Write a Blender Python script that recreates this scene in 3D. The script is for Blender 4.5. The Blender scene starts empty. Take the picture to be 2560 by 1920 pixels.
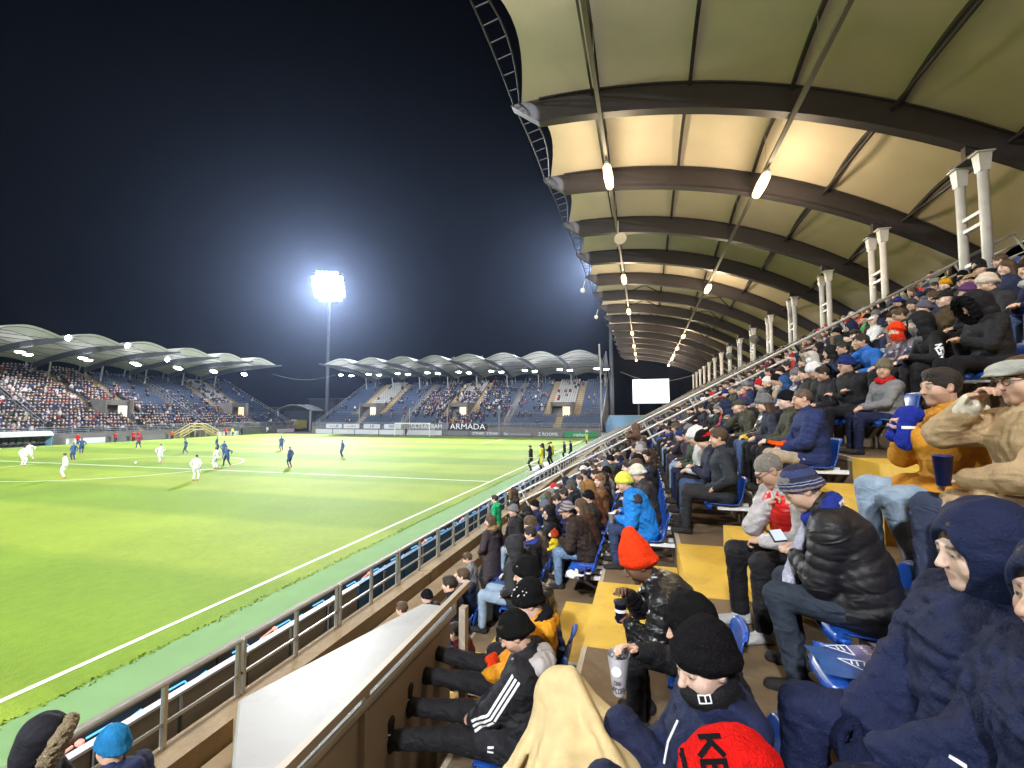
import bpy, math, random
import numpy as np
from mathutils import Vector, Matrix
from mathutils.bvhtree import BVHTree

S = bpy.context.scene
C = S.collection
RND = random.Random(11)
NPR = np.random.RandomState(5)
rad = math.radians

# ------------------------------------------------------------------ camera, sky, exposure
CAM_Z = 4.6
cam_data = bpy.data.cameras.new('camera')
cam = bpy.data.objects.new('camera', cam_data)
C.objects.link(cam)
cam.location = (0, 0, CAM_Z)
cam.rotation_euler = (rad(90 + 3.485), 0, rad(15.74))
cam_data.sensor_width = 36
cam_data.lens = 468 / 1024 * 36
cam_data.clip_start = 0.05
cam_data.clip_end = 2000
S.camera = cam

world = bpy.data.worlds.new('World')
S.world = world
world.use_nodes = True
bgn = world.node_tree.nodes['Background']
bgn.inputs[0].default_value = (0.10, 0.16, 0.42, 1)      # deep night sky, even all round
bgn.inputs[1].default_value = 0.0012

S.view_settings.view_transform = 'Standard'
S.view_settings.look = 'None'
S.view_settings.exposure = 0
S.view_settings.gamma = 1
S.cycles.use_denoising = True
S.cycles.max_bounces = 6
S.cycles.diffuse_bounces = 3
S.cycles.glossy_bounces = 2
S.cycles.transmission_bounces = 4
S.cycles.transparent_max_bounces = 6
S.cycles.volume_bounces = 0
S.cycles.sample_clamp_indirect = 4.0
S.cycles.caustics_reflective = False
S.cycles.caustics_refractive = False

FLOOD_POWER = 490000.0        # each corner mast
LAMP_POWER = 680.0           # each pair of tubes under the near roof
FAR_LAMP_POWER = 1500.0
HAZE_DENSITY = 0.00026

# ------------------------------------------------------------------ materials
def mat(name, col, rough=0.7, metal=0.0, var=0.0, vscale=4.0, bump=0.0, bscale=40.0, emit=None, objcol=False,
        spec=0.4, translucent=0.0, sheen=0.0, dirt=None, coat=0.0, folds=None):
    m = bpy.data.materials.new(name)
    m.use_nodes = True
    nt = m.node_tree
    N, L = nt.nodes, nt.links
    b = N['Principled BSDF']
    b.inputs['Roughness'].default_value = rough
    b.inputs['Metallic'].default_value = metal
    b.inputs['Specular IOR Level'].default_value = spec
    if coat: b.inputs['Coat Weight'].default_value = coat
    if sheen:
        b.inputs['Sheen Weight'].default_value = sheen
    tc = N.new('ShaderNodeTexCoord')
    if objcol:
        oi = N.new('ShaderNodeObjectInfo'); csock = oi.outputs['Color']
        at = N.new('ShaderNodeAttribute'); at.attribute_name = 'Col'
        mx = N.new('ShaderNodeMix'); mx.data_type = 'RGBA'
        L.new(at.outputs['Alpha'], mx.inputs[0]); L.new(csock, mx.inputs[6]); L.new(at.outputs['Color'], mx.inputs[7])
        csock = mx.outputs[2]
    else:
        rg = N.new('ShaderNodeRGB'); rg.outputs[0].default_value = (*col, 1); csock = rg.outputs[0]
    if var:
        nz = N.new('ShaderNodeTexNoise'); nz.inputs['Scale'].default_value = vscale; nz.inputs['Detail'].default_value = 5
        L.new(tc.outputs['Object'], nz.inputs['Vector'])
        mr = N.new('ShaderNodeMapRange'); mr.inputs[1].default_value = 0.25; mr.inputs[2].default_value = 0.75
        mr.inputs[3].default_value = 1 - var; mr.inputs[4].default_value = 1 + var
        L.new(nz.outputs[0], mr.inputs[0])
        mm = N.new('ShaderNodeVectorMath'); mm.operation = 'SCALE'
        L.new(csock, mm.inputs[0]); L.new(mr.outputs[0], mm.inputs['Scale'])
        csock = mm.outputs[0]
    if dirt:
        nz = N.new('ShaderNodeTexNoise'); nz.inputs['Scale'].default_value = dirt[1]; nz.inputs['Detail'].default_value = 8
        nz.inputs['Roughness'].default_value = 0.7
        L.new(tc.outputs['Object'], nz.inputs['Vector'])
        mr = N.new('ShaderNodeMapRange'); mr.inputs[1].default_value = 0.52; mr.inputs[2].default_value = 0.7
        mr.inputs[4].default_value = dirt[2]
        L.new(nz.outputs[0], mr.inputs[0])
        mx = N.new('ShaderNodeMix'); mx.data_type = 'RGBA'
        L.new(mr.outputs[0], mx.inputs[0]); L.new(csock, mx.inputs[6]); mx.inputs[7].default_value = (*dirt[0], 1)
        csock = mx.outputs[2]
    L.new(csock, b.inputs['Base Color'])
    if folds:      # cloth creases
        nz = N.new('ShaderNodeTexNoise'); nz.noise_type = 'RIDGED_MULTIFRACTAL'; nz.inputs['Scale'].default_value = folds[0]; nz.inputs['Detail'].default_value = 2.5
        nz.inputs['Distortion'].default_value = 1.2
        mp = N.new('ShaderNodeMapping'); mp.inputs['Scale'].default_value = (0.8, 0.8, 1.7)
        L.new(tc.outputs['Object'], mp.inputs[0]); L.new(mp.outputs[0], nz.inputs['Vector'])
        fb = N.new('ShaderNodeBump'); fb.inputs['Strength'].default_value = folds[1]; fb.inputs['Distance'].default_value = 0.03
        L.new(nz.outputs[0], fb.inputs['Height']); L.new(fb.outputs[0], b.inputs['Normal'])
    if bump:
        nz = N.new('ShaderNodeTexNoise'); nz.inputs['Scale'].default_value = bscale; nz.inputs['Detail'].default_value = 4
        L.new(tc.outputs['Object'], nz.inputs['Vector'])
        bp = N.new('ShaderNodeBump'); bp.inputs['Strength'].default_value = bump; bp.inputs['Distance'].default_value = 0.02
        L.new(nz.outputs[0], bp.inputs['Height']); L.new(bp.outputs[0], b.inputs['Normal'])
        if folds: L.new(fb.outputs[0], bp.inputs['Normal'])
    if emit:
        b.inputs['Emission Color'].default_value = (*emit[0], 1)
        b.inputs['Emission Strength'].default_value = emit[1]
    if translucent:
        tr = N.new('ShaderNodeBsdfTranslucent'); L.new(csock, tr.inputs[0])
        ms = N.new('ShaderNodeMixShader'); ms.inputs[0].default_value = translucent
        out = N['Material Output']
        L.new(b.outputs[0], ms.inputs[1]); L.new(tr.outputs[0], ms.inputs[2]); L.new(ms.outputs[0], out.inputs[0])
    return m

M = {}
M['fabric'] = mat('fabric', (1, 1, 1), 0.75, objcol=True, var=0.18, vscale=9, bump=0.35, bscale=120, spec=0.2, folds=(6.5, 0.55))
M['nylon'] = mat('nylon', (1, 1, 1), 0.34, objcol=True, var=0.12, vscale=12, bump=0.1, bscale=60, spec=0.5, folds=(8.0, 0.7))
M['knit'] = mat('knit', (1, 1, 1), 0.95, objcol=True, var=0.15, vscale=30, bump=0.8, bscale=160, spec=0.05)
M['quilt'] = mat('quilt', (1, 1, 1), 0.52, objcol=True, var=0.12, vscale=12, bump=0.1, bscale=60, spec=0.35, folds=(9.0, 0.5))
M['denim'] = mat('denim', (1, 1, 1), 0.85, objcol=True, var=0.3, vscale=11, bump=0.3, bscale=140, spec=0.15, folds=(8, 0.5))
M['skin'] = mat('skin', (1, 1, 1), 0.5, objcol=True, var=0.06, vscale=25, bump=0.08, bscale=200, spec=0.4)
M['fur'] = mat('fur', (1, 1, 1), 1.0, objcol=True, var=0.45, vscale=70, bump=1.0, bscale=90, spec=0.02)
M['fleece'] = mat('fleece', (1, 1, 1), 1.0, objcol=True, var=0.10, vscale=14, bump=0.35, bscale=260, spec=0.02, folds=(4.0, 0.6))
M['hair'] = mat('hair', (1, 1, 1), 0.55, objcol=True, var=0.35, vscale=60, bump=0.7, bscale=120, spec=0.4)
M['white_print'] = mat('white_print', (0.8, 0.8, 0.82), 0.6)
M['black_print'] = mat('black_print', (0.008, 0.007, 0.009), 0.95, spec=0.05)
M['concrete'] = mat('concrete', (0.155, 0.105, 0.060), 0.85, var=0.18, vscale=1.3, bump=0.3, bscale=18, dirt=((0.085, 0.055, 0.03), 1.1, 0.7))
M['parapet_concrete'] = mat('parapet_concrete', (0.25, 0.18, 0.105), 0.85, var=0.2, vscale=1.5, bump=0.35, bscale=14, dirt=((0.13, 0.09, 0.055), 1.3, 0.6))
M['wall_paint'] = mat('wall_paint', (0.27, 0.22, 0.18), 0.7, var=0.12, vscale=2, bump=0.1, bscale=12, dirt=((0.18, 0.13, 0.1), 1.7, 0.4))
M['slab_white'] = mat('slab_white', (0.30, 0.295, 0.29), 0.45, var=0.06, vscale=3, bump=0.06, bscale=9, dirt=((0.20, 0.19, 0.18), 1.6, 0.6))
M['yellow_paint'] = mat('yellow_paint', (0.62, 0.40, 0.055), 0.55, var=0.10, vscale=3, bump=0.12, bscale=22, dirt=((0.36, 0.22, 0.05), 3.4, 0.5))
M['seat_blue'] = mat('seat_blue', (0.014, 0.075, 0.38), 0.28, var=0.08, vscale=6, bump=0.03, bscale=60, spec=0.5)
M['seat_white'] = mat('seat_white', (0.62, 0.62, 0.64), 0.35, var=0.06, vscale=6)
M['steel_white'] = mat('steel_white', (0.62, 0.60, 0.60), 0.4, var=0.07, vscale=5, dirt=((0.40, 0.37, 0.34), 3.0, 0.4))
M['galvanised'] = mat('galvanised', (0.50, 0.49, 0.47), 0.42, 0.55, var=0.14, vscale=7)
M['rail_warm'] = mat('rail_warm', (0.42, 0.36, 0.29), 0.45, 0.2, var=0.12, vscale=5)
M['beam_dark'] = mat('beam_dark', (0.042, 0.036, 0.042), 0.5, 0.1, var=0.1, vscale=2)
M['membrane'] = mat('membrane', (0.74, 0.63, 0.49), 0.6, var=0.07, vscale=0.7, translucent=0.30, bump=0.05, bscale=3)
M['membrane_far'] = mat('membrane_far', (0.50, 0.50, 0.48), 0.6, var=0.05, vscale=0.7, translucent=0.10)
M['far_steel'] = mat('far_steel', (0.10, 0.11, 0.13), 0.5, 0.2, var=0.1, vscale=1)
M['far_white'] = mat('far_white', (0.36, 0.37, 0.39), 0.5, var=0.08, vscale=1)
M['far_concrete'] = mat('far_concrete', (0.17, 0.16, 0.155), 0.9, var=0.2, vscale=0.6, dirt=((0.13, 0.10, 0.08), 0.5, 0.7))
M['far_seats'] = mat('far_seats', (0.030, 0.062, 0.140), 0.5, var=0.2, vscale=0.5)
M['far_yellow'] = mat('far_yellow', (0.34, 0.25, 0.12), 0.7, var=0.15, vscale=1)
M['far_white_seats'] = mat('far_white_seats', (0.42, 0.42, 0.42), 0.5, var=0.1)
M['dark'] = mat('dark', (0.02, 0.02, 0.024), 0.6)
M['dark_grey'] = mat('dark_grey', (0.07, 0.07, 0.075), 0.6, var=0.1)
M['night_building'] = mat('night_building', (0.05, 0.055, 0.065), 0.8, var=0.2, vscale=0.3)
M['board_grey'] = mat('board_grey', (0.13, 0.13, 0.145), 0.55, var=0.06, vscale=0.5)
M['board_white'] = mat('board_white', (0.55, 0.56, 0.60), 0.55, var=0.05, vscale=0.5)
M['board_green'] = mat('board_green', (0.01, 0.22, 0.075), 0.5)
M['board_back'] = mat('board_back', (0.20, 0.175, 0.15), 0.7, var=0.15, vscale=1.2, dirt=((0.1, 0.08, 0.06), 1.2, 0.5))
M['tarp_blue'] = mat('tarp_blue', (0.02, 0.09, 0.22), 0.55, var=0.15, vscale=1.4, bump=0.2, bscale=6)
M['cyan_led'] = mat('cyan_led', (0.1, 0.4, 0.7), 0.4, emit=((0.12, 0.55, 1.0), 0.9))
M['red_led'] = mat('red_led', (0.6, 0.2, 0.15), 0.4, emit=((1.0, 0.5, 0.4), 0.7))
M['lamp_warm'] = mat('lamp_warm', (1, 0.9, 0.7), 0.4, emit=((1.0, 0.62, 0.22), 4.6))
M['lamp_cool'] = mat('lamp_cool', (1, 1, 1), 0.4, emit=((0.95, 0.93, 1.0), 40.0))
M['lamp_flood'] = mat('lamp_flood', (1, 1, 1), 0.4, emit=((0.93, 0.97, 1.0), 90.0))
M['screen_lit'] = mat('screen_lit', (1, 1, 1), 0.4, emit=((0.86, 0.92, 1.0), 5.0))
M['portal_glow'] = mat('portal_glow', (0.8, 0.7, 0.5), 0.5, emit=((1.0, 0.80, 0.45), 0.8))
M['hoarding_blue'] = mat('hoarding_blue', (0.22, 0.42, 0.66), 0.6, var=0.05, vscale=0.4)
M['van_yellow'] = mat('van_yellow', (0.45, 0.38, 0.09), 0.4)
M['glass_dark'] = mat('glass_dark', (0.02, 0.025, 0.03), 0.12, spec=0.6)
M['bridge_yellow'] = mat('bridge_yellow', (0.50, 0.42, 0.17), 0.6, var=0.1)
M['line_white'] = mat('line_white', (0.72, 0.76, 0.66), 0.8, var=0.08, vscale=6)
M['tray_grey'] = mat('tray_grey', (0.12, 0.11, 0.10), 0.6, var=0.1)
M['ground'] = mat('ground', (0.05, 0.05, 0.05), 0.9, var=0.2, vscale=0.4)
M['apron_green'] = mat('apron_green', (0.15, 0.27, 0.105), 0.9, var=0.08, vscale=1.4, bump=0.15, bscale=50)
M['paper'] = mat('paper', (0.62, 0.6, 0.6), 0.7, var=0.04)
M['cup_navy'] = mat('cup_navy', (0.02, 0.025, 0.12), 0.4)
M['net'] = mat('net', (0.75, 0.75, 0.75), 0.8)

def turf_material():
    m = bpy.data.materials.new('turf'); m.use_nodes = True
    N, L = m.node_tree.nodes, m.node_tree.links
    b = N['Principled BSDF']; b.inputs['Roughness'].default_value = 0.75; b.inputs['Specular IOR Level'].default_value = 0.25
    tc = N.new('ShaderNodeTexCoord')
    sep = N.new('ShaderNodeSeparateXYZ'); L.new(tc.outputs['Object'], sep.inputs[0])
    # mown bands across the pitch, 5.5 m each, with soft wavering borders
    wob = N.new('ShaderNodeTexNoise'); wob.inputs['Scale'].default_value = 0.35; L.new(tc.outputs['Object'], wob.inputs['Vector'])
    a = N.new('ShaderNodeMath'); a.operation = 'MULTIPLY_ADD'; a.inputs[1].default_value = 0.5
    L.new(wob.outputs[0], a.inputs[0]); L.new(sep.outputs['Y'], a.inputs[2])
    sn = N.new('ShaderNodeMath'); sn.operation = 'MULTIPLY'; sn.inputs[1].default_value = math.pi / 5.6; L.new(a.outputs[0], sn.inputs[0])
    s2 = N.new('ShaderNodeMath'); s2.operation = 'SINE'; L.new(sn.outputs[0], s2.inputs[0])
    mr = N.new('ShaderNodeMapRange'); mr.inputs[1].default_value = -0.25; mr.inputs[2].default_value = 0.25
    L.new(s2.outputs[0], mr.inputs[0])
    mix = N.new('ShaderNodeMix'); mix.data_type = 'RGBA'
    mix.inputs[6].default_value = (0.145, 0.235, 0.012, 1); mix.inputs[7].default_value = (0.212, 0.292, 0.020, 1)
    L.new(mr.outputs[0], mix.inputs[0])
    n1 = N.new('ShaderNodeTexNoise'); n1.inputs['Scale'].default_value = 0.22; n1.inputs['Detail'].default_value = 6; L.new(tc.outputs['Object'], n1.inputs['Vector'])
    n2 = N.new('ShaderNodeTexNoise'); n2.inputs['Scale'].default_value = 5.0; n2.inputs['Detail'].default_value = 9; n2.inputs['Roughness'].default_value = 0.75
    mp = N.new('ShaderNodeMapping'); mp.inputs['Scale'].default_value = (1, 0.55, 1); L.new(tc.outputs['Object'], mp.inputs[0]); L.new(mp.outputs[0], n2.inputs['Vector'])
    r1 = N.new('ShaderNodeMapRange'); r1.inputs[1].default_value = 0.3; r1.inputs[2].default_value = 0.7; r1.inputs[3].default_value = 0.85; r1.inputs[4].default_value = 1.12; L.new(n1.outputs[0], r1.inputs[0])
    r2 = N.new('ShaderNodeMapRange'); r2.inputs[1].default_value = 0.3; r2.inputs[2].default_value = 0.7; r2.inputs[3].default_value = 0.84; r2.inputs[4].default_value = 1.13; L.new(n2.outputs[0], r2.inputs[0])
    mu = N.new('ShaderNodeMath'); mu.operation = 'MULTIPLY'; L.new(r1.outputs[0], mu.inputs[0]); L.new(r2.outputs[0], mu.inputs[1])
    sc = N.new('ShaderNodeVectorMath'); sc.operation = 'SCALE'; L.new(mix.outputs[2], sc.inputs[0]); L.new(mu.outputs[0], sc.inputs['Scale'])
    L.new(sc.outputs[0], b.inputs['Base Color'])
    bp = N.new('ShaderNodeBump'); bp.inputs['Strength'].default_value = 0.8; bp.inputs['Distance'].default_value = 0.05
    n3 = N.new('ShaderNodeTexNoise'); n3.inputs['Scale'].default_value = 22; n3.inputs['Detail'].default_value = 6; L.new(tc.outputs['Object'], n3.inputs['Vector'])
    L.new(n3.outputs[0], bp.inputs['Height']); L.new(bp.outputs[0], b.inputs['Normal'])
    return m
M['turf'] = turf_material()

def vcol_material(name, rough=0.8):
    m = bpy.data.materials.new(name); m.use_nodes = True
    N, L = m.node_tree.nodes, m.node_tree.links
    at = N.new('ShaderNodeAttribute'); at.attribute_name = 'Col'
    L.new(at.outputs['Color'], N['Principled BSDF'].inputs['Base Color'])
    N['Principled BSDF'].inputs['Roughness'].default_value = rough
    return m
M['vcol'] = vcol_material('vcol')

# ------------------------------------------------------------------ object helpers
def tag(o, label=None, cat=None, group=None, kind=None):
    if label: o['label'] = label
    if cat: o['category'] = cat
    if group: o['group'] = group
    if kind: o['kind'] = kind
    return o

def thing(name, loc, label, cat, group=None, rz=0.0):
    o = bpy.data.objects.new(name, None); C.objects.link(o)
    o.location = loc; o.rotation_euler = (0, 0, rz); o.empty_display_size = 0.2
    return tag(o, label, cat, group)

class MB:
    def __init__(s): s.v = []; s.f = []; s.mi = []; s.cur = 0; s.col = None; s.vc = []
    def add(s, vs, fs):
        n = len(s.v); s.v.extend([tuple(p) for p in vs])
        for f in fs: s.f.append(tuple(i + n for i in f)); s.mi.append(s.cur)
        if s.col is not None: s.vc.extend([s.col] * len(vs))
        return s
    def box(s, x0, x1, y0, y1, z0, z1):
        return s.add([(x0, y0, z0), (x1, y0, z0), (x1, y1, z0), (x0, y1, z0), (x0, y0, z1), (x1, y0, z1), (x1, y1, z1), (x0, y1, z1)],
                     [(0, 3, 2, 1), (4, 5, 6, 7), (0, 1, 5, 4), (1, 2, 6, 5), (2, 3, 7, 6), (3, 0, 4, 7)])
    def hexa(s, a, b):   # two quads a (4 pts) and b (4 pts), lofted
        return s.add(list(a) + list(b), [(3, 2, 1, 0), (4, 5, 6, 7), (0, 1, 5, 4), (1, 2, 6, 5), (2, 3, 7, 6), (3, 0, 4, 7)])
    def bar(s, p, q, w, h, up=(0, 0, 1)):
        p, q = Vector(p), Vector(q); d = (q - p).normalized(); up = Vector(up)
        if abs(d.dot(up)) > 0.98: up = Vector((0, 1, 0))
        x = d.cross(up).normalized(); u = x.cross(d).normalized()
        o = [x * (-w / 2) + u * (-h / 2), x * (w / 2) + u * (-h / 2), x * (w / 2) + u * (h / 2), x * (-w / 2) + u * (h / 2)]
        return s.hexa([p + i for i in o], [q + i for i in o])
    def tube(s, p, q, r, n=8, r2=None):
        p, q = Vector(p), Vector(q); d = (q - p).normalized(); up = Vector((0, 0, 1))
        if abs(d.dot(up)) > 0.98: up = Vector((0, 1, 0))
        x = d.cross(up).normalized(); u = x.cross(d)
        r2 = r if r2 is None else r2
        vs = [p + (x * math.cos(2 * math.pi * i / n) + u * math.sin(2 * math.pi * i / n)) * r for i in range(n)]
        vs += [q + (x * math.cos(2 * math.pi * i / n) + u * math.sin(2 * math.pi * i / n)) * r2 for i in range(n)]
        fs = [(i, (i + 1) % n, n + (i + 1) % n, n + i) for i in range(n)]
        fs += [tuple(range(n))[::-1], tuple(range(n, 2 * n))]
        return s.add(vs, fs)
    def path(s, pts, r, n=6):
        for a, b in zip(pts, pts[1:]): s.tube(a, b, r, n)
        return s
    def prism(s, pts, d):    # polygon pts (3D) extruded by vector d
        n = len(pts); d = Vector(d)
        vs = [Vector(p) for p in pts] + [Vector(p) + d for p in pts]
        fs = [tuple(range(n))[::-1], tuple(range(n, 2 * n))] + [(i, (i + 1) % n, n + (i + 1) % n, n + i) for i in range(n)]
        return s.add(vs, fs)
    def lathe(s, c, prof, n=16, ax=(0, 0, 1), cap=True):   # prof: (radius, height) list
        c = Vector(c); ax = Vector(ax).normalized()
        t = Vector((1, 0, 0)) if abs(ax.x) < 0.9 else Vector((0, 1, 0))
        x = ax.cross(t).normalized(); y = ax.cross(x)
        vs = []; fs = []
        for r, h in prof:
            for i in range(n):
                a = 2 * math.pi * i / n
                vs.append(c + ax * h + (x * math.cos(a) + y * math.sin(a)) * r)
        for j in range(len(prof) - 1):
            for i in range(n):
                fs.append((j * n + i, j * n + (i + 1) % n, (j + 1) * n + (i + 1) % n, (j + 1) * n + i))
        if cap: fs += [tuple(range(n))[::-1], tuple(range((len(prof) - 1) * n, len(prof) * n))]
        return s.add(vs, fs)
    def grid(s, P):      # 2-D list of points
        a, b = len(P), len(P[0])
        return s.add([p for r in P for p in r], [(i * b + j, i * b + j + 1, (i + 1) * b + j + 1, (i + 1) * b + j) for i in range(a - 1) for j in range(b - 1)])
    def mesh(s, name, mats, off=(0, 0, 0), smooth=False):
        me = bpy.data.meshes.new(name)
        me.from_pydata([(p[0] - off[0], p[1] - off[1], p[2] - off[2]) for p in s.v], [], s.f)
        for m in (mats if isinstance(mats, (list, tuple)) else [mats]): me.materials.append(m)
        if any(s.mi): me.polygons.foreach_set('material_index', s.mi)
        if smooth: me.polygons.foreach_set('use_smooth', [True] * len(s.f))
        if s.vc:
            ca = me.color_attributes.new('Col', 'FLOAT_COLOR', 'POINT')
            ca.data.foreach_set('color', np.array([(*c[:3], 1.0) for c in s.vc], dtype=np.float32).ravel())
        me.update()
        return me
    def build(s, name, mats, parent=None, smooth=False, world=True):
        off = parent.location if (parent is not None and world) else (0, 0, 0)
        o = bpy.data.objects.new(name, s.mesh(name, mats, off, smooth)); C.objects.link(o)
        if parent is not None: o.parent = parent
        return o

def put(name, me, parent=None, loc=None, rz=0.0):
    o = bpy.data.objects.new(name, me); C.objects.link(o)
    if parent is not None: o.parent = parent
    if loc is not None: o.location = loc
    if rz: o.rotation_euler = (0, 0, rz)
    return o

def copy_tree(o, parent=None):
    c = o.copy(); C.objects.link(c)
    if parent is not None: c.parent = parent
    for ch in o.children: copy_tree(ch, c)
    return c

def text_obj(name, body, size, m, parent, loc, rot, extrude=0.004, sx=1.0, align='CENTER'):
    cu = bpy.data.curves.new(name, 'FONT'); cu.body = body; cu.size = size; cu.extrude = extrude
    cu.align_x = align; cu.align_y = 'CENTER'; cu.resolution_u = 2
    tmp = bpy.data.objects.new(name, cu)
    me = bpy.data.meshes.new_from_object(tmp); bpy.data.objects.remove(tmp)
    me.materials.clear(); me.materials.append(m)
    o = bpy.data.objects.new(name, me); C.objects.link(o); o.parent = parent
    o.location = loc; o.rotation_euler = rot; o.scale = (sx, 1, 1)
    return o

ORD = ['', 'first', 'second', 'third', 'fourth', 'fifth', 'sixth', 'seventh', 'eighth', 'ninth', 'tenth', 'eleventh', 'twelfth',
       'thirteenth', 'fourteenth', 'fifteenth', 'sixteenth', 'seventeenth', 'eighteenth', 'nineteenth', 'twentieth']
def nth(n):
    if n <= 20: return ORD[n]
    t = {2: 'twenty', 3: 'thirty', 4: 'forty', 5: 'fifty', 6: 'sixty', 7: 'seventy'}[n // 10]
    return t + '-' + ORD[n % 10] if n % 10 else {2: 'twentieth', 3: 'thirtieth', 4: 'fortieth', 5: 'fiftieth', 6: 'sixtieth', 7: 'seventieth'}[n // 10]

# ------------------------------------------------------------------ organic bodies: smooth unions of tapered limbs, meshed on a grid
A3 = lambda p: np.array(p, dtype=np.float32)

class Field:
    def __init__(s, lo, hi, vox):
        s.lo = A3(lo); s.vox = vox
        s.n = np.ceil((A3(hi) - s.lo) / vox).astype(int) + 2
        s.D = np.full(tuple(s.n), 0.3, np.float32)
    def _win(s, lo, hi):
        i0 = np.clip(np.floor((A3(lo) - s.lo) / s.vox).astype(int) - 1, 0, s.n)
        i1 = np.clip(np.ceil((A3(hi) - s.lo) / s.vox).astype(int) + 2, 0, s.n)
        if np.any(i1 <= i0): return None
        sl = tuple(slice(a, b) for a, b in zip(i0, i1))
        ax = [(np.arange(a, b, dtype=np.float32) * s.vox + s.lo[i]) for i, (a, b) in enumerate(zip(i0, i1))]
        return sl, ax[0][:, None, None], ax[1][None, :, None], ax[2][None, None, :]
    def _mix(s, sl, d, k, sub=False):
        a = s.D[sl]
        if sub:
            h = np.clip(0.5 - 0.5 * (a + d) / k, 0, 1) if k > 0 else (a < -d).astype(np.float32)
            s.D[sl] = a * (1 - h) - d * h + k * h * (1 - h)
        elif k > 0:
            h = np.clip(0.5 + 0.5 * (a - d) / k, 0, 1)
            s.D[sl] = a * (1 - h) + d * h - k * h * (1 - h)
        else:
            s.D[sl] = np.minimum(a, d)
    def cone(s, a, b, ra, rb, k=0.0, sub=False, flat=None, puff=None):
        a, b = A3(a), A3(b); m = max(ra, rb) * (max(1.0, flat[1]) if flat else 1) + max(k, 0.0) + 0.03
        w = s._win(np.minimum(a, b) - m, np.maximum(a, b) + m)
        if w is None: return
        sl, X, Y, Z = w
        ba = b - a; L2 = float(ba @ ba) + 1e-9
        h = np.clip(((X - a[0]) * ba[0] + (Y - a[1]) * ba[1] + (Z - a[2]) * ba[2]) / L2, 0, 1)
        dx, dy, dz = X - a[0] - h * ba[0], Y - a[1] - h * ba[1], Z - a[2] - h * ba[2]
        if flat:        # (axis direction, stretch): wider along that axis
            f = A3(flat[0]); f = f / np.linalg.norm(f); q = dx * f[0] + dy * f[1] + dz * f[2]; g = 1 / flat[1] - 1
            dx, dy, dz = dx + f[0] * q * g, dy + f[1] * q * g, dz + f[2] * q * g
        r = ra + (rb - ra) * h
        if puff:
            r = r + puff[1] * (np.abs(np.sin(math.pi * h * math.sqrt(L2) / puff[0] + puff[2])) ** 0.6 - 0.5)
        s._mix(sl, np.sqrt(dx * dx + dy * dy + dz * dz) - r, k, sub)
    def ell(s, c, r, k=0.0, sub=False, rot=None):
        c, r = A3(c), A3(r); m = float(r.max()) + k + 0.02
        w = s._win(c - m, c + m)
        if w is None: return
        sl, X, Y, Z = w
        dx, dy, dz = X - c[0], Y - c[1], Z - c[2]
        if rot is not None:
            R = np.array(rot, np.float32)   # columns are the ellipsoid's axes
            dx, dy, dz = (R[0, 0] * dx + R[1, 0] * dy + R[2, 0] * dz, R[0, 1] * dx + R[1, 1] * dy + R[2, 1] * dz, R[0, 2] * dx + R[1, 2] * dy + R[2, 2] * dz)
        k0 = np.sqrt((dx / r[0]) ** 2 + (dy / r[1]) ** 2 + (dz / r[2]) ** 2)
        k1 = np.sqrt((dx / r[0] ** 2) ** 2 + (dy / r[1] ** 2) ** 2 + (dz / r[2] ** 2) ** 2) + 1e-6
        s._mix(sl, k0 * (k0 - 1) / k1, k, sub)
    def plane_cut(s, p, n):     # keeps what lies on the side n points away from
        p, n = A3(p), A3(n) / np.linalg.norm(n)
        sl, X, Y, Z = s._win(s.lo, s.lo + s.n * s.vox)
        s.D = np.maximum(s.D, (X - p[0]) * n[0] + (Y - p[1]) * n[1] + (Z - p[2]) * n[2])
    def noise(s, amp, scale, seed=0, aniso=(1, 1, 1), ridged=True):
        rs = np.random.RandomState(seed)
        sl, X, Y, Z = s._win(s.lo, s.lo + s.n * s.vox)
        t = 0
        for i in range(5):
            d = rs.normal(size=3) * A3(aniso); d = d / np.linalg.norm(d) * scale * (0.6 + 0.25 * i); ph = rs.rand() * 6.28
            wv = rs.normal(size=3) * scale * 0.4
            q = np.sin(X * d[0] + Y * d[1] + Z * d[2] + ph + 1.6 * np.sin(X * wv[0] + Y * wv[1] + Z * wv[2] + ph)); t = t + (1 - 2 * np.sqrt(q * q + 0.01) if ridged else q) / (1 + 0.3 * i)
        s.D = s.D + (amp * 0.45 * t).astype(np.float32)
    def mesh(s, name, m, smooth=True, colfn=None):
        D = s.D; I = D < 0; n = D.shape
        ins = np.zeros((n[0] - 1, n[1] - 1, n[2] - 1), np.int8)
        for dx in (0, 1):
            for dy in (0, 1):
                for dz in (0, 1):
                    ins += I[dx:n[0] - 1 + dx, dy:n[1] - 1 + dy, dz:n[2] - 1 + dz]
        cx, cy, cz = np.nonzero((ins > 0) & (ins < 8))
        if len(cx) == 0: return None
        idx = -np.ones(ins.shape, np.int32); idx[cx, cy, cz] = np.arange(len(cx))
        acc = np.zeros((len(cx), 3), np.float32); cnt = np.zeros(len(cx), np.float32)
        for ax in range(3):
            o = [i for i in range(3) if i != ax]
            for u in (0, 1):
                for v in (0, 1):
                    a = [cx.copy(), cy.copy(), cz.copy()]; a[o[0]] += u; a[o[1]] += v
                    b = [q.copy() for q in a]; b[ax] += 1
                    d0, d1 = D[tuple(a)], D[tuple(b)]
                    x = (d0 < 0) != (d1 < 0)
                    t = np.where(x, d0 / np.where(d0 == d1, 1, d0 - d1), 0)
                    p = np.zeros((len(cx), 3), np.float32); p[:, o[0]] = u; p[:, o[1]] = v; p[:, ax] = t
                    acc += p * x[:, None]; cnt += x
        V = (np.stack([cx, cy, cz], 1) + acc / np.maximum(cnt, 1)[:, None]) * s.vox + s.lo
        F = []
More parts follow.
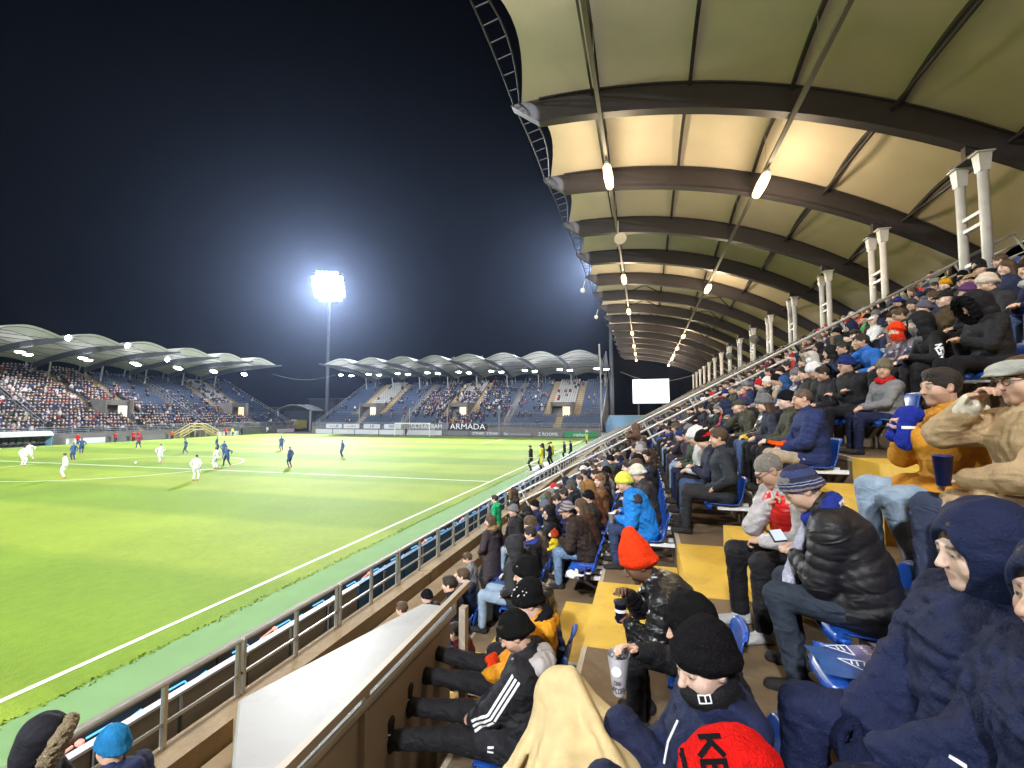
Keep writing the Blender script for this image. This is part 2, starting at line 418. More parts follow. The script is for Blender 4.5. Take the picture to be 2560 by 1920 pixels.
        for ax in range(3):
            o = [(ax + 1) % 3, (ax + 2) % 3]
            sa = [slice(None)] * 3; sb = [slice(None)] * 3; sa[ax] = slice(0, -1); sb[ax] = slice(1, None)
            X = I[tuple(sa)] != I[tuple(sb)]
            e = np.array(np.nonzero(X))
            ok = (e[o[0]] > 0) & (e[o[1]] > 0) & (e[o[0]] < n[o[0]] - 1) & (e[o[1]] < n[o[1]] - 1)
            e = e[:, ok]
            q = []
            for u, v in ((1, 1), (0, 1), (0, 0), (1, 0)):
                c = [e[0].copy(), e[1].copy(), e[2].copy()]; c[o[0]] -= u; c[o[1]] -= v; q.append(idx[tuple(c)])
            q = np.stack(q, 1); flip = ~I[tuple(e)]
            q[flip] = q[flip][:, ::-1]
            F.append(q)
        F = np.concatenate(F)
        me = bpy.data.meshes.new(name)
        me.vertices.add(len(V)); me.vertices.foreach_set('co', V.astype(np.float32).ravel())
        me.loops.add(F.size); me.loops.foreach_set('vertex_index', F.astype(np.int32).ravel())
        me.polygons.add(len(F)); me.polygons.foreach_set('loop_start', np.arange(0, F.size, 4, dtype=np.int32))
        me.polygons.foreach_set('use_smooth', np.ones(len(F), bool))
        me.materials.append(m)
        ca = me.color_attributes.new('Col', 'FLOAT_COLOR', 'POINT')
        col = np.zeros((len(V), 4), np.float32)
        if colfn is not None: col = colfn(V, col)
        ca.data.foreach_set('color', col.ravel())
        me.update(calc_edges=True)
        return me

def nrm(v): v = np.array(v, float); return v / (np.linalg.norm(v) + 1e-9)

def ik(a, b, l1, l2, pole):
    a, b = np.array(a, float), np.array(b, float); d = b - a; L = np.linalg.norm(d)
    if L > (l1 + l2) * 0.995: b = a + d / L * (l1 + l2) * 0.995; d = b - a; L = np.linalg.norm(d)
    u = d / L; x = (l1 * l1 - l2 * l2 + L * L) / (2 * L); h = math.sqrt(max(l1 * l1 - x * x, 0))
    p = np.array(pole, float); p = p - u * (p @ u)
    return a + u * x + nrm(p) * h, b

def rotm(yaw, pitch, roll=0):    # head: yaw + = to its left, pitch + = looks down
    return np.array(Matrix.Rotation(rad(yaw), 3, 'Z') @ Matrix.Rotation(rad(-pitch), 3, 'X') @ Matrix.Rotation(rad(roll), 3, 'Y'))

LAP = ((0.07, 0.36, 0.66), (-0.07, 0.36, 0.66))
def pose(kind='sit', lean=6, yaw=0, pitch=6, roll=0, hands=LAP, feet=None, size=1.0, hunch=0.0, twist=0, side=0.0, knees=None, elb=(0.9, -0.6, -0.6)):
    J = {'kind': kind, 'size': size}
    hz = 0.51 if kind == 'sit' else 0.93
    hip = np.array((0, 0, hz)); l = rad(lean)
    up = np.array((side, math.sin(l), math.cos(l))); up = up / np.linalg.norm(up)
    up2 = nrm((side, math.sin(l + hunch), math.cos(l + hunch)))
    J['hip'] = hip; J['waist'] = hip + up * 0.2; J['chest'] = J['waist'] + up2 * 0.2; J['neck'] = J['chest'] + up2 * 0.115
    tw = rad(twist); rx = np.array((math.cos(tw), math.sin(tw), 0))
    J['rx'] = rx; J['up2'] = up2
    H = rotm(yaw, pitch, roll)
    J['headR'] = H
    J['head'] = J['neck'] + up2 * 0.085 + H @ np.array((0, 0.035, 0.095))
    for i, sgn in enumerate((1, -1)):
        sh = J['neck'] + rx * (0.185 * sgn) - up2 * 0.055
        el, hd = ik(sh, hands[i], 0.29, 0.265, (elb[0] * sgn, elb[1], elb[2]))
        J['sh', i], J['el', i], J['hd', i] = sh, el, hd
        hp = hip + np.array((0.095 * sgn, 0.0, -0.01))
        ft = np.array(feet[i] if feet else ((0.12 * sgn, 0.47, 0.09) if kind == 'sit' else (0.11 * sgn, 0.0, 0.09)), float)
        kn, ft = ik(hp, ft, 0.45, 0.44, knees[i] if knees else (0.15 * sgn, 1.0, 1.0 if kind == 'sit' else 0.0))
        J['hp', i], J['kn', i], J['ft', i] = hp, kn, ft
    return J

def bounds(pts, m): P = np.array(pts); return P.min(0) - m, P.max(0) + m

def hand(F, J, i, k=0.006, curl=0.5, fine=True, grow=0.0):
    el, hd = J['el', i], J['hd', i]; sgn = 1 if i == 0 else -1
    d = nrm(J.get(('hdir', i), hd - el))
    nn = np.array(J.get(('pn', i), (-0.5 * sgn, -0.1, -1.0)), float)      # way the palm faces
    nn = nrm(nn - d * (nn @ d)); side = np.cross(d, nn) * sgn           # towards the thumb
    if side @ np.array((-sgn, 0.5, 0.3)) < 0 and ('pn', i) not in J: side = -side
    w = hd
    pc = w + d * 0.05
    F.ell(pc, (0.042 + grow, 0.05 + grow, 0.018 + grow), 0.012, rot=np.stack([side, d, nn], 1))
    F.cone(w - d * 0.05, w + d * 0.012, 0.03 + grow, 0.027 + grow, 0.015)
    cu = J.get(('curl', i), curl)
    for j, (off, L, r) in enumerate(((0.030, 0.070, 0.0098), (0.010, 0.078, 0.0100), (-0.011, 0.072, 0.0096), (-0.030, 0.057, 0.0088))):
        p = pc + side * off + d * 0.036; ang = cu * 0.75 + 0.05 * j
        seg = [0.45, 0.32, 0.23]; a = ang; sp = side * (off * 0.16)
        for q in range(3):
            dd = d * math.cos(a) + nn * math.sin(a) + sp
            p2 = p + nrm(dd) * (L * seg[q])
            F.cone(p, p2, r + grow - 0.0006 * q, r + grow - 0.0006 * (q + 1), 0.003 if fine else 0.006)
            p = p2; a += cu * 0.95
    p = pc + side * 0.034 - d * 0.022; dd = nrm(side * 0.75 + d * 0.75 + nn * (0.25 + 0.4 * cu)); p2 = p + dd * 0.042
    F.cone(p, p2, 0.0135 + grow, 0.0115 + grow, 0.008)
    dd = nrm(side * (0.3 - 0.4 * cu) + d + nn * (0.35 * cu + 0.2)); F.cone(p2, p2 + dd * 0.032, 0.0112 + grow, 0.0092 + grow, 0.003)

def head_sdf(F, T, fine=True, nose=1.0, jaw=1.0, child=False):
    P = lambda p: T[0] + T[1] @ np.array(p, float)
    R = T[1]
    F.ell(P((0, -0.016, 0.032)), (0.075, 0.094, 0.087), 0.01, rot=R)
    F.ell(P((0, 0.022, -0.032)), (0.060 * jaw, 0.068, 0.084), 0.03, rot=R)
    F.ell(P((0, 0.064, -0.094)), (0.024 * jaw, 0.022, 0.019), 0.03, rot=R)
    if fine:
        for sx in (-1, 1):
            F.ell(P((0.046 * sx, 0.045, -0.03)), (0.026, 0.034, 0.034), 0.03, rot=R)      # cheek
            F.ell(P((0.045 * sx, 0.0, -0.07)), (0.02 * jaw, 0.04, 0.03), 0.03, rot=R)     # jaw angle
        F.cone(P((-0.034, 0.080, 0.026)), P((0.034, 0.080, 0.026)), 0.012, 0.012, 0.018)  # brow
        for sx in (-1, 1):
            F.ell(P((0.033 * sx, 0.099, 0.006)), (0.021, 0.016, 0.014), 0.012, sub=True, rot=R)
            F.ell(P((0.031 * sx, 0.0775, 0.006)), (0.0135, 0.0125, 0.0125), 0.003, rot=R)
            F.cone(P((0.018 * sx, 0.0865, 0.0145)), P((0.044 * sx, 0.0795, 0.013)), 0.0052, 0.005, 0.005)   # upper lid
        F.cone(P((0, 0.088, 0.012)), P((0, 0.110 * nose, -0.026)), 0.0085, 0.0115, 0.012)
        F.ell(P((0, 0.103 * nose, -0.030)), (0.0155, 0.012, 0.010), 0.008, rot=R)
        F.cone(P((-0.018, 0.0805, -0.0585)), P((0.018, 0.0805, -0.0585)), 0.0055, 0.0055, 0.008)
        F.cone(P((-0.014, 0.0800, -0.0685)), P((0.014, 0.0800, -0.0685)), 0.0062, 0.0062, 0.008)
        F.cone(P((-0.020, 0.0895, -0.0632)), P((0.020, 0.0895, -0.0632)), 0.0028, 0.0028, 0.004, sub=True)
        for sx in (-1, 1):
            F.ell(P((0.074 * sx, -0.012, -0.002)), (0.010, 0.020, 0.033), 0.008, rot=R)
            F.ell(P((0.082 * sx, -0.006, 0.002)), (0.005, 0.009, 0.016), 0.006, sub=True, rot=R)
    else:
        F.cone(P((0, 0.088, 0.008)), P((0, 0.110, -0.028)), 0.010, 0.015, 0.012)
        F.cone(P((-0.034, 0.080, 0.028)), P((0.034, 0.080, 0.028)), 0.012, 0.012, 0.018)
        for sx in (-1, 1):
            F.ell(P((0.033 * sx, 0.098, 0.005)), (0.018, 0.012, 0.011), 0.012, sub=True, rot=R)
            F.ell(P((0.074 * sx, -0.012, -0.002)), (0.013, 0.020, 0.032), 0.008, rot=R)

def face_colours(T, beard=0.0, brow=(0.035, 0.022, 0.015), lips=(0.36, 0.12, 0.10), hs=1.0):
    R = T[1].T; c = T[0]
    def fn(V, col):
        q = (V - c) @ R.T / hs
        x, y, z = np.abs(q[:, 0]), q[:, 1], q[:, 2]
        def paint(mask, rgb, a): col[mask] = (*rgb, a)
        if beard:
            mk = (z < -0.04) & (z > -0.125) & (y > -0.005) & ~((x < 0.022) & (z > -0.075) & (z < -0.05) & (y > 0.07))
            paint(mk, (0.05, 0.035, 0.028), beard)
        paint((np.hypot(x, (z + 0.063) * 1.8) < 0.021) & (y > 0.072) & (np.abs(z + 0.063) < 0.011), lips, 0.6)
        paint((x > 0.014) & (x < 0.05) & (np.abs(z - 0.0305 + 0.1 * np.abs(x - 0.03)) < 0.0052) & (y > 0.06), brow, 0.9)
        e = np.hypot(x - 0.031, (z - 0.0055) * 1.5)
        paint((e < 0.0135) & (y > 0.074), (0.40, 0.36, 0.34), 1.0)
        paint((e < 0.0068) & (y > 0.074), (0.03, 0.018, 0.012), 1.0)
        paint((np.hypot(x - 0.0075, z + 0.037) < 0.0045) & (y > 0.085), (0.10, 0.03, 0.02), 0.8)
        return col
    return fn

class Bits(dict): pass

def clothe(J, vox=0.011, hvox=0.0065, style=None, fine=True, seed=0):
    """meshes of one figure in its own frame (faces +Y, origin on the floor under the hips)"""
    st = dict(jacket='coat', puff=0.0, arm=1.0, bulk=1.0, len=0.12, collar=0.0, hood=0.0, curl=0.5, nose=1.0, jaw=1.0, beard=0.0,
              jmat='fabric', tmat='fabric', leg=1.0, wr=0.006, hands=True, glove=False, brow=(0.035, 0.022, 0.015), shoe=(0.02, 0.018, 0.018), core=True)
    st.update(style or {})
    out = Bits(); bk = st['bulk']
    T = (J['head'], J['headR'])
    # --- body: head, neck, trunk core, arms and hands in one skin
    pts = [J['head'] + np.array((0, 0, 0.14)), J['head'] + J['headR'] @ np.array((0, 0.14, -0.1)), J['head'] - 0.13, J['head'] + 0.13, J['chest']] + [J['hd', i] + 0.13 for i in (0, 1)] + [J['hd', i] - 0.13 for i in (0, 1)] + [J['el', i] for i in (0, 1)]
    lo, hi = bounds(pts, 0.02)
    F = Field(lo, hi, hvox)
    head_sdf(F, T, fine, st['nose'], st['jaw'])
    F.cone(J['head'] + J['headR'] @ np.array((0, -0.025, -0.06)), J['neck'] - J['up2'] * 0.03, 0.053, 0.062, 0.025)
    F.cone(J['neck'] - J['up2'] * 0.03, J['chest'], 0.075, 0.095, 0.03)
    for i in (0, 1):
        F.cone(J['chest'] + (J['sh', i] - J['chest']) * 0.3, J['sh', i], 0.06, 0.042, 0.03)
        F.cone(J['sh', i], J['el', i], 0.04, 0.034, 0.02); F.cone(J['el', i], J['hd', i], 0.034, 0.026, 0.015)
        if st['hands'] and not st['glove']: hand(F, J, i, fine=fine, curl=st['curl'])
    out['body'] = F.mesh('person_body', M['skin'], colfn=face_colours(T, st['beard'], st['brow']))
    if st['glove']:
        for i in (0, 1):
            G = Field(J['hd', i] - 0.2, J['hd', i] + 0.2, hvox); hand(G, J, i, fine=fine, curl=st['curl'], grow=0.003)
            out['glove', i] = G.mesh('glove', M['knit'])
    # --- jacket
    pts = [J['hip'] - np.array((0.24, 0.24, st['len'] + 0.06)), J['hip'] + np.array((0.24, 0.26, 0))] + [J['sh', i] for i in (0, 1)] + [J['el', i] for i in (0, 1)] + [J['hd', i] for i in (0, 1)] + [J['neck'] + J['up2'] * 0.2]
    lo, hi = bounds(pts, 0.13 * bk)
    F = Field(lo, hi, vox); pf = st['puff']; P = lambda sp, ph=0.0: (sp, pf, ph) if pf else None
    sx = (J['rx'], 1.42)
    F.cone(J['hip'] + np.array((0, 0.0, -0.02)), J['waist'], 0.135 * bk, 0.132 * bk, 0.0, flat=sx, puff=P(0.075))
    F.cone(J['waist'], J['chest'], 0.132 * bk, 0.138 * bk, 0.04, flat=sx, puff=P(0.075, 1.0))
    F.cone(J['chest'], J['neck'] - J['up2'] * 0.02, 0.136 * bk, 0.072, 0.05, flat=(J['rx'], 1.45), puff=P(0.075, 0.5))
    for i in (0, 1):
        sgn = 1 if i == 0 else -1
        F.cone(J['chest'] + J['rx'] * (0.10 * sgn) + J['up2'] * 0.05, J['sh', i], 0.085 * bk, 0.074 * bk, 0.05)
        F.cone(J['sh', i], J['el', i], 0.074 * bk * st['arm'], 0.062 * bk * st['arm'], 0.03, puff=P(0.07))
        wr = J['hd', i] + nrm(J['el', i] - J['hd', i]) * 0.02
        F.cone(J['el', i], wr, 0.062 * bk * st['arm'], 0.043 * st['arm'], 0.02, puff=P(0.065, 0.8))
        if J['kind'] == 'sit' and st['len'] > 0:
            F.cone(J['hip'] + np.array((0.07 * sgn, 0.0, 0.0)), J['hip'] + np.array((0.09 * sgn, 0.03 + st['len'], 0.01)), 0.115 * bk, 0.098 * bk, 0.04)
        elif st['len'] > 0:
            F.cone(J['hip'], J['hip'] - np.array((0, 0, st['len'])), 0.138 * bk, 0.142 * bk, 0.03, flat=sx, puff=P(0.075))
    nk = J['neck'] + J['up2'] * 0.02
    F.cone(nk - J['up2'] * 0.04, nk + J['up2'] * 0.045 + np.array((0, 0.012, 0)), 0.082, 0.07 + st['collar'] * 0.3, 0.02)
    if st['hood'] > 0:        # hood lying on the back
        b = J['neck'] - np.array((0, 0.085, 0.0)) - J['up2'] * 0.005
        F.cone(b + J['rx'] * 0.085, b - J['rx'] * 0.085, 0.055 * st['hood'], 0.055 * st['hood'], 0.035)
        for sgn in (1, -1): F.cone(b + J['rx'] * 0.085 * sgn, J['neck'] + J['rx'] * 0.075 * sgn + np.array((0, 0.055, -0.0)), 0.05 * st['hood'], 0.034, 0.03)
    F.cone(nk + J['up2'] * 0.02, nk + J['up2'] * 0.2 + np.array((0, 0.035, 0)), 0.05, 0.07, 0.008, sub=True)
    if st['wr']: F.noise(st['wr'], 34, seed, (1, 1, 1.6))
    if st['wr'] and fine: F.noise(st['wr'] * 0.5, 75, seed + 9)
    out['jacket'] = F.mesh('jacket', M[st['jmat']])
    # --- trousers
    lg = st['leg']
    pts = [J['hip'] + 0.2, J['hip'] - 0.2] + [J['kn', i] for i in (0, 1)] + [J['ft', i] for i in (0, 1)]
    lo, hi = bounds(pts, 0.12)
    F = Field(lo, hi, vox * 1.15)
    F.cone(J['hip'] + np.array((-0.07, 0, 0)), J['hip'] + np.array((0.07, 0, 0)), 0.118, 0.118, 0.0)
    for i in (0, 1):
        F.cone(J['hp', i], J['kn', i], 0.098 * lg, 0.068 * lg, 0.035)
        F.cone(J['kn', i], J['ft', i] + np.array((0, 0, 0.015)), 0.068 * lg, 0.052 * lg, 0.02)
    F.noise(0.006, 30, seed + 3, (1, 1, 1.5)); F.noise(0.003, 80, seed + 4)
    out['trousers'] = F.mesh('trousers', M[st['tmat']])
    for i in (0, 1):
        ft = J['ft', i]; dn = nrm(ft - J['kn', i])
        fw = np.array((0.1 * (1 if i == 0 else -1), 1.0, 0.0)); fw = nrm(fw - dn * (fw @ dn)); fw = nrm(J.get(('toe', i), fw))
        F = Field(ft - 0.3, ft + 0.3, max(vox * 0.9, 0.009)); base = ft + dn * 0.055
        F.cone(ft, base - fw * 0.035, 0.05, 0.043, 0.02)
        F.cone(base - fw * 0.035, base + fw * 0.15, 0.040, 0.037, 0.03, flat=(np.cross(fw, dn), 1.2))
        F.plane_cut(base + dn * 0.03, dn)
        out['shoe', i] = F.mesh('shoe', M['fabric'])
    out['T'] = Matrix.Translation(Vector(J['head'])) @ Matrix([list(map(float, r)) for r in J['headR']]).to_4x4()
    out['J'] = J
    return out

# ------------------------------------------------------------------ headwear, in the frame of a head (faces +Y, origin at its middle)
def hat_mesh(kind, vox=0.0075, seed=0, loose=1.0):
    F = Field((-0.26, -0.28, -0.30), (0.26, 0.24, 0.34), vox)
    m = M['knit']
    if kind in ('beanie', 'tall_beanie', 'pompom', 'slouch'):
        hgt = {'beanie': 0.112, 'tall_beanie': 0.15, 'pompom': 0.12, 'slouch': 0.12}[kind]
        F.ell((0, -0.018, 0.04), (0.088, 0.108, hgt), 0.0)
        if kind == 'tall_beanie': F.cone((0, -0.02, 0.08), (0.01, -0.05, 0.185), 0.085, 0.05, 0.04)
        if kind == 'slouch': F.ell((0, -0.07, 0.085), (0.085, 0.08, 0.075), 0.04)
        F.plane_cut((0, 0.09, 0.028), (0, 0.38, -1))
        for i in range(20):
            a = i / 20 * 6.2832; b = (i + 1) / 20 * 6.2832
            z = lambda q: 0.040 + 0.38 * (0.105 * math.sin(q) - 0.108)+0.022
            F.cone((0.083 * math.cos(a), -0.018 + 0.103 * math.sin(a), z(a)), (0.083 * math.cos(b), -0.018 + 0.103 * math.sin(b), z(b)), 0.0085, 0.0085, 0.02); F.cone((0.082 * math.cos(a), -0.018 + 0.101 * math.sin(a), z(a) + .024), (0.082 * math.cos(b), -0.018 + 0.101 * math.sin(b), z(b) + .024), 0.0085, 0.0085, 0.012)
        if kind == 'pompom': F.ell((0, -0.03, 0.18), (0.045, 0.045, 0.042), 0.004)
        F.noise(0.004, 40, seed)
    elif kind == 'cap':
        F.ell((0, -0.015, 0.045), (0.086, 0.106, 0.078), 0.0); F.plane_cut((0, 0, 0.035), (0, 0.1, -1))
        F.cone((-0.05, 0.10, 0.04), (0.05, 0.10, 0.04), 0.012, 0.012, 0.01); F.ell((0, 0.115, 0.036), (0.07, 0.065, 0.009), 0.01)
        m = M['fabric']
    elif kind == 'flat_cap':
        F.ell((0, 0.01, 0.065), (0.098, 0.135, 0.05), 0.0); F.ell((0, 0.115, 0.04), (0.068, 0.05, 0.01), 0.02); F.plane_cut((0, 0, 0.03), (0, 0.05, -1))
        m = M['fabric']
    elif kind == 'brim':
        F.ell((0, -0.015, 0.05), (0.09, 0.11, 0.1), 0.0); F.plane_cut((0, 0, 0.03), (0, 0.25, -1)); F.ell((0, -0.005, 0.03), (0.13, 0.15, 0.02), 0.02)
    elif kind in ('hood', 'fur_hood'):
        F.ell((0, -0.035, 0.02), (0.112 * loose, 0.135 * loose, 0.142 * loose), 0.0); F.ell((0, -0.05, -0.11), (0.11 * loose, 0.105 * loose, 0.09), 0.05)
        F.ell((0, 0.13, -0.02), (0.078, 0.10, 0.105), 0.01, sub=True)
        F.noise(0.006, 26, seed)
        m = M['fabric']
    elif kind == 'balaclava':
        F.ell((0, -0.016, 0.035), (0.086, 0.106, 0.099), 0.0); F.ell((0, 0.012, -0.045), (0.078, 0.088, 0.09), 0.03); F.cone((0, -0.02, -0.08), (0, -0.03, -0.16), 0.075, 0.085, 0.03)
        F.ell((0, 0.115, -0.005), (0.057, 0.07, 0.042), 0.008, sub=True); F.noise(0.003, 40, seed)
    elif kind in ('short_hair', 'crop', 'long_hair', 'bun', 'ponytail'):
        g = 0.004 if kind == 'crop' else 0.009
        F.ell((0, -0.018, 0.036), (0.075 + g, 0.094 + g, 0.087 + g), 0.0)
        if kind == 'short_hair': F.ell((0, 0.03, 0.095), (0.06, 0.055, 0.03), 0.02)
        F.ell((0, 0.10, -0.03), (0.062, 0.075, 0.085), 0.012, sub=True)
        F.plane_cut((0, -0.06, -0.05 if kind != 'crop' else -0.03), (0, 0.55, -1))
        if kind in ('short_hair', 'crop', 'bun', 'ponytail'):
            for sx in (-1, 1): F.ell((0.082 * sx, -0.008, -0.006), (0.022, 0.026, 0.034), 0.006, sub=True)
        if kind == 'long_hair':
            for sx in (-1, 1): F.cone((0.06 * sx, -0.03, 0.03), (0.085 * sx, -0.02, -0.2), 0.035, 0.035, 0.03)
            F.cone((0, -0.08, 0.02), (0, -0.08, -0.22), 0.055, 0.06, 0.04)
        if kind == 'bun': F.ell((0, -0.09, 0.10), (0.04, 0.04, 0.04), 0.01)
        if kind == 'ponytail': F.cone((0, -0.10, 0.05), (0, -0.15, -0.12), 0.03, 0.022, 0.02)
        F.noise(0.005 if kind != 'crop' else 0.0015, 70, seed, (1, 1, 0.4)); m = M['hair']
    elif kind == 'fur_ring':
        for i in range(26):
            a = i / 26 * 6.2832; b = (i + 1) / 26 * 6.2832
            F.cone((0.10 * math.cos(a), 0.075 + 0.012 * math.sin(a * 2), -0.01 + 0.125 * math.sin(a)), (0.10 * math.cos(b), 0.075, -0.01 + 0.125 * math.sin(b)), 0.034, 0.034, 0.01)
        F.noise(0.016, 95, seed); m = M['fur']
    elif kind == 'scarf':
        for i in range(18):
            a = i / 18 * 6.2832; b = (i + 1) / 18 * 6.2832
            F.cone((0.075 * math.cos(a), -0.02 + 0.085 * math.sin(a), -0.145 - 0.02 * math.sin(a)), (0.075 * math.cos(b), -0.02 + 0.085 * math.sin(b), -0.145 - 0.02 * math.sin(b)), 0.038, 0.038, 0.01)
        F.noise(0.009, 45, seed)
    elif kind == 'headband':
        F.ell((0, -0.016, 0.035), (0.083, 0.103, 0.095), 0.0); F.plane_cut((0, 0, 0.068), (0, 0.15, 1)); F.plane_cut((0, 0, 0.02), (0, 0.25, -1))
    return F.mesh(kind, m)

def glasses_mesh():
    b = MB()
    for sx in (-1, 1):
        pts = [(sx * 0.032 + 0.023 * math.cos(a), 0.099, 0.004 + 0.018 * math.sin(a)) for a in [i * math.pi / 6 for i in range(13)]]
        b.path(pts, 0.0022, 4)
        b.tube((sx * 0.055, 0.097, 0.008), (sx * 0.082, -0.01, 0.01), 0.002, 4)
    b.tube((-0.009, 0.101, 0.008), (0.009, 0.101, 0.008), 0.002, 4)
    return b.mesh('glasses', M['dark'])
HATNAME = {'tall_beanie': 'beanie', 'slouch': 'beanie', 'pompom': 'bobble_hat', 'brim': 'brimmed_hat', 'short_hair': 'hair', 'crop': 'hair', 'long_hair': 'hair', 'bun': 'hair', 'ponytail': 'hair',
           'fur_hood': 'hood', 'fur_ring': 'fur_trim'}
_hats = {}
def hat(kind, vox=0.0075):
    if (kind, vox) not in _hats: _hats[kind, vox] = glasses_mesh() if kind == 'glasses' else hat_mesh(kind, vox)
    return _hats[kind, vox]

def figure(B, loc, rz, cols, label, group=None, hats=(), hvox=0.0075, cat='person', size=1.0):
    """place one person; cols: skin, jacket, trousers, shoe, glove; hats: (kind, colour[, scale])"""
    o = put('person', B['body'], None, loc, rz); o.scale = (size,) * 3
    o.color = (*cols['skin'], 1); tag(o, label, cat, group)
    j = put('jacket', B['jacket'], o); j.color = (*cols['jacket'], 1)
    t = put('trousers', B['trousers'], o); t.color = (*cols.get('trousers', (0.02, 0.02, 0.025)), 1)
    for i in (0, 1):
        if ('shoe', i) in B:
            s = put('shoe', B['shoe', i], o); s.color = (*cols.get('shoe', (0.02, 0.018, 0.018)), 1)
        if ('glove', i) in B:
            s = put('glove', B['glove', i], o); s.color = (*cols.get('glove', (0.015, 0.015, 0.018)), 1)
    for h in hats:
        c = put(HATNAME.get(h[0], h[0]), hat(h[0], hvox), o); c.color = (*h[1], 1)
        sc = h[2] if len(h) > 2 else 1.0
        c.matrix_local = B['T'] @ Matrix.Scale(sc, 4)
    return o

def decal(parent, target_me, polys, origin, u, v, m, name, lift=0.004, sub=0.012):
    """flat print pressed onto a garment: polygons in (u, v) metres, cast along -n onto the mesh"""
    u, v = Vector(u).normalized(), Vector(v).normalized(); n = u.cross(v).normalized(); o = Vector(origin)
    vs = [x.co.copy() for x in target_me.vertices]; fs = [tuple(p.vertices) for p in target_me.polygons]
    bvh = BVHTree.FromPolygons(vs, fs)
    b = MB()
    for P in polys:
        if len(P) == 4:     # quad: subdivided
            a0, a1, a2, a3 = [Vector(q) for q in P]
            nu = max(1, int(max((a1 - a0).length, (a2 - a3).length) / sub)); nv = max(1, int(max((a3 - a0).length, (a2 - a1).length) / sub))
            G = [[(a0.lerp(a1, i / nu)).lerp(a3.lerp(a2, i / nu), j / nv) for j in range(nv + 1)] for i in range(nu + 1)]
        else:
            G = None
        def cast(q):
            st = o + u * q[0] + v * q[1] + n * 0.5
            hit = bvh.ray_cast(st, -n, 1.2)
            return hit[0] + n * lift if hit[0] is not None else None
        if G:
            H = [[cast(q) for q in r] for r in G]
            for i in range(len(H) - 1):
                for j in range(len(H[0]) - 1):
                    q = [H[i][j], H[i + 1][j], H[i + 1][j + 1], H[i][j + 1]]
                    if all(x is not None for x in q) and max((q[0] - q[2]).length, (q[1] - q[3]).length) < sub * 6: b.add(q, [(0, 1, 2, 3)])
        else:
            q = [cast(x) for x in P]
            if all(x is not None for x in q): b.add(q, [tuple(range(len(q)))])
    return b.build(name, m, parent, world=False) if b.f else None

def glyphs(txt, h, w=0.62, t=0.17):
    """blocky stroke letters as quads in (u, v); returns list of quads"""
    S_ = {'K': [((0, 0), (0, 1)), ((0.05, .45), (1, 1)), ((.3, .6), (1, 0))], 'E': [((0, 0), (0, 1)), ((0, 0), (1, 0)), ((0, .5), (.8, .5)), ((0, 1), (1, 1))],
          'N': [((0, 0), (0, 1)), ((0, 1), (1, 0)), ((1, 0), (1, 1))], 'I': [((.5, 0), (.5, 1))], 'Z': [((0, 1), (1, 1)), ((1, 1), (0, 0)), ((0, 0), (1, 0))],
          'O': [((0, 0), (0, 1)), ((0, 1), (1, 1)), ((1, 1), (1, 0)), ((1, 0), (0, 0))], 'R': [((0, 0), (0, 1)), ((0, 1), (1, 1)), ((1, 1), (1, .5)), ((1, .5), (0, .5)), ((.4, .5), (1, 0))],
          'P': [((0, 0), (0, 1)), ((0, 1), (1, 1)), ((1, 1), (1, .5)), ((1, .5), (0, .5))], 'C': [((1, 1), (0, 1)), ((0, 1), (0, 0)), ((0, 0), (1, 0))],
          'S': [((1, 1), (0, 1)), ((0, 1), (0, .5)), ((0, .5), (1, .5)), ((1, .5), (1, 0)), ((1, 0), (0, 0))], 'A': [((0, 0), (.5, 1)), ((.5, 1), (1, 0)), ((.25, .4), (.75, .4))],
          'D': [((0, 0), (0, 1)), ((0, 1), (.8, .8)), ((.8, .8), (.8, .2)), ((.8, .2), (0, 0))], 'H': [((0, 0), (0, 1)), ((1, 0), (1, 1)), ((0, .5), (1, .5))], 'L': [((0, 1), (0, 0)), ((0, 0), (1, 0))],
          'F': [((0, 0), (0, 1)), ((0, 1), (1, 1)), ((0, .5), (.8, .5))], 'T': [((0, 1), (1, 1)), ((.5, 1), (.5, 0))], 'J': [((1, 1), (1, 0)), ((1, 0), (0, 0)), ((0, 0), (0, .3))], 'M': [((0, 0), (0, 1)), ((0, 1), (.5, .4)), ((.5, .4), (1, 1)), ((1, 1), (1, 0))]}
    out = []; x0 = 0.0; cw = h * w
    for ch in txt:
        for (a, b) in S_.get(ch, []):
            A = np.array((x0 + a[0] * cw, a[1] * h)); B_ = np.array((x0 + b[0] * cw, b[1] * h)); d = nrm(B_ - A); nn = np.array((-d[1], d[0])) * h * t / 2; e = d * h * t / 2
            out.append([tuple(A - e - nn), tuple(B_ + e - nn), tuple(B_ + e + nn), tuple(A - e + nn)])
        x0 += cw + h * 0.28
    return out

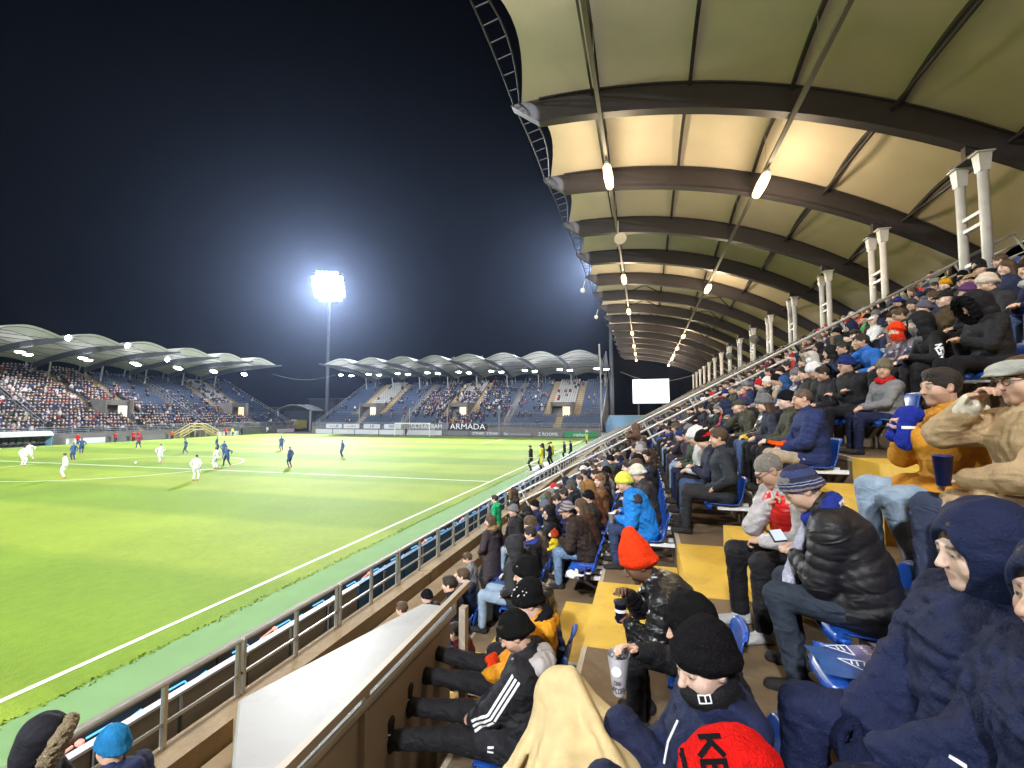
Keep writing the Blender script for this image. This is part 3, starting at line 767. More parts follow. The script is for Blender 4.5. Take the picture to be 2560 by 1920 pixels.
# ------------------------------------------------------------------ floodlight masts (a lamp's own light sits in its builder)
def flood_mast(x, y, h, label, aim, build=True):
    t = thing('floodlight_mast', (x, y, 0), label, 'floodlight', 'floodlight masts at the corners of the ground')
    b = MB(); b.tube((x, y, 0), (x, y, h - 2.4), 0.55, 12, 0.3); b.build('pole', M['far_steel'], t)
    d = (Vector(aim) - Vector((x, y, h))).normalized()
    flat = Vector((d.x, d.y, 0)).normalized(); sd = Vector((-flat.y, flat.x, 0)); up = sd.cross(d) * -1
    if up.z < 0: up = -up
    c = Vector((x, y, h)) + flat * 0.5
    b = MB()
    for j in range(7): b.bar(c + sd * -3.9 + up * (j - 3) * 1.15, c + sd * 3.9 + up * (j - 3) * 1.15, 0.12, 0.12)
    for i in (-3, -1, 1, 3): b.bar(c + sd * i + up * -3.7 - d * 0.1, c + sd * i + up * 3.7 - d * 0.1, 0.14, 0.14, d)
    b.build('head_frame', M['far_steel'], t)
    lm = MB(); lm.lathe((0, 0, 0), [(0.2, -0.25), (0.52, 0.0), (0.52, 0.05)], 10, (0, 0, 1)); me = lm.mesh('lamp', M['dark_grey'])
    lg = MB(); lg.lathe((0, 0, 0), [(0.50, 0.055), (0.48, 0.085)], 10, (0, 0, 1)); mg = lg.mesh('lens', M['lamp_flood'])
    q = d.to_track_quat('Z', 'Y')
    for j in range(7):  # head enlarged and rounded, lenses widened, to stand in for camera glare
        for i in range(7):
            if (i - 3) ** 2 + (j - 3) ** 2 > 13: continue
            p = c + sd * (i - 3) * 1.15 + up * (j - 3) * 1.15 + d * 0.35
            o = put('lamp', me, t); o.location = p - t.location; o.rotation_mode = 'QUATERNION'; o.rotation_quaternion = q
            put('lens', mg, o)
    ld = bpy.data.lights.new('floodlight', 'SPOT'); ld.energy = FLOOD_POWER; ld.color = (0.94, 0.98, 1.0)
    ld.spot_size = rad(92); ld.spot_blend = 1.0; ld.shadow_soft_size = 1.6
    lo = bpy.data.objects.new('floodlight', ld); C.objects.link(lo); lo.parent = t
    lo.location = c + d * 1.3 - t.location; lo.rotation_mode = 'QUATERNION'; lo.rotation_quaternion = d.to_track_quat('-Z', 'Y')
for k in ('lamp_flood', 'lamp_cool', 'lamp_warm', 'cyan_led', 'red_led', 'portal_glow'):
    M[k].cycles.emission_sampling = 'NONE'
PC = (-43.4, 30, 0)
flood_mast(-80, 105, 38, 'tall floodlight mast blazing white in the gap between the two far stands', (-56, 40, 0))
flood_mast(-6.8, 105, 38, 'floodlight mast hidden behind the near roof end, glowing past its edge', (-52, 42, 0))
flood_mast(-82, -45, 38, 'floodlight mast behind the far touchline, outside the picture', (-54, 20, 0))
flood_mast(-5, -45, 38, 'floodlight mast behind the near stand, outside the picture', (-48, 22, 0))

# ------------------------------------------------------------------ ground, pitch, markings
PX0, PX1, PY0, PY1 = -77.9, -9.9, -22.5, 82.5
MID_Y = 30.0
g = MB(); g.box(-124, 34, -58, 148, -0.3, -0.02); tag(g.build('ground', M['ground']), kind='structure')
g = MB(); g.box(PX0 - 3.2, PX1 + 0.72, PY0 - 4, PY1 + 3.0, -0.02, 0.0); tag(g.build('pitch', M['turf']), kind='structure')
g = MB(); g.box(PX1 + 0.72, -6.2, PY0 - 4, PY1 + 3.0, -0.02, 0.004); tag(g.build('apron', M['apron_green']), kind='structure')
g = MB(); w = 0.06; z0, z1 = 0.0, 0.006
def line(x0, x1, y0, y1): g.box(x0, x1, y0, y1, z0 - 0.01, z1)
line(PX1 - 0.12, PX1, PY0, PY1); line(PX0, PX0 + 0.12, PY0, PY1)
line(PX0 + .12, PX1 - .12, PY1 - 0.12, PY1); line(PX0 + .12, PX1 - .12, MID_Y - w, MID_Y + w)
def arc(cx, cy, r, a0, a1, n=64):
    for i in range(n):
        t0, t1 = a0 + (a1 - a0) * i / n, a0 + (a1 - a0) * (i + 1) / n
        P = lambda a, q: (cx + q * math.cos(a), cy + q * math.sin(a))
        pts = [P(t0, r - w), P(t0, r + w), P(t1, r + w), P(t1, r - w)]
        g.add([(p[0], p[1], z1 + 0.002) for p in pts], [(0, 1, 2, 3)])
arc(-43.4, MID_Y, 9.15, 0, 2 * math.pi)
for hw, dp in ((20.16, 16.5), (9.16, 5.5)):
    line(-43.4 - hw, -43.4 + hw, PY1 - dp - w, PY1 - dp + w)
    for sx in (-1, 1): line(-43.4 + sx * hw - w, -43.4 + sx * hw + w, PY1 - dp + w, PY1 - .12)
arc(-43.4, PY1 - 11, 9.15, math.pi * 1.205, math.pi * 1.795, 24)
arc(PX1, PY1, 1, math.pi, math.pi * 1.5, 10); arc(PX0, PY1, 1, math.pi * 1.5, math.pi * 2, 10)
tag(g.build('pitch_marking', M['line_white']), kind='structure')
g = MB()      # ragged rim of longer grass along the artificial strip
for i in range(2600):
    y = RND.uniform(0, 80); x = PX1 + 0.72 + RND.gauss(0, 0.05); hgt = RND.uniform(0.02, 0.05); a = RND.uniform(0, 3.14); d = 0.03
    g.add([(x - d * math.cos(a), y - d * math.sin(a), 0), (x + d * math.cos(a), y + d * math.sin(a), 0), (x + RND.uniform(-.03, .05), y + RND.uniform(-.03, .03), hgt)], [(0, 1, 2)])
tag(g.build('grass', M['turf']), kind='stuff')

# ------------------------------------------------------------------ near stand: rows, walkway, parapet
XR = lambda k: -0.03 + 0.93 * k          # where heads of row k are
FZ = lambda k: 2.49 + 0.535 * k            # floor of row k
EDGE = lambda k: XR(k) - 0.54
WALK_Z = 0.75
AISLES = ((4.38, 6.05), (18.2, 19.3), (33.0, 34.1), (48, 49.1), (63, 64.1), (78, 79.1))
KMAX = 11
stand = thing('grandstand', (4, 45, 0), 'near grandstand of stepped concrete rows where the spectators sit', 'grandstand')
for k in range(-3, KMAX + 1):
    b = MB(); y0 = 4.12 if k <= -2 else -6
    b.box(EDGE(k), EDGE(k + 1) + 0.01, y0, 100, -0.1 - 0.002 * k, FZ(k)); b.build('terrace_step', M['concrete'], stand)
    b = MB(); b.box(EDGE(k) - 0.004, EDGE(k) + 0.04, y0 + .1, 99.9, FZ(k) - 0.04, FZ(k) + 0.004); b.build('step_nosing', M['rail_warm'], stand)
b = MB(); b.box(EDGE(KMAX + 1) + 0.01, 13.6, -6, 100, -0.15, FZ(KMAX) + 0.3); b.build('top_walkway', M['concrete'], stand)
b = MB(); b.box(13.6, 13.9, -6, 100, -0.1, 10.4); b.build('rear_wall', M['wall_paint'], stand)
b = MB(); b.box(-4.45, EDGE(-3) - 0.003, -4, 100, -0.1, WALK_Z); b.build('front_walkway', M['concrete'], stand)
b = MB(); b.box(-4.45, EDGE(-3) - 1.1, 1.0, 100, WALK_Z, WALK_Z + 0.004); b.build('walkway_gutter', M['parapet_concrete'], stand)
yy = -3.0; i = 0
par = thing('parapet', (-4.6, 40, 0), 'low bare concrete parapet along the foot of the near stand', 'wall')
while yy < 100:
    ln = 6.2; b = MB(); b.box(-4.80, -4.45, yy, yy + ln - 0.03, 0, 1.22 - 0.012 * (i % 2)); b.build('parapet_block', M['parapet_concrete'], par); yy += ln; i += 1
b = MB(); b.box(-4.42, -4.05, -3, 100, WALK_Z, 0.98); b.build('parapet_step', M['parapet_concrete'], par)

for ai, (ya, yb) in enumerate(AISLES):
    st = thing('stair_flight', (0, ya, 1), ['broad yellow painted stair through the nearest seats', 'yellow stair beside the tube handrail across the stand',
         'third yellow stair from the camera, far along the near stand', 'fourth yellow stair from the camera, far along the near stand', 'fifth yellow stair from the camera, far along the near stand',
         'last yellow stair at the far end of the near stand'][ai], 'stairs', 'stairs up the near stand')
    for k in range(-3, KMAX + 1):
        e = EDGE(k + 1)
        b = MB(); b.box(EDGE(k) - 0.012, e - 0.42, ya, yb, FZ(k) - 0.24, FZ(k) + 0.006); b.build('stair_tread', M['yellow_paint'], st)
        if k < KMAX:
            b = MB(); b.box(e - 0.42, e - 0.013, ya + 0.003, yb - 0.003, FZ(k) - 0.02, FZ(k) + 0.256); b.build('stair_block', M['yellow_paint'], st)

# parapet round the stairwell: wide white coping, brown painted wall, rail
vom = thing('stairwell_wall', (-2, 2.6, 1), 'stairwell wall with broad pale coping in front of the reclining man', 'wall')
zc = 2.78
cop = [(-1.66, 0.4), (-1.66, 4.06), (-2.00, 4.06), (-2.43, 2.42), (-1.92, 1.88), (-1.89, 0.4)]
b = MB(); b.prism([(x, y, zc) for x, y in cop], (0, 0, 0.06)); o = b.build('coping', M['slab_white'], vom)
bv = o.modifiers.new('edge', 'BEVEL'); bv.width = 0.015; bv.segments = 2
b = MB(); b.box(-1.86, -1.70, 0.4, 4.0, 0.5, zc - 0.002); b.build('wall', M['wall_paint'], vom)
b = MB(); b.prism([(x, y, 0.76) for x, y in [(-2.02, 3.98), (-2.42, 2.38), (-1.94, 1.95), (-1.86, 1.95), (-1.86, 3.98)]], (0, 0, zc - 0.78)); b.build('wall_face', M['parapet_concrete'], vom)
for y in (0.9, 1.75, 2.6): b = MB(); b.box(-1.70, -1.655, y, y + 0.035, 1.9, zc - 0.002); b.build('wall_rib', M['wall_paint'], vom)
b = MB(); b.bar((-1.685, 0.5, 2.875), (-1.685, 4.4, 2.93), 0.045, 0.055); b.build('handrail', M['rail_warm'], vom)
for y in (1.2, 2.62, 4.02): b = MB(); b.box(-1.70, -1.67, y, y + 0.05, 2.835, 2.89); b.build('rail_post', M['rail_warm'], vom)
b = MB(); b.box(-1.62, -1.56, 4.0, 4.08, 1.5, 2.86); b.build('end_post', M['rail_warm'], vom)
b = MB(); b.box(-1.55, EDGE(-1) + .01, 0.3, 4.1, -0.1, FZ(-1) - 0.06); b.build('footwell_floor', M['concrete'], vom)

# front railing in welded sections
RX = -4.74
def railing(y0, y1, label):
    t = thing('railing', (RX, (y0 + y1) / 2, 1.2), label, 'railing', 'rail sections on the front parapet')
    zt = CAM_Z - 2.75
    b = MB(); b.tube((RX, y0 + 0.02, zt), (RX, y1 - 0.02, zt), 0.028, 8); b.build('top_rail', M['galvanised'], t)
    b = MB(); b.tube((RX, y0 + 0.02, zt - 0.40), (RX, y1 - 0.02, zt - 0.40), 0.02, 6); b.build('mid_rail', M['galvanised'], t)
    for y in (y0 + 0.04, (y0 + y1) / 2, y1 - 0.04):
        b = MB(); b.box(RX - 0.025, RX + 0.025, y - 0.02, y + 0.02, 1.0, zt - 0.02); b.build('post', M['galvanised'], t)
n = 0; y = -0.9
while y < 96:
    railing(y, y + 1.88, nth(n + 1) + ' grey tube rail section along the front parapet, counted from the camera'); y += 1.88; n += 1

# LED boards at the edge of the apron, seen from behind, and the panels behind them
y = -3.0; n = 0
while y < 84:
    t = thing('advertising_board', (-6.45, y + 1.5, 0), nth(n + 1) + ' pitchside advertising board seen from behind, counted from the camera', 'advertising board', 'boards along the near touchline')
    b = MB(); b.box(-6.62, -6.46, y + 0.02, y + 2.98, 0.05, 0.80); b.build('cabinet', M['dark_grey'], t)
    b = MB(); b.box(-6.64, -6.44, y + 0.01, y + 2.99, 0.80, 0.83); b.build('top_cap', M['board_back'], t)
    for q in range(3):
        b = MB(); yq = y + 0.25 + q * 0.95
        b.path([(-6.42, yq, 0.75), (-6.38, yq + 0.25, 0.77), (-6.36, yq + 0.3, 0.69), (-6.40, yq + 0.62, 0.72)], 0.014, 5); b.tube((-6.36, yq + 0.05, 0.66), (-6.35, yq + 0.6, 0.68), 0.012, 5)
        b.build('cable_loop', M['cyan_led'], t)
    b = MB(); b.lathe((-6.40, y + 1.12, 0.72), [(0.02, 0), (0.045, 0.02), (0.045, 0.05), (0.02, 0.07)], 8); b.tube((-6.40, y + 1.05, 0.76), (-6.40, y + 0.8, 0.72), 0.018, 5); b.build('connector', M['red_led'], t)
    y += 3.0; n += 1
y = -3.0; n = 0
while y < 84:
    blue = y > 8.9
    t = thing('hoarding', (-5.9, y + 1.0, 0), nth(n + 1) + (' blue tarpaulin hoarding' if blue else ' bare brown hoarding') + ' behind the touchline boards, counted from the camera', 'hoarding', 'hoardings behind the touchline boards')
    b = MB(); b.box(-6.02, -5.96, y + 0.03, y + 1.97, 0.0, 0.89); b.build('panel', M['tarp_blue'] if blue else M['board_back'], t)
    b = MB(); b.box(-6.05, -5.93, y, y + 2.0, 0.89, 0.925); b.build('top_strip', M['board_white'] if not blue else M['tarp_blue'], t)
    b = MB(); b.box(-5.955, -5.90, y + 0.95, y + 1.05, 0, 0.88); b.build('stay', M['dark_grey'], t)
    y += 2.0; n += 1
b = MB(); b.box(-6.2, -4.80, -4, 100, -0.05, 0.004); tag(b.build('path', M['ground']), kind='structure')

# tube handrail straight across the stand
def cross_rail(y, xa, za, xb, zb, label, n=7, bars=3):
    t = thing('handrail', ((xa + xb) / 2, y, 4), label, 'handrail')
    P = lambda f, dz=0: (xa + (xb - xa) * f, y, za + (zb - za) * f + dz)
    for q in range(bars):
        b = MB(); b.tube(P(0, -0.36 * q), P(1, -0.36 * q), 0.045 if q == 0 else 0.036, 7); b.build('rail', M['galvanised'], t)
    d = Vector(P(1)) - Vector(P(0)); d.normalize()
    for i in range(n + 1):
        f = min(max(i / n, 0.004), 0.996)
        p = Vector(P(f))
        # posts lean square to the slope
        q = p + Vector((d.z, 0, -d.x)) * 0.92
        b = MB(); b.tube(p, q, 0.034, 6); b.build('post', M['galvanised'], t)
        if i % 2 == 0 and 0 < i < n: b = MB(); b.tube(p + d * 0.17, q + d * 0.17, 0.034, 6); b.build('post', M['galvanised'], t)
    return t
cross_rail(17.45, -4.74, CAM_Z - 2.75, 10.9, CAM_Z + 5.42, 'long sloping tube handrail climbing the whole near stand', 10)
cross_rail(33.0, -4.6, CAM_Z - 2.75, 10.9, CAM_Z + 5.35, 'second sloping tube handrail farther along the near stand', 8)
cross_rail(48.0, -4.6, CAM_Z - 2.75, 10.9, CAM_Z + 5.35, 'third sloping tube handrail, small and far along the near stand', 8)
# guard rail along the top of the stand
for i in range(12):
    y0 = 6 + i * 4.4
    t = thing('guard_rail', (10.75, y0 + 2.2, 8), nth(i + 1) + ' white guard rail panel along the top row behind the columns, counted from the camera', 'railing', 'guard rails along the top of the stand')
    zb = FZ(KMAX) + 0.3
    for q in range(4): b = MB(); b.tube((11.25, y0 + 0.03, zb + 1.15 - q * 0.32), (11.25, y0 + 4.37, zb + 1.15 - q * 0.32), 0.026 if q == 0 else 0.016, 6); b.build('rail', M['steel_white'], t)
    for q in (0.06, 2.2, 4.3): b = MB(); b.box(11.22, 11.28, y0 + q, y0 + q + 0.06, zb, zb + 1.15); b.build('post', M['steel_white'], t)

# ------------------------------------------------------------------ near roof
_tx = np.array([-4.65, -0.95, 4.36, 6.9, 10.3, 13.4]); _tz = np.array([15.95, 15.92, 14.95, 14.1, 12.35, 10.2]) + 0.32
_bx = np.array([-3.6, -0.95, 4.36, 6.86, 10.3, 13.4]); _bz = np.array([15.12, 15.0, 14.1, 13.2, 11.6, 9.6]) + 0.32
_tp = np.polyfit(_tx, _tz, 3); _bp = np.polyfit(_bx, _bz, 3)
RT = lambda x: float(np.polyval(_tp, x)); RB = lambda x: float(np.polyval(_bp, x))
BY = lambda i: 16.6 + 5.8 * i
NB0, NB1 = -2, 14
roof = thing('stand_roof', (4, 50, 12), 'curved fabric roof on dark arched beams over the near stand', 'roof')
XF, XB = -4.65, 13.4
def beam_mesh():
    top = [(x, RT(x)) for x in np.linspace(XF, XB, 26)]
    bot = [(x, RB(x)) for x in np.linspace(-3.6, XB, 24)]
    b = MB()
    T = [(x, z) for x, z in top]; 
    # web: quads between top and bottom curve
    xs = list(np.linspace(-3.6, XB, 24))
    for x0, x1 in zip(xs, xs[1:]):
        b.hexa([(x0, -0.06, RB(x0) + .02), (x0, 0.06, RB(x0) + .02), (x0, 0.06, RT(x0)), (x0, -0.06, RT(x0))], [(x1, -0.06, RB(x1) + .02), (x1, 0.06, RB(x1) + .02), (x1, 0.06, RT(x1)), (x1, -0.06, RT(x1))])
        b.hexa([(x0, -0.19, RB(x0) - .03), (x0, 0.19, RB(x0) - .03), (x0, 0.19, RB(x0) + .02), (x0, -0.19, RB(x0) + .02)], [(x1, -0.19, RB(x1) - .03), (x1, 0.19, RB(x1) - .03), (x1, 0.19, RB(x1) + .02), (x1, -0.19, RB(x1) + .02)])
        b.hexa([(x0, -0.15, RT(x0)), (x0, 0.15, RT(x0)), (x0, 0.15, RT(x0) + .05), (x0, -0.15, RT(x0) + .05)], [(x1, -0.15, RT(x1)), (x1, 0.15, RT(x1)), (x1, 0.15, RT(x1) + .05), (x1, -0.15, RT(x1) + .05)])
    b.hexa([(XF, -0.05, RT(XF) - .05), (XF, 0.05, RT(XF) - .05), (XF, 0.05, RT(XF) + .05), (XF, -0.05, RT(XF) + .05)], [(-3.6, -0.06, RB(-3.6) + .02), (-3.6, 0.06, RB(-3.6) + .02), (-3.6, 0.06, RT(-3.6) + .05), (-3.6, -0.06, RT(-3.6) + .05)])
    b.hexa([(XF, -0.19, RT(XF) - .1), (XF, 0.19, RT(XF) - .1), (XF, 0.19, RT(XF) - .05), (XF, -0.19, RT(XF) - .05)], [(-3.6, -0.19, RB(-3.6) - .03), (-3.6, 0.19, RB(-3.6) - .03), (-3.6, 0.19, RB(-3.6) + .02), (-3.6, -0.19, RB(-3.6) + .02)])
    return b.mesh('arched_beam', M['beam_dark'], roof.location)
bm_ = beam_mesh()
for i in range(NB0, NB1 + 1): put('arched_beam', bm_, roof, (0, BY(i), 0))
def membrane_mesh():
    P = []
    for x in np.linspace(XF + 0.35, XB, 34):
        row = []
        for v in np.linspace(0, 1, 13):
            sag = 0.16 * abs(math.sin((x + 1.4) / 3.03 * math.pi)) * math.sin(v * math.pi)
            fx = 0.55 * math.sin(v * math.pi) * max(0, 1 - (x - XF - 0.35) / 0.9)
            row.append((x + fx, v * 5.8, RT(x) + 0.07 + 0.5 * math.sin(v * math.pi) - sag * 0.5))
        P.append(row)
    return MB().grid(P).mesh('roof_membrane', M['membrane'], roof.location, True)
mm_ = membrane_mesh()
for i in range(NB0, NB1): put('roof_membrane', mm_, roof, (0, BY(i), 0))
PURL = (-1.4, 1.7, 4.8, 7.7, 10.5)
pm = []
for j, x in enumerate(PURL):
    b = MB(); n = 10
    for q in range(n):
        v0, v1 = q / n, (q + 1) / n
        b.bar((x, v0 * 5.8, RT(x) - 0.03 + 0.38 * math.sin(v0 * math.pi)), (x, v1 * 5.8, RT(x) - 0.03 + 0.38 * math.sin(v1 * math.pi)), 0.11, 0.12)
    if j in (0, 3, 4): b.bar((x - 0.22, 0.1, RT(x) - 0.15), (x - 0.22, 5.7, RT(x) - 0.15), 0.07, 0.09)
    pm.append(b.mesh('purlin', M['beam_dark'], roof.location))
b = MB(); eo = []
for q in range(9):
    v = q / 8; y = v * 5.8; s_ = math.sin(v * math.pi)
    eo.append(((XF + 0.05, y, RT(XF) + 0.05 + 0.18 * s_), (XF + 0.28 + 0.34 * s_, y, RT(XF) + 0.02 + 0.36 * s_)))
b.path([e[0] for e in eo], 0.03, 6); b.path([e[1] for e in eo], 0.03, 6)
for e in eo[1:-1]: b.bar(e[0], e[1], 0.035, 0.03)
em = b.mesh('edge_truss', M['beam_dark'], roof.location)
for i in range(NB0, NB1):
    for m_ in pm: put('purlin', m_, roof, (0, BY(i), 0))
    put('edge_truss', em, roof, (0, BY(i), 0))
    if i in (4, 5, 6, 7):
        b = MB()
        for (xa, xb) in ((-1.4, 1.7), (4.8, 7.7)):
            b.bar((xa, 0.1, RT(xa) - 0.12), (xb, 5.7, RT(xb) - 0.12), 0.07, 0.07); b.bar((xb, 0.1, RT(xb) - 0.2), (xa, 5.7, RT(xa) - 0.2), 0.07, 0.07)
        put('cross_brace', b.mesh('cross_brace', M['beam_dark'], roof.location), roof, (0, BY(i), 0))
for X, z in ((-1.33, 15.12), (4.75, 14.12)):
    b = MB(); b.bar((X, BY(NB0), z), (X, BY(NB1), z), 0.13, 0.11); b.build('cable_tray', M['tray_grey'], roof)
for i in range(NB0, NB1):
    b = MB()
    for X, z in ((-1.33, 15.12), (4.75, 14.12)): b.tube((X, BY(i) + 3.2, z), (X, BY(i) + 3.2, RT(X) + 0.4), 0.012, 4)
    b.build('tray_hanger', M['galvanised'], roof)
# lit tubes under the trays
def roof_lamp(X, z, y, label, lit=True):
    t = thing('roof_lamp', (X, y, z), label, 'lamp', 'lit tube lamps under the near roof')
    b = MB(); b.box(X - 0.11, X + 0.11, y - 0.95, y + 0.95, z - 0.10, z - 0.05); b.tube((X, y - 1.15, z - 0.14), (X, y - 0.93, z - 0.14), 0.06, 8); b.build('housing', M['steel_white'], t)
    b = MB(); b.lathe((X, y - 0.92, z - 0.19), [(0.07, 0), (0.17, 0.12), (0.20, 0.9), (0.17, 1.8), (0.07, 2.0)], 12, (0, 1, 0)); b.build('tube', M['lamp_warm'], t)  # swollen past a real tube so the shape carries its bloom
    ld = bpy.data.lights.new('tube_light', 'POINT'); ld.energy = LAMP_POWER; ld.color = (1.0, 0.79, 0.52); ld.shadow_soft_size = 0.35
    o = bpy.data.objects.new('tube_light', ld); C.objects.link(o); o.parent = t; o.location = (0, 0, -1.2)
for n, y in enumerate((4.6, 20.2, 36.5, 48.5, 62, 74, 84, 95)):
    roof_lamp(-1.33, 15.04, y, ('warm tube lamp on the pitch-side tray above the camera' if n == 0 else nth(n) + ' lit tube lamp on the pitch-side tray, counted from the camera'))
for n, y in enumerate((4.6, 20.6, 37.2, 60, 71, 80, 85, 96)):
    roof_lamp(4.75, 14.04, y, ('warm tube lamp on the inner tray above the camera' if n == 0 else nth(n) + ' lit tube lamp on the inner tray, counted from the camera'))
roof_lamp(-1.33, 15.04, -11, 'warm tube lamp on the pitch-side tray behind the camera'); roof_lamp(4.75, 14.04, -11, 'warm tube lamp on the inner tray behind the camera')
# columns in pairs with rungs
def column_pair():
    P = {}
    zt = 12.0; zb = FZ(10) - 0.05
    b = MB()
    b.lathe((9.4, 0, zb), [(0.125, 0), (0.125, zt - zb - 0.55)], 14); P['post'] = b.mesh('post', M['steel_white'], (9.4, 0, 0), True)
    b = MB(); b.hexa([(9.28, -0.12, zt - 0.55), (9.52, -0.12, zt - 0.55), (9.52, 0.12, zt - 0.55), (9.28, 0.12, zt - 0.55)], [(9.24, -0.16, zt - 0.04), (9.56, -0.16, zt - 0.04), (9.56, 0.16, zt - 0.04), (9.24, 0.16, zt - 0.04)])
    b.box(9.18, 9.62, -0.2, 0.2, zt - 0.04, zt); P['capital'] = b.mesh('capital', M['steel_white'], (9.4, 0, 0))
    b = MB(); b.box(9.34, 9.46, -0.38, 0.38, -0.05, 0.05); P['rung'] = b.mesh('rung', M['steel_white'], (9.4, 0, 0))
    b = MB(); b.box(9.2, 9.6, -0.62, 0.62, zt, zt + 0.06); b.box(9.25, 9.55, -0.1, 0.1, zt + 0.06, RB(9.4) + 0.2); P['bracket'] = b.mesh('bracket', M['beam_dark'], (9.4, 0, 0))
    return P
CP = column_pair()
for i in range(-1, NB1 + 1):
    y = BY(i)
    lab = {-1: 'white twin column nearest the camera, outside the picture on the right', 0: 'tall white twin column with rungs nearest the camera, at the right edge'}.get(i, nth(i + 1) + ' white twin column with rungs along the back rows, counted from the camera')
    t = thing('roof_column', (9.4, y, 0), lab, 'column', 'white twin columns holding the near roof')
    for s_ in (-0.5, 0.5): o = put('post', CP['post'], t, (0, s_, 0)); put('capital', CP['capital'], o)
    for z in (8.6, 8.95, 10.0, 10.35): put('rung', CP['rung'], t, (0, 0, z))
    put('bracket', CP['bracket'], t)
def loudspeaker(x, y, z, label, n=1):
    t = thing('loudspeaker', (x, y, z), label, 'loudspeaker')
    for i in range(n):
        b = MB(); yy = y + 0.5 * i; b.lathe((x + 0.15 * i, yy, z), [(0.06, 0), (0.1, 0.15), (0.32, 0.55), (0.34, 0.57)], 12, (0.2, -0.6, -0.6)); b.build('horn', M['steel_white'], t)
    b = MB(); b.tube((x, y, z - 0.05), (x, y, z + 0.75), 0.03, 5); b.build('bracket', M['galvanised'], t)
loudspeaker(-1.2, 25.6, 14.3, 'pale horn loudspeaker hanging from the pitch-side tray')
loudspeaker(8.6, 42.5, 11.1, 'cluster of horn loudspeakers hanging by the columns', 4)
loudspeaker(8.6, 54, 11.0, 'farther cluster of horn loudspeakers by the columns', 4)
def roof_camera(y, label):
    t = thing('security_camera', (-4.9, y, 15.2), label, 'camera')
    b = MB(); b.tube((-4.7, y, 15.9), (-4.9, y, 15.2), 0.03, 6); b.build('bracket', M['steel_white'], t)
    b = MB(); b.lathe((-4.9, y, 15.05), [(0.05, -0.2), (0.18, -0.1), (0.2, 0.1), (0.12, 0.22)], 10); b.build('dome', M['steel_white'], t)
roof_camera(39.8, 'white camera dome on the roof edge'); roof_camera(51.5, 'farther white camera dome on the roof edge')

# ------------------------------------------------------------------ the two far stands (s along the front, d into the stand, z up)
COATS = [(0.015, 0.015, 0.02), (0.02, 0.022, 0.03), (0.018, 0.025, 0.06), (0.025, 0.03, 0.09), (0.05, 0.04, 0.035), (0.03, 0.03, 0.03), (0.10, 0.10, 0.11),
         (0.05, 0.06, 0.05), (0.07, 0.045, 0.03), (0.02, 0.05, 0.16), (0.25, 0.02, 0.02), (0.35, 0.34, 0.33), (0.12, 0.02, 0.04), (0.5, 0.5, 0.52)]
COATW = [15, 13, 14, 10, 6, 7, 8, 4, 5, 5, 3, 4, 3, 3]
HATS = [(0.02, 0.02, 0.022), (0.03, 0.02, 0.015), (0.06, 0.035, 0.02), (0.10, 0.10, 0.11), (0.55, 0.53, 0.5), (0.3, 0.02, 0.02), (0.02, 0.04, 0.2)]
HATW = [14, 11, 10, 5, 5, 2, 4]
SKINS = [(0.60, 0.40, 0.31), (0.62, 0.43, 0.34), (0.52, 0.33, 0.25), (0.66, 0.46, 0.37)]
def crowd_figure(b, W, s, d, z, r, stand=False):
    """a tiny seated (or standing) spectator far away: legs, trunk, arms, head, hair"""
    c = r.choices(COATS, COATW)[0]; h = r.choices(HATS, HATW)[0]; k = r.choice(SKINS); j = r.uniform(0.92, 1.06)
    def hx(c_, w0, d0, z0, w1, d1, z1, o0=0, o1=0):
        b.col = c_
        A = [W(s - w0, d + o0 - d0, z + z0), W(s + w0, d + o0 - d0, z + z0), W(s + w0, d + o0 + d0, z + z0), W(s - w0, d + o0 + d0, z + z0)]
        B = [W(s - w1, d + o1 - d1, z + z1), W(s + w1, d + o1 - d1, z + z1), W(s + w1, d + o1 + d1, z + z1), W(s - w1, d + o1 + d1, z + z1)]
        b.hexa(A, B)
    tr = r.choice([(0.02, 0.02, 0.025), (0.03, 0.04, 0.08), (0.08, 0.11, 0.18), (0.02, 0.02, 0.02)])
    if stand: hx(tr, .15, .1, 0, .17, .12, .85); z += 0.42
    else: hx(tr, .17, .1, .05, .18, .14, .52, -.42, -.36); hx(tr, .19, .2, .42, .19, .2, .58, -.25, -.2)
    ln = r.uniform(-.06, .0)
    hx(c, .19, .13, .45, .25 * j, .13, .92 * j, 0, ln); hx(c, .25 * j, .13, .92 * j, .10, .09, 1.06 * j, ln, ln)
    if r.random() < .7: hx(c, .22, .06, .6, .2, .08, .8, -.2, -.14)
    hx(k, .075, .10, 1.00 * j, .09, .115, 1.18 * j, ln - .03, ln - .04); hx(h, .092, .11, 1.17 * j, .05, .06, 1.30 * j, ln, ln + .01)
    if r.random() < .15: hx(r.choice([(.45, .45, .5), (.03, .05, .28), (.6, .6, .62), (.4, .03, .03)]), .1, .05, .72 * j, .11, .06, 1.0 * j, ln - .13, ln - .08)
    if r.random() < .3: hx(k, .07, .05, .62, .07, .05, .72, -.3, -.3)
    b.col = None

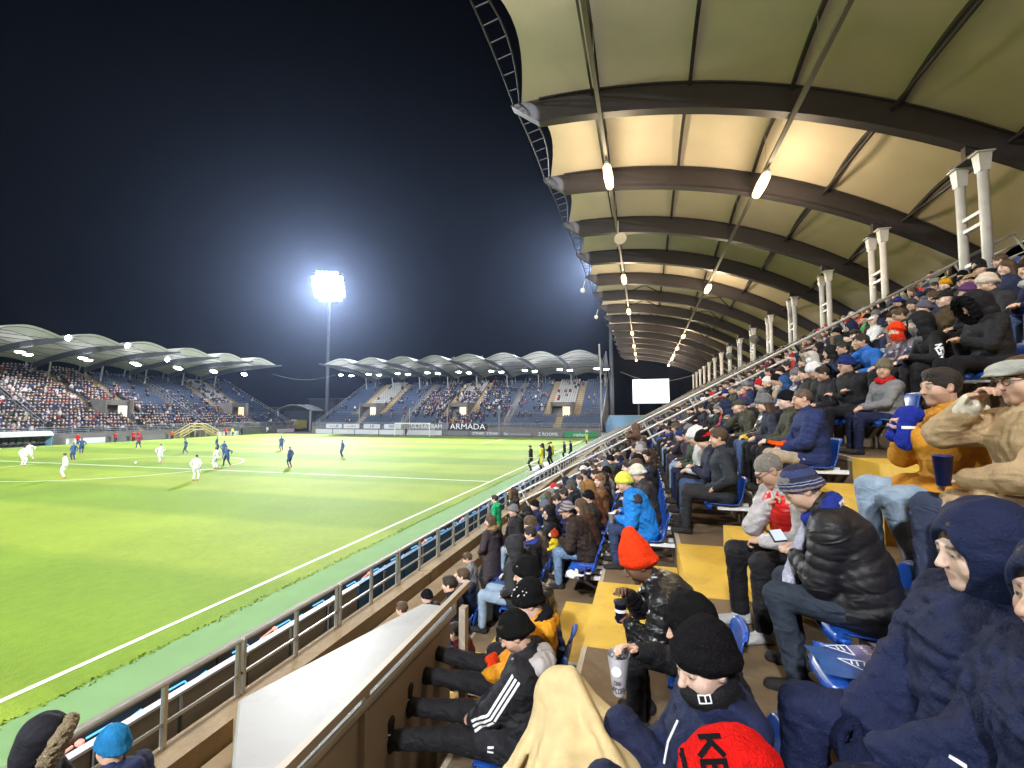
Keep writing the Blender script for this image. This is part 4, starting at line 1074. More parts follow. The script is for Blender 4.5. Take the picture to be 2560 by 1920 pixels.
def far_stand(tag_, W, L, vom, bays, roof_d0, lab, lamp_lab, fill, dividers, gable_posts, seed):
    r = random.Random(seed)
    base = Vector(W(L / 2, 8, 0))
    t = thing('grandstand', base, lab, 'grandstand')
    B = lambda s0, s1, d0, d1, z0, z1: ([W(s0, d0, z0), W(s1, d0, z0), W(s1, d1, z0), W(s0, d1, z0)], [W(s0, d0, z1), W(s1, d0, z1), W(s1, d1, z1), W(s0, d1, z1)])
    def bx(b, *a): b.hexa(*B(*a))
    NR = 22; rd = lambda i: 1.3 + 0.86 * i + (1.2 if i >= 6 else 0); rz_ = lambda i: 1.45 + 0.48 * i + (0.2 if i >= 6 else 0)
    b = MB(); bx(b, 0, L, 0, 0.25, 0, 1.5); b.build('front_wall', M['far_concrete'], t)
    b = MB()
    for q in range(4): b.tube(W(0, 0.12, 1.6 + 0.28 * q), W(L, 0.12, 1.6 + 0.28 * q), 0.03, 4)
    for i in range(int(L / 2.2) + 1): b.tube(W(i * 2.2 + 0.05, 0.12, 1.5), W(i * 2.2 + 0.05, 0.12, 2.45), 0.03, 4)
    b.build('front_railing', M['far_white'], t)
    for i in range(NR):
        b = MB(); bx(b, 0, L, rd(i), (rd(i + 1) if i < NR - 1 else rd(i) + 2.2) + 0.01, 0, rz_(i)); b.build('terrace_step', M['far_concrete'], t)
    b = MB(); bx(b, 0, L, 0.25, rd(0), 0, 1.2); b.build('front_walkway', M['far_concrete'], t)
    zone = lambda s, i: any(abs(s - v) < 2.4 and i >= 5 for v in vom)
    strip = lambda s, i: any((2.3 < abs(s - v) < 4.0 and i >= 5) or (abs(s - v) < 0.8 and i < 5) for v in vom) or any(abs(s - q) < 0.7 for q in dividers)
    sb = MB(); sw = MB()
    for i in range(NR):
        for j in range(int(L / 0.52)):
            s = 0.3 + j * 0.52
            if strip(s, i): continue
            if zone(s, i):
                if i < 9: continue
                m_ = sw
            else: m_ = sb
            d, z = rd(i) + 0.45, rz_(i)
            m_.hexa([W(s - .2, d - .25, z + .40), W(s + .2, d - .25, z + .40), W(s + .2, d + .15, z + .38), W(s - .2, d + .15, z + .38)], [W(s - .2, d - .25, z + .45), W(s + .2, d - .25, z + .45), W(s + .2, d + .15, z + .43), W(s - .2, d + .15, z + .43)])
            m_.hexa([W(s - .2, d + .14, z + .40), W(s + .2, d + .14, z + .40), W(s + .2, d + .19, z + .40), W(s - .2, d + .19, z + .40)], [W(s - .19, d + .2, z + .8), W(s + .19, d + .2, z + .8), W(s + .19, d + .25, z + .8), W(s - .19, d + .25, z + .8)])
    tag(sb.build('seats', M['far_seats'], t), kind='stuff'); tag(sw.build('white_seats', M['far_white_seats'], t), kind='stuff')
    for v in vom:
        for sg in (-1, 1):
            b = MB()
            for i in range(5, NR): bx(b, v + sg * 3.15 - 0.75, v + sg * 3.15 + 0.75, rd(i) - 0.01, rd(i + 1) - 0.01, rz_(i) - 0.1, rz_(i) + 0.01 + 0.001 * i); bx(b, v + sg * 3.15 - 0.75, v + sg * 3.15 + 0.75, rd(i) + 0.43, rd(i + 1) - 0.02, rz_(i), rz_(i) + 0.25)
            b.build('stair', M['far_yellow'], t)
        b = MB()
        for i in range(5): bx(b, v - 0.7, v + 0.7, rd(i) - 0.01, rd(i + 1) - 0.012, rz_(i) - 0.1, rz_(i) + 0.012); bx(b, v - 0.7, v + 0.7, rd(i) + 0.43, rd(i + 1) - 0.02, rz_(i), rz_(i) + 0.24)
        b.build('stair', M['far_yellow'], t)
        # exit portal cut into the rows: side walls, lintel, lit passage
        d0, d1, z0, z1 = rd(5) + .9, rd(9) - 0.05, rz_(5), rz_(9) + 0.85
        p = MB()
        for sg in (-1, 1): bx(p, v + sg * 2.2 - 0.12, v + sg * 2.2 + 0.12, d0, d1 + 0.3, z0 - .1, z1)
        bx(p, v - 2.08, v + 2.08, d0 + 0.8, d1 + 0.3, z1 - 0.9, z1 - 0.02); p.build('portal', M['far_concrete'], t)
        p = MB(); bx(p, v + 0.2, v + 1.7, d0 + .75, d0 + .8, z0 + 0.02, z1 - 1.0); p.build('passage', M['portal_glow'], t)
    for q in dividers:
        b = MB(); b.bar(W(q, rd(1), rz_(1) + 1.1), W(q, rd(NR - 1), rz_(NR - 1) + 1.1), 0.05, 0.05); b.bar(W(q, rd(1), rz_(1) + 0.55), W(q, rd(NR - 1), rz_(NR - 1) + 0.55), 0.04, 0.04)
        b.bar(W(q + .9, rd(1), rz_(1) + 1.1), W(q + .9, rd(NR - 1), rz_(NR - 1) + 1.1), 0.05, 0.05)
        for i in range(1, NR): b.tube(W(q, rd(i) + .4, rz_(i)), W(q, rd(i) + .4, rz_(i) + 1.1), 0.03, 4); b.tube(W(q + .9, rd(i) + .4, rz_(i)), W(q + .9, rd(i) + .4, rz_(i) + 1.1), 0.03, 4)
        b.build('aisle_fence', M['far_white'], t)
    for q in (0.0, L):
        b = MB(); b.bar(W(q, rd(0), rz_(0) + 1.1), W(q, rd(NR - 1) + 2, rz_(NR - 1) + 1.4), 0.06, 0.06); b.bar(W(q, rd(0), rz_(0) + .6), W(q, rd(NR - 1) + 2, rz_(NR - 1) + .8), 0.05, 0.05)
        for i in range(NR): b.tube(W(q, rd(i) + .4, 0 if i % 3 == 0 else rz_(i)), W(q, rd(i) + .4, rz_(i) + 1.1), 0.035, 4)
        b.build('end_fence', M['far_white'], t)
    # roof
    rt = thing('stand_roof', Vector(W(L / 2, 8, 14)), lab.split(' ')[0] + ' ' + lab.split(' ')[1] + ' roof of white fabric domes between steel beams', 'roof')
    D0, D1 = roof_d0, 19.5
    rz2 = lambda d: 15.2 - 0.0 * d + 0.35 * math.sin((d - D0) / (D1 - D0) * math.pi) - 0.10 * (d - D0) * ((d - D0) / (D1 - D0))
    for a, c in zip(bays, bays[1:]):
        P = []
        for e in np.linspace(0, 1, 12):
            d = D0 + (D1 - D0) * e
            P.append([W(a + (c - a) * v, d + 0.9 * math.sin(v * math.pi) * max(0, 1 - e * 5), rz2(d) + 0.05 + (1.3 - 0.6 * e) * math.sin(v * math.pi) ** 1.2) for v in np.linspace(0, 1, 13)])
        MB().grid(P).build('roof_membrane', M['membrane_far'], rt, True)
        b = MB()
        for e in (0.06, 0.28, 0.52, 0.76):
            d = D0 + (D1 - D0) * e
            pts = [W(a + (c - a) * v, d, rz2(d) - 0.05 + (1.05 - 0.6 * e) * math.sin(v * math.pi)) for v in np.linspace(0, 1, 9)]
            b.path(pts, 0.04, 4); b.tube(W(a, d, rz2(d) - .2), W(c, d, rz2(d) - .2), 0.04, 4)
        b.build('rib', M['far_steel'], rt)
    for s in bays:
        b = MB()
        ds = np.linspace(D0 - 1.4, D1, 10)
        for q0, q1 in zip(ds, ds[1:]):
            h0 = 0.08 + 0.75 * min(1, (q0 - D0 + 1.4) / 7); h1 = 0.08 + 0.75 * min(1, (q1 - D0 + 1.4) / 7)
            zz = lambda q: rz2(max(q, D0))
            b.hexa([W(s - .13, q0, zz(q0) - h0), W(s + .13, q0, zz(q0) - h0), W(s + .13, q0, zz(q0) + .08), W(s - .13, q0, zz(q0) + .08)], [W(s - .13, q1, zz(q1) - h1), W(s + .13, q1, zz(q1) - h1), W(s + .13, q1, zz(q1) + .08), W(s - .13, q1, zz(q1) + .08)])
        b.build('beam', M['far_steel'], rt)
        b = MB()
        b.tube(W(s, 15.5, 10.5), W(s, 15.0, rz2(15) - .5), 0.14, 6)
        apex = W(s, D1 - 0.5, 18.6)
        for q in (-.7, .7): b.tube(W(s + q, D1 - 1.6, rz2(D1 - 1.6) - .2), apex, 0.09, 5); b.tube(W(s + q, D1 + 1.0, 11.5), apex, 0.09, 5)
        b.tube(apex, W(s, 9, rz2(9)), 0.06, 5); b.tube(apex, W(s, D1 + 1.0, 0.5), 0.16, 6)
        b.build('mast', M['far_white'], rt)
    if gable_posts:
        for s in gable_posts:
            b = MB(); b.tube(W(s, 2.5, 0), W(s, 2.5, 10), 0.14, 6); b.tube(W(s, 2.5, 10), W(s, 0.5, 15), 0.12, 6); b.tube(W(s, -0.3, 17.5), W(s, 0.5, 14.5), .14, 6); b.tube(W(s, -0.3, 17.5), W(s, 3, 12), .14, 6); b.build('gable_strut', M['far_white'], rt)
    # lamps hung beneath the beams
    n = 0
    for q, s in enumerate(bays):
        for (ds, d) in ((-0.9, 6.0), (0.9, 7.6)):
            n += 1
            p = Vector(W(s + ds, d, rz2(d) - 1.6))
            o = thing('stand_lamp', p, lamp_lab(q, ds), 'lamp', 'lamps under the roofs of the far stands')
            b = MB(); b.lathe(p, [(0.15, 0.1), (0.38, 0.0), (0.38, -0.08)], 10); b.tube(p + Vector((0, 0, .08)), p + Vector((0, 0, 1.0)), 0.03, 5); b.build('housing', M['far_steel'], o)
            b = MB(); b.lathe(p, [(0.52, -0.08), (0.56, -0.2), (0.32, -0.32)], 12); b.build('lens', M['lamp_cool'], o)
        if q % 2 == 0:
            ld = bpy.data.lights.new('stand_light', 'SPOT'); ld.spot_size = rad(150); ld.spot_blend = 0.4; ld.energy = FAR_LAMP_POWER; ld.color = (0.90, 0.92, 1.0); ld.shadow_soft_size = 0.5
            lo = bpy.data.objects.new('stand_light', ld); C.objects.link(lo); lo.parent = o; lo.location = (0, 0, -0.9)
    # the crowd: one mass of far figures
    b = MB()
    for i in range(NR):
        for j in range(int(L / 0.52)):
            s = 0.3 + j * 0.52
            if strip(s, i) and r.random() > 0.10: continue
            if zone(s, i) and i < 9: continue
            if r.random() < fill(s, i):
                crowd_figure(b, W, s + r.uniform(-.06, .06), rd(i) + 0.42, rz_(i), r, r.random() < 0.08 + (0.5 if tag_ == 'end' and 26 < s < 40 else 0))
    tag(b.build('crowd', M['vcol']), label='crowd of small far spectators in ' + lab, kind='stuff')
    return t, rt

WL = lambda s, d, z: (-82.0 - d, 10 + s, z)
def fillL(s, i):
    y = 10 + s; f = 0.93 if y < 56 else 0.86 if y < 66 else 0.45 if y < 78 else 0.15
    if y > 66 and i > 8: f *= 0.22
    if 62 < y and i > 14: f *= 0.2
    if i < 4 and y < 84: f = max(f, 0.75)
    if y > 90: f = 0.04 if i > 2 else 0.3
    if 81 < y < 90 and i > 5: f = 0.45 if i < 12 else .2
    return f
far_stand('left', WL, 86, (25, 50.5, 76), [5 + 8 * i - 10 + 2 for i in range(1, 11)], -2.2,
          'long stand across the pitch, mostly full of people', lambda q, ds: ('outer' if ds < 0 else 'inner') + ' lamp at the ' + nth(10 - q) + ' roof beam from the right, touchline stand', fillL, (37.5, 63), None, 3)
WE = lambda s, d, z: (-72.0 + s, 89.5 + d, z)
def fillE(s, i):
    f = 0.10
    if 22 < s < 42: f = 0.66 if 3 < i < 15 else 0.25
    if 30 < s < 38 and i < 4: f = 0.6
    if 42 <= s < 52: f = 0.22
    if s > 52 or s < 14: f = 0.05
    if i < 4 and not 28 < s < 40: f = 0.03
    return f
far_stand('end', WE, 64, (10, 32.5, 55.5), [3.8 + 7.5 * i for i in range(9)], -1.5,
          'end stand behind the far goal, half empty with blue seats', lambda q, ds: ('left' if ds < 0 else 'right') + ' lamp at the ' + nth(9 - q) + ' roof beam from the right, end stand', fillE, (21, 44.5), (64,), 4)

# two bright projectors on the edge of the touchline stand's roof
for n, (y, lab) in enumerate(((46.9, 'brighter projector flaring on the roof edge of the touchline stand, nearer one'), (54.9, 'second bright projector on the roof edge of the touchline stand'), (61.5, 'third bright projector under the roof edge of the touchline stand'))):
    z = (15.4, 15.4, 13.9)[n]
    t = thing('projector', (-79.4, y, z), lab, 'lamp')
    b = MB(); b.lathe((-79.75, y, z), [(.2, 0), (.42, .3), (.42, .36)], 12, (1, 0, -.35)); b.tube((-79.8, y, z), (-80.4, y, z + .3), .06, 5); b.build('housing', M['far_steel'], t)
    b = MB(); b.lathe((-79.75, y, z), [(.40, .365), (.38, .40)], 12, (1, 0, -.35)); b.build('lens', M['lamp_flood'], t)

# ------------------------------------------------------------------ around the pitch
def goal(y, label):
    t = thing('goal', (-43.4, y, 0), label, 'goal'); x0, x1 = -43.4 - 3.72, -43.4 + 3.72
    for x in (x0, x1):
        b = MB(); b.tube((x, y, 0), (x, y, 2.5), 0.10, 8); b.build('post', M['line_white'], t)
        b = MB(); b.tube((x, y, 2.44), (x, y + 1.9, 2.3), 0.04, 5); b.tube((x, y + 1.9, 2.3), (x, y + 2.1, 0), 0.05, 5); b.build('stanchion', M['line_white'], t)
    b = MB(); b.tube((x0, y, 2.48), (x1, y, 2.48), 0.10, 8); b.build('crossbar', M['line_white'], t)
    b = MB()
    for i in range(23): x = x0 + (x1 - x0) * i / 22; b.tube((x, y + 2.0, 0), (x, y + 1.9, 2.3), 0.018, 3); b.tube((x, y, 2.46), (x, y + 1.9, 2.3), 0.018, 3)
    for i in range(9): z = 0.28 * i; b.tube((x0, y + 2.05 - z * .06, z), (x1, y + 2.05 - z * .06, z), 0.018, 3)
    for x in (x0, x1):
        for i in range(8): b.tube((x, y + 0.05, 0.3 * i), (x, y + 1.95, 0.3 * i), 0.018, 3)
    tag(b.build('net', M['net'], t), kind='stuff')
goal(PY1, 'white goal with a net in front of the end stand')
def corner_flag(x, y, label):
    t = thing('corner_flag', (x, y, 0), label, 'flag'); b = MB(); b.tube((x, y, 0), (x, y, 1.6), 0.025, 6); b.build('pole', M['line_white'], t)
    b = MB(); b.grid([[(x + .03 + .4 * u, y + .05 * math.sin(u * 6), 1.55 - .35 * v - .1 * u) for v in (0, 1)] for u in (0, .33, .66, 1)]); b.build('cloth', M['line_white'], t)
corner_flag(PX1, PY1, 'white corner flag at the near far corner of the pitch')

def end_board(x0, x1, m, label, txt=None, size=0.62, z1=1.0, tm=None, y=87.0):
    t = thing('advertising_board', ((x0 + x1) / 2, y, 0), label, 'advertising board', 'advertising boards behind the far goal line')
    b = MB(); b.box(x0 + .02, x1 - .02, y, y + 0.18, 0.02, z1); b.build('panel', M[m], t)
    b = MB()
    for x in (x0 + .3, x1 - .3): b.bar((x, y + .2, z1 * .8), (x, y + .8, 0.02), .06, .06)
    b.build('stay', M['far_steel'], t)
    if txt: text_obj('lettering', txt, size, M[tm or 'white_print'], t, (0, -0.012, z1 * 0.5), (math.pi / 2, 0, 0), 0.005, 1.0)
    return t
xs = [(-69, -64.8, 'board_white', 'pale board nearest the far left corner', None), (-64.6, -59.4, 'board_white', 'second pale board from the far left corner', 'ZADAR'), (-59.2, -53.6, 'board_white', 'third pale board from the far left corner', None), (-53.4, -47.8, 'board_white', 'pale board just left of the far goal', None),
      (-47.6, -39.2, 'board_white', 'pale board behind the far goal', None), (-39.0, -33.4, 'board_grey', 'grey board just right of the far goal', None), (-33.2, -26.6, 'board_grey', 'grey board with two small white words right of the goal', 'ZTENSBY  ZTENSBY'), (-26.4, -20.6, 'board_grey', 'grey board with a white logo and line of text', 'Gw ———————'),
      (-20.4, -14.6, 'board_grey', 'dark grey board reading Z ROOMS', 'Z ROOMS'), (-14.4, -8.3, 'board_green', 'green bank board among the grey boards', 'otpbank'), (-8.1, -1.6, 'board_grey', 'grey board reading ZTENSBARTOBE at the near end of the far goal line', 'ZTENSBARTOBE.HR')]
for a in xs: end_board(a[0], a[1], a[2], a[3], a[4], 0.62 if a[4] not in ('Z ROOMS', 'otpbank') else 0.85)
tb = thing('banner', (-43.4, 89.2, 1.2), 'white fan banner lettered ULTRAS behind the goal', 'banner')
b = MB(); b.box(-47.8, -38.8, 89.15, 89.2, 1.05, 2.35); b.build('cloth', M['board_grey'], tb); text_obj('lettering', 'ULTRAS RAM', 1.2, M['white_print'], tb, (-.2, -0.07, 0.5), (math.pi / 2, 0, 0), 0.01, 1.0)
tb = thing('banner', (-34.4, 89.2, 1.2), 'black fan banner with big white ARMADA letters beside the goal', 'banner')
b = MB(); b.box(-38.6, -30.4, 89.15, 89.2, 1.0, 2.4); b.build('cloth', M['dark'], tb); text_obj('lettering', 'ARMADA', 1.65, M['white_print'], tb, (-0.1, -0.07, 0.5), (math.pi / 2, 0, 0), 0.02, 1.12)
for n, x in enumerate((-66, -61.5, -56.5, -51.5)):
    tb = thing('banner', (x, 89.2, 1.2), ['small white and black cloth banner hung at the far left of the end stand', 'second small cloth banner from the left on the end stand', 'third small cloth banner on the end stand, with dark strokes', 'fourth small cloth banner, nearest the far goal'][n], 'banner', 'small banners on the end stand railing')
    b = MB(); b.box(x - 2, x + 2, 89.15, 89.2, 1.15, 2.1); b.build('cloth', M['board_white'], tb); text_obj('lettering', ['~—X', '—=~', '19', 'WK'][n], 0.9, M['black_print'], tb, (0, -0.07, 0.42), (math.pi / 2, 0, 0), 0.01, 1.2)
for n, x in enumerate((-59, -47, -38.5, -27.5)):
    t = thing('net_pole', (x, 88.2, 0), nth(n + 1) + ' slim white pole in front of the end stand, counted from the left', 'pole', 'slim poles before the end stand')
    b = MB(); b.tube((x, 88.2, 0), (x, 88.2, 5.6), 0.07, 6); b.lathe((x, 88.2, 0), [(.25, 0), (.25, .08)], 8); b.build('pole', M['far_white'], t)
# boards along the far touchline
for n in range(7):
    y = 50 + n * 5.2 + (0 if n < 3 else 9)
    t = thing('advertising_board', (-79.6, y, 0), nth(n + 1) + ' low dark board along the far touchline, counted from the dugout', 'advertising board', 'low boards along the far touchline')
    b = MB(); b.box(-79.7, -79.55, y - 2.5, y + 2.5, 0.02, 0.85); b.build('panel', M['board_grey' if n % 3 else 'board_white'], t)
    b = MB(); b.bar((-79.72, y - 2, .7), (-80.2, y - 2, 0.02), .06, .06); b.bar((-79.72, y + 2, .7), (-80.2, y + 2, 0.02), .06, .06); b.build('stay', M['far_steel'], t)
# dugout
t = thing('dugout', (-80.6, 39.5, 0), 'team dugout with pale curved roof at the left edge of the far touchline', 'dugout')
b = MB()
for i in range(6):
    a0, a1 = rad(20 + 20 * i), rad(40 + 20 * i)
    q = lambda a, r_: (-80.9 + r_ * 1.0 * math.cos(a), r_ * math.sin(a))
    for y0 in (33.5,):
        p = [q(a0, 1.0), q(a1, 1.0), q(a1, 1.06), q(a0, 1.06)]
        b.hexa([(x, 33.5, 1.0 + z) for x, z in p], [(x, 46.2, 1.0 + z) for x, z in p])
b.build('canopy', M['far_white'], t)
b = MB(); b.box(-81.75, -81.68, 33.5, 46.2, 0, 1.4); b.build('rear_panel', M['far_steel'], t)
for y in (33.55, 46.15): b = MB(); b.prism([(-81.7, y, 0), (-80.3, y, 0), (-80.2, y, 1.5), (-80.9, y, 1.98), (-81.7, y, 1.6)], (0, 0.04, 0)); b.build('side_panel', M['hoarding_blue'], t)
for i in range(16): b = MB(); y = 34.2 + .75 * i; b.box(-81.4, -80.9, y - .25, y + .25, .35, .45); b.box(-81.45, -81.38, y - .25, y + .25, .45, 1.15); b.build('seat', M['dark_grey'], t)
# yellow access bridge over the far touchline boards
t = thing('access_stair', (-80.2, 68.5, 0), 'yellow metal steps up and over at the far touchline', 'stairs')
for s_ in (-1, 1):
    b = MB()
    for i in range(6): y = 68.5 + s_ * (1.3 + 0.42 * i); z = 1.45 - .24 * i; b.box(-80.9, -79.6, y - .2, y + .2, z - .05, z)
    b.build('step', M['bridge_yellow'], t)
    for x in (-80.95, -79.55):
        b = MB()
        for dz in (0, .5, 1.0): b.tube((x, 68.5 + s_ * 1.1, 1.5 + dz), (x, 68.5 + s_ * 3.9, 0.05 + dz), 0.07, 5)
        for f in (0, .5, 1): b.tube((x, 68.5 + s_ * (1.1 + 2.8 * f), 1.5 - 1.45 * f), (x, 68.5 + s_ * (1.1 + 2.8 * f), 2.5 - 1.45 * f), 0.06, 5)
        b.build('handrail', M['bridge_yellow'], t)
b = MB(); b.box(-80.95, -79.55, 67.3, 69.7, 1.42, 1.5); b.build('platform', M['bridge_yellow'], t)
for x in (-80.95, -79.55):
    b = MB(); b.tube((x, 67.4, 2.5), (x, 69.6, 2.5), .07, 5); b.tube((x, 67.4, 2.0), (x, 69.6, 2.0), .06, 5)
    for y in (67.4, 69.6): b.tube((x, y, 0), (x, y, 2.5), .06, 5)
    b.build('platform_rail', M['bridge_yellow'], t)
# corner: canopy, van, dim buildings
t = thing('entrance_canopy', (-85, 101, 0), 'curved pale canopy over the entrance in the far corner', 'canopy')
P = [[(-90.3 + 10.6 * u, 98.5 + 5 * v, 5.0 + 1.5 * math.sin(u * math.pi)) for v in (0, .5, 1)] for u in np.linspace(0, 1, 13)]
b = MB(); b.grid(P); o = b.build('roof', M['far_white'], t); sd = o.modifiers.new('thick', 'SOLIDIFY'); sd.thickness = 0.15
for x in (-90, -80.2): b = MB(); b.tube((x, 99, 0), (x, 99, 5), 0.22, 8); b.build('pillar', M['far_white'], t)
b = MB(); b.box(-90, -80.3, 103.2, 103.4, 0, 5); b.build('rear_wall', M['night_building'], t)
t = thing('parked_van', (-84.6, 98.3, 0), 'yellow ambulance van parked under the far corner canopy', 'van')
b = MB(); b.prism([(-85.8, 97.2, .5), (-85.8, 96.6, .6), (-85.8, 96.5, 1.2), (-85.8, 97.3, 1.45), (-85.8, 97.9, 2.5), (-85.8, 102, 2.7), (-85.8, 102, .5)], (2.2, 0, 0)); b.build('body', M['van_yellow'], t)
b = MB(); b.prism([(-85.6, 97.22, 1.5), (-85.6, 97.80, 2.42), (-83.8, 97.80, 2.42), (-83.8, 97.22, 1.5)], (0, -0.03, 0.02)); b.build('windscreen', M['glass_dark'], t)
for x in (-85.5, -84.0): b = MB(); b.box(x, x + .35, 96.44, 96.5, .85, 1.1); b.build('headlight', M['line_white'], t)
for x in (-85.85, -83.6):
    for y in (97.6, 101): b = MB(); b.lathe((x - .06, y, .36), [(.36, 0), (.36, .22)], 14, (1, 0, 0)); b.build('wheel', M['dark'], t)
b = MB(); b.box(-85.4, -84.0, 98.4, 99, 2.6, 2.85); b.build('beacon', M['board_white'], t)
for n, (x, y, w_, d_, h_, lab) in enumerate(((-88, 122, 16, 8, 8.5, 'dim night building beyond the far corner, lower block'), (-76, 126, 12, 8, 6.5, 'dim low building beyond the gap between the far stands'), (-104, 118, 9, 8, 6, 'dim building behind the touchline stand end'))):
    t = thing('building', (x, y, 0), lab, 'building'); b = MB(); b.box(x - w_ / 2, x + w_ / 2, y - d_ / 2, y + d_ / 2, 0, h_); b.build('wall', M['night_building'], t)
    b = MB(); b.box(x - w_ / 2 - .3, x + w_ / 2 + .3, y - d_ / 2 - .3, y + d_ / 2 + .3, h_, h_ + .3); b.build('roof', M['far_steel'], t)
    for i in range(int(w_ / 2.4)):
        for z in (1.4, 4.2): b = MB(); xx = x - w_ / 2 + 1 + 2.4 * i; b.box(xx, xx + 1.2, y - d_ / 2 - .04, y - d_ / 2 + .02, z, z + 1.4); b.build('window', M['glass_dark'], t)
# video screen, hoarding and lower bits beyond the near end of the far goal line
t = thing('video_screen', (1.5, 112, 9), 'big lit white video screen on posts beyond the end of the near stand', 'screen')
b = MB(); b.box(-2.6, 5.7, 112.02, 112.8, 6.6, 12.4); b.build('cabinet', M['dark_grey'], t)
b = MB(); b.box(-2.4, 5.5, 111.98, 112.02, 6.8, 12.2); b.build('display', M['screen_lit'], t)
for x in (-1.2, 4.2): b = MB(); b.box(x - .2, x + .2, 112.2, 112.6, 0, 6.6); b.build('post', M['far_steel'], t)
t = thing('hoarding_tent', (-3, 97, 0), 'pale blue sloping tent roof beside the end stand', 'tent')
b = MB(); b.prism([(-7.4, 95, 0), (-7.4, 95, 2.2), (-6.6, 95, 3.9), (0.4, 95, 3.9), (2.5, 95, 2.4), (2.5, 95, 0)], (0, 5, 0)); b.build('wall', M['hoarding_blue'], t)
b = MB(); b.prism([(-7.5, 94.9, 2.25), (-6.65, 94.9, 3.95), (.45, 94.9, 3.95), (2.6, 94.9, 2.45), (2.6, 94.9, 2.55), (.5, 94.9, 4.05), (-6.7, 94.9, 4.05), (-7.6, 94.9, 2.3)], (0, 5.2, 0)); b.build('roof', M['far_white'], t)
t = thing('cable', (0, 100, 12), 'thin cable sagging beneath the far end of the near roof', 'cable')
b = MB(); b.path([(-4.6 + 14 * u, 99, 13.0 - 1.6 * math.sin(u * math.pi) - 1.0 * u) for u in np.linspace(0, 1, 12)], 0.03, 4); b.build('wire', M['far_white'], t)
t = thing('cable', (-80, 95, 14), 'thin cable strung between the roofs of the two far stands', 'cable')
b = MB(); b.path([(-80 + 12 * u, 86 + 6 * u, 13.2 - 1.2 * math.sin(u * math.pi)) for u in np.linspace(0, 1, 12)], 0.015, 4); b.build('wire', M['far_white'], t)

# ball
t = thing('football', (-44.0, 31.6, 0.11), 'white football on the grass near the centre circle', 'ball')
b = MB(); n_ = 14
for i in range(7): pass
b.lathe((-44.0, 31.6, 0.112), [(0.11 * math.cos(a), 0.11 * math.sin(a)) for a in np.linspace(-1.5, 1.5, 11)], 14); b.build('casing', M['line_white'], t, True)
b = MB()
for v in ((0.6, -.5, .6), (-.6, -.6, .5), (0, -.95, -.1), (0, .2, .97), (.9, .3, .1)): 
    v = Vector(v).normalized(); b.lathe(Vector((-44.0, 31.6, 0.112)) + v * .108, [(.035, 0), (.03, .006)], 5, v)
b.build('patch', M['black_print'], t)

# ------------------------------------------------------------------ night air lit by the floodlights
hz = MB(); hz.box(-126, 36, -60, 150, -1.3, 42); ho = hz.build('haze', [], None)
hm = bpy.data.materials.new('haze'); hm.use_nodes = True; nt = hm.node_tree
nt.nodes.remove(nt.nodes['Principled BSDF'])
pv = nt.nodes.new('ShaderNodeVolumePrincipled'); pv.inputs['Color'].default_value = (0.48, 0.62, 1.0, 1); pv.inputs['Density'].default_value = HAZE_DENSITY; pv.inputs['Anisotropy'].default_value = 0.80
nt.links.new(pv.outputs[0], nt.nodes['Material Output'].inputs['Volume'])
ho.data.materials.append(hm); tag(ho, kind='stuff'); ho.display_type = 'WIRE'

# ------------------------------------------------------------------ seats of the near stand
def seat_meshes():
    prof = [(.245, .345), (.242, .380), (.21, .405), (.10, .395), (-.04, .390), (-.12, .402), (-.165, .44), (-.19, .52), (-.208, .62), (-.222, .715), (-.238, .742), (-.252, .735)]
    P = []
    for i, (y, z) in enumerate(prof):
        hw = 0.215 if i < 6 else 0.215 - 0.012 * (i - 5) * 0.5
        row = []
        for u in np.linspace(-1, 1, 9):
            e = max(0, abs(u) - 0.7) / 0.3
            lift = 0.03 * abs(u) ** 3
            row.append((hw * u, y + (lift if i > 5 else 0) - (0.05 * e * e if i < 2 else 0), z + (lift if i <= 6 else 0) - (0.035 * e * e if i >= 9 else 0)))
        P.append(row)
    b = MB(); b.grid(P)
    Q = [[(p[0] * 0.985, p[1] - (0.010 if i > 5 else 0), p[2] - (0.012 if i <= 6 else 0)) for p in r] for i, r in enumerate(P)]
    n = len(b.v); b.grid([r[::-1] for r in Q])
    nr, nc = len(P), 9
    for i in range(nr - 1):     # close the rim
        for c in (0, nc - 1):
            a0, a1 = i * nc + c, (i + 1) * nc + c; c2 = nc - 1 - c
            b.f.append((a0, a1, n + (i + 1) * nc + c2, n + i * nc + c2)); b.mi.append(0)
    for j in range(nc - 1):
        for r_ in (0, nr - 1):
            a0, a1 = r_ * nc + j, r_ * nc + j + 1
            b.f.append((a0, a1, n + r_ * nc + nc - 2 - j, n + r_ * nc + nc - 1 - j)); b.mi.append(0)
    k = MB()
    for x in (-.13, .13): k.box(x - .025, x + .025, -.30, .12, .34, .385); k.box(x - .022, x + .022, -.44, -.30, .20, .385)
    return b, k
_sb, _sk = seat_meshes()
SEAT_ME = _sb.mesh('seat_shell', M['seat_blue'], (0, 0, 0), True); BRK_ME = _sk.mesh('seat_bracket', M['seat_white'])
XP = lambda k: XR(k) + 0.10
ROWN = lambda k: nth(k + 4)
def seat(k, y, label=None, dx=0.0):
    t = thing('stadium_seat', (XP(k) + dx, y, FZ(k)), label or 'x', 'seat', 'seats of the near stand', math.pi / 2)
    o = put('seat_shell', SEAT_ME, t); put('seat_bracket', BRK_ME, t)
    return t

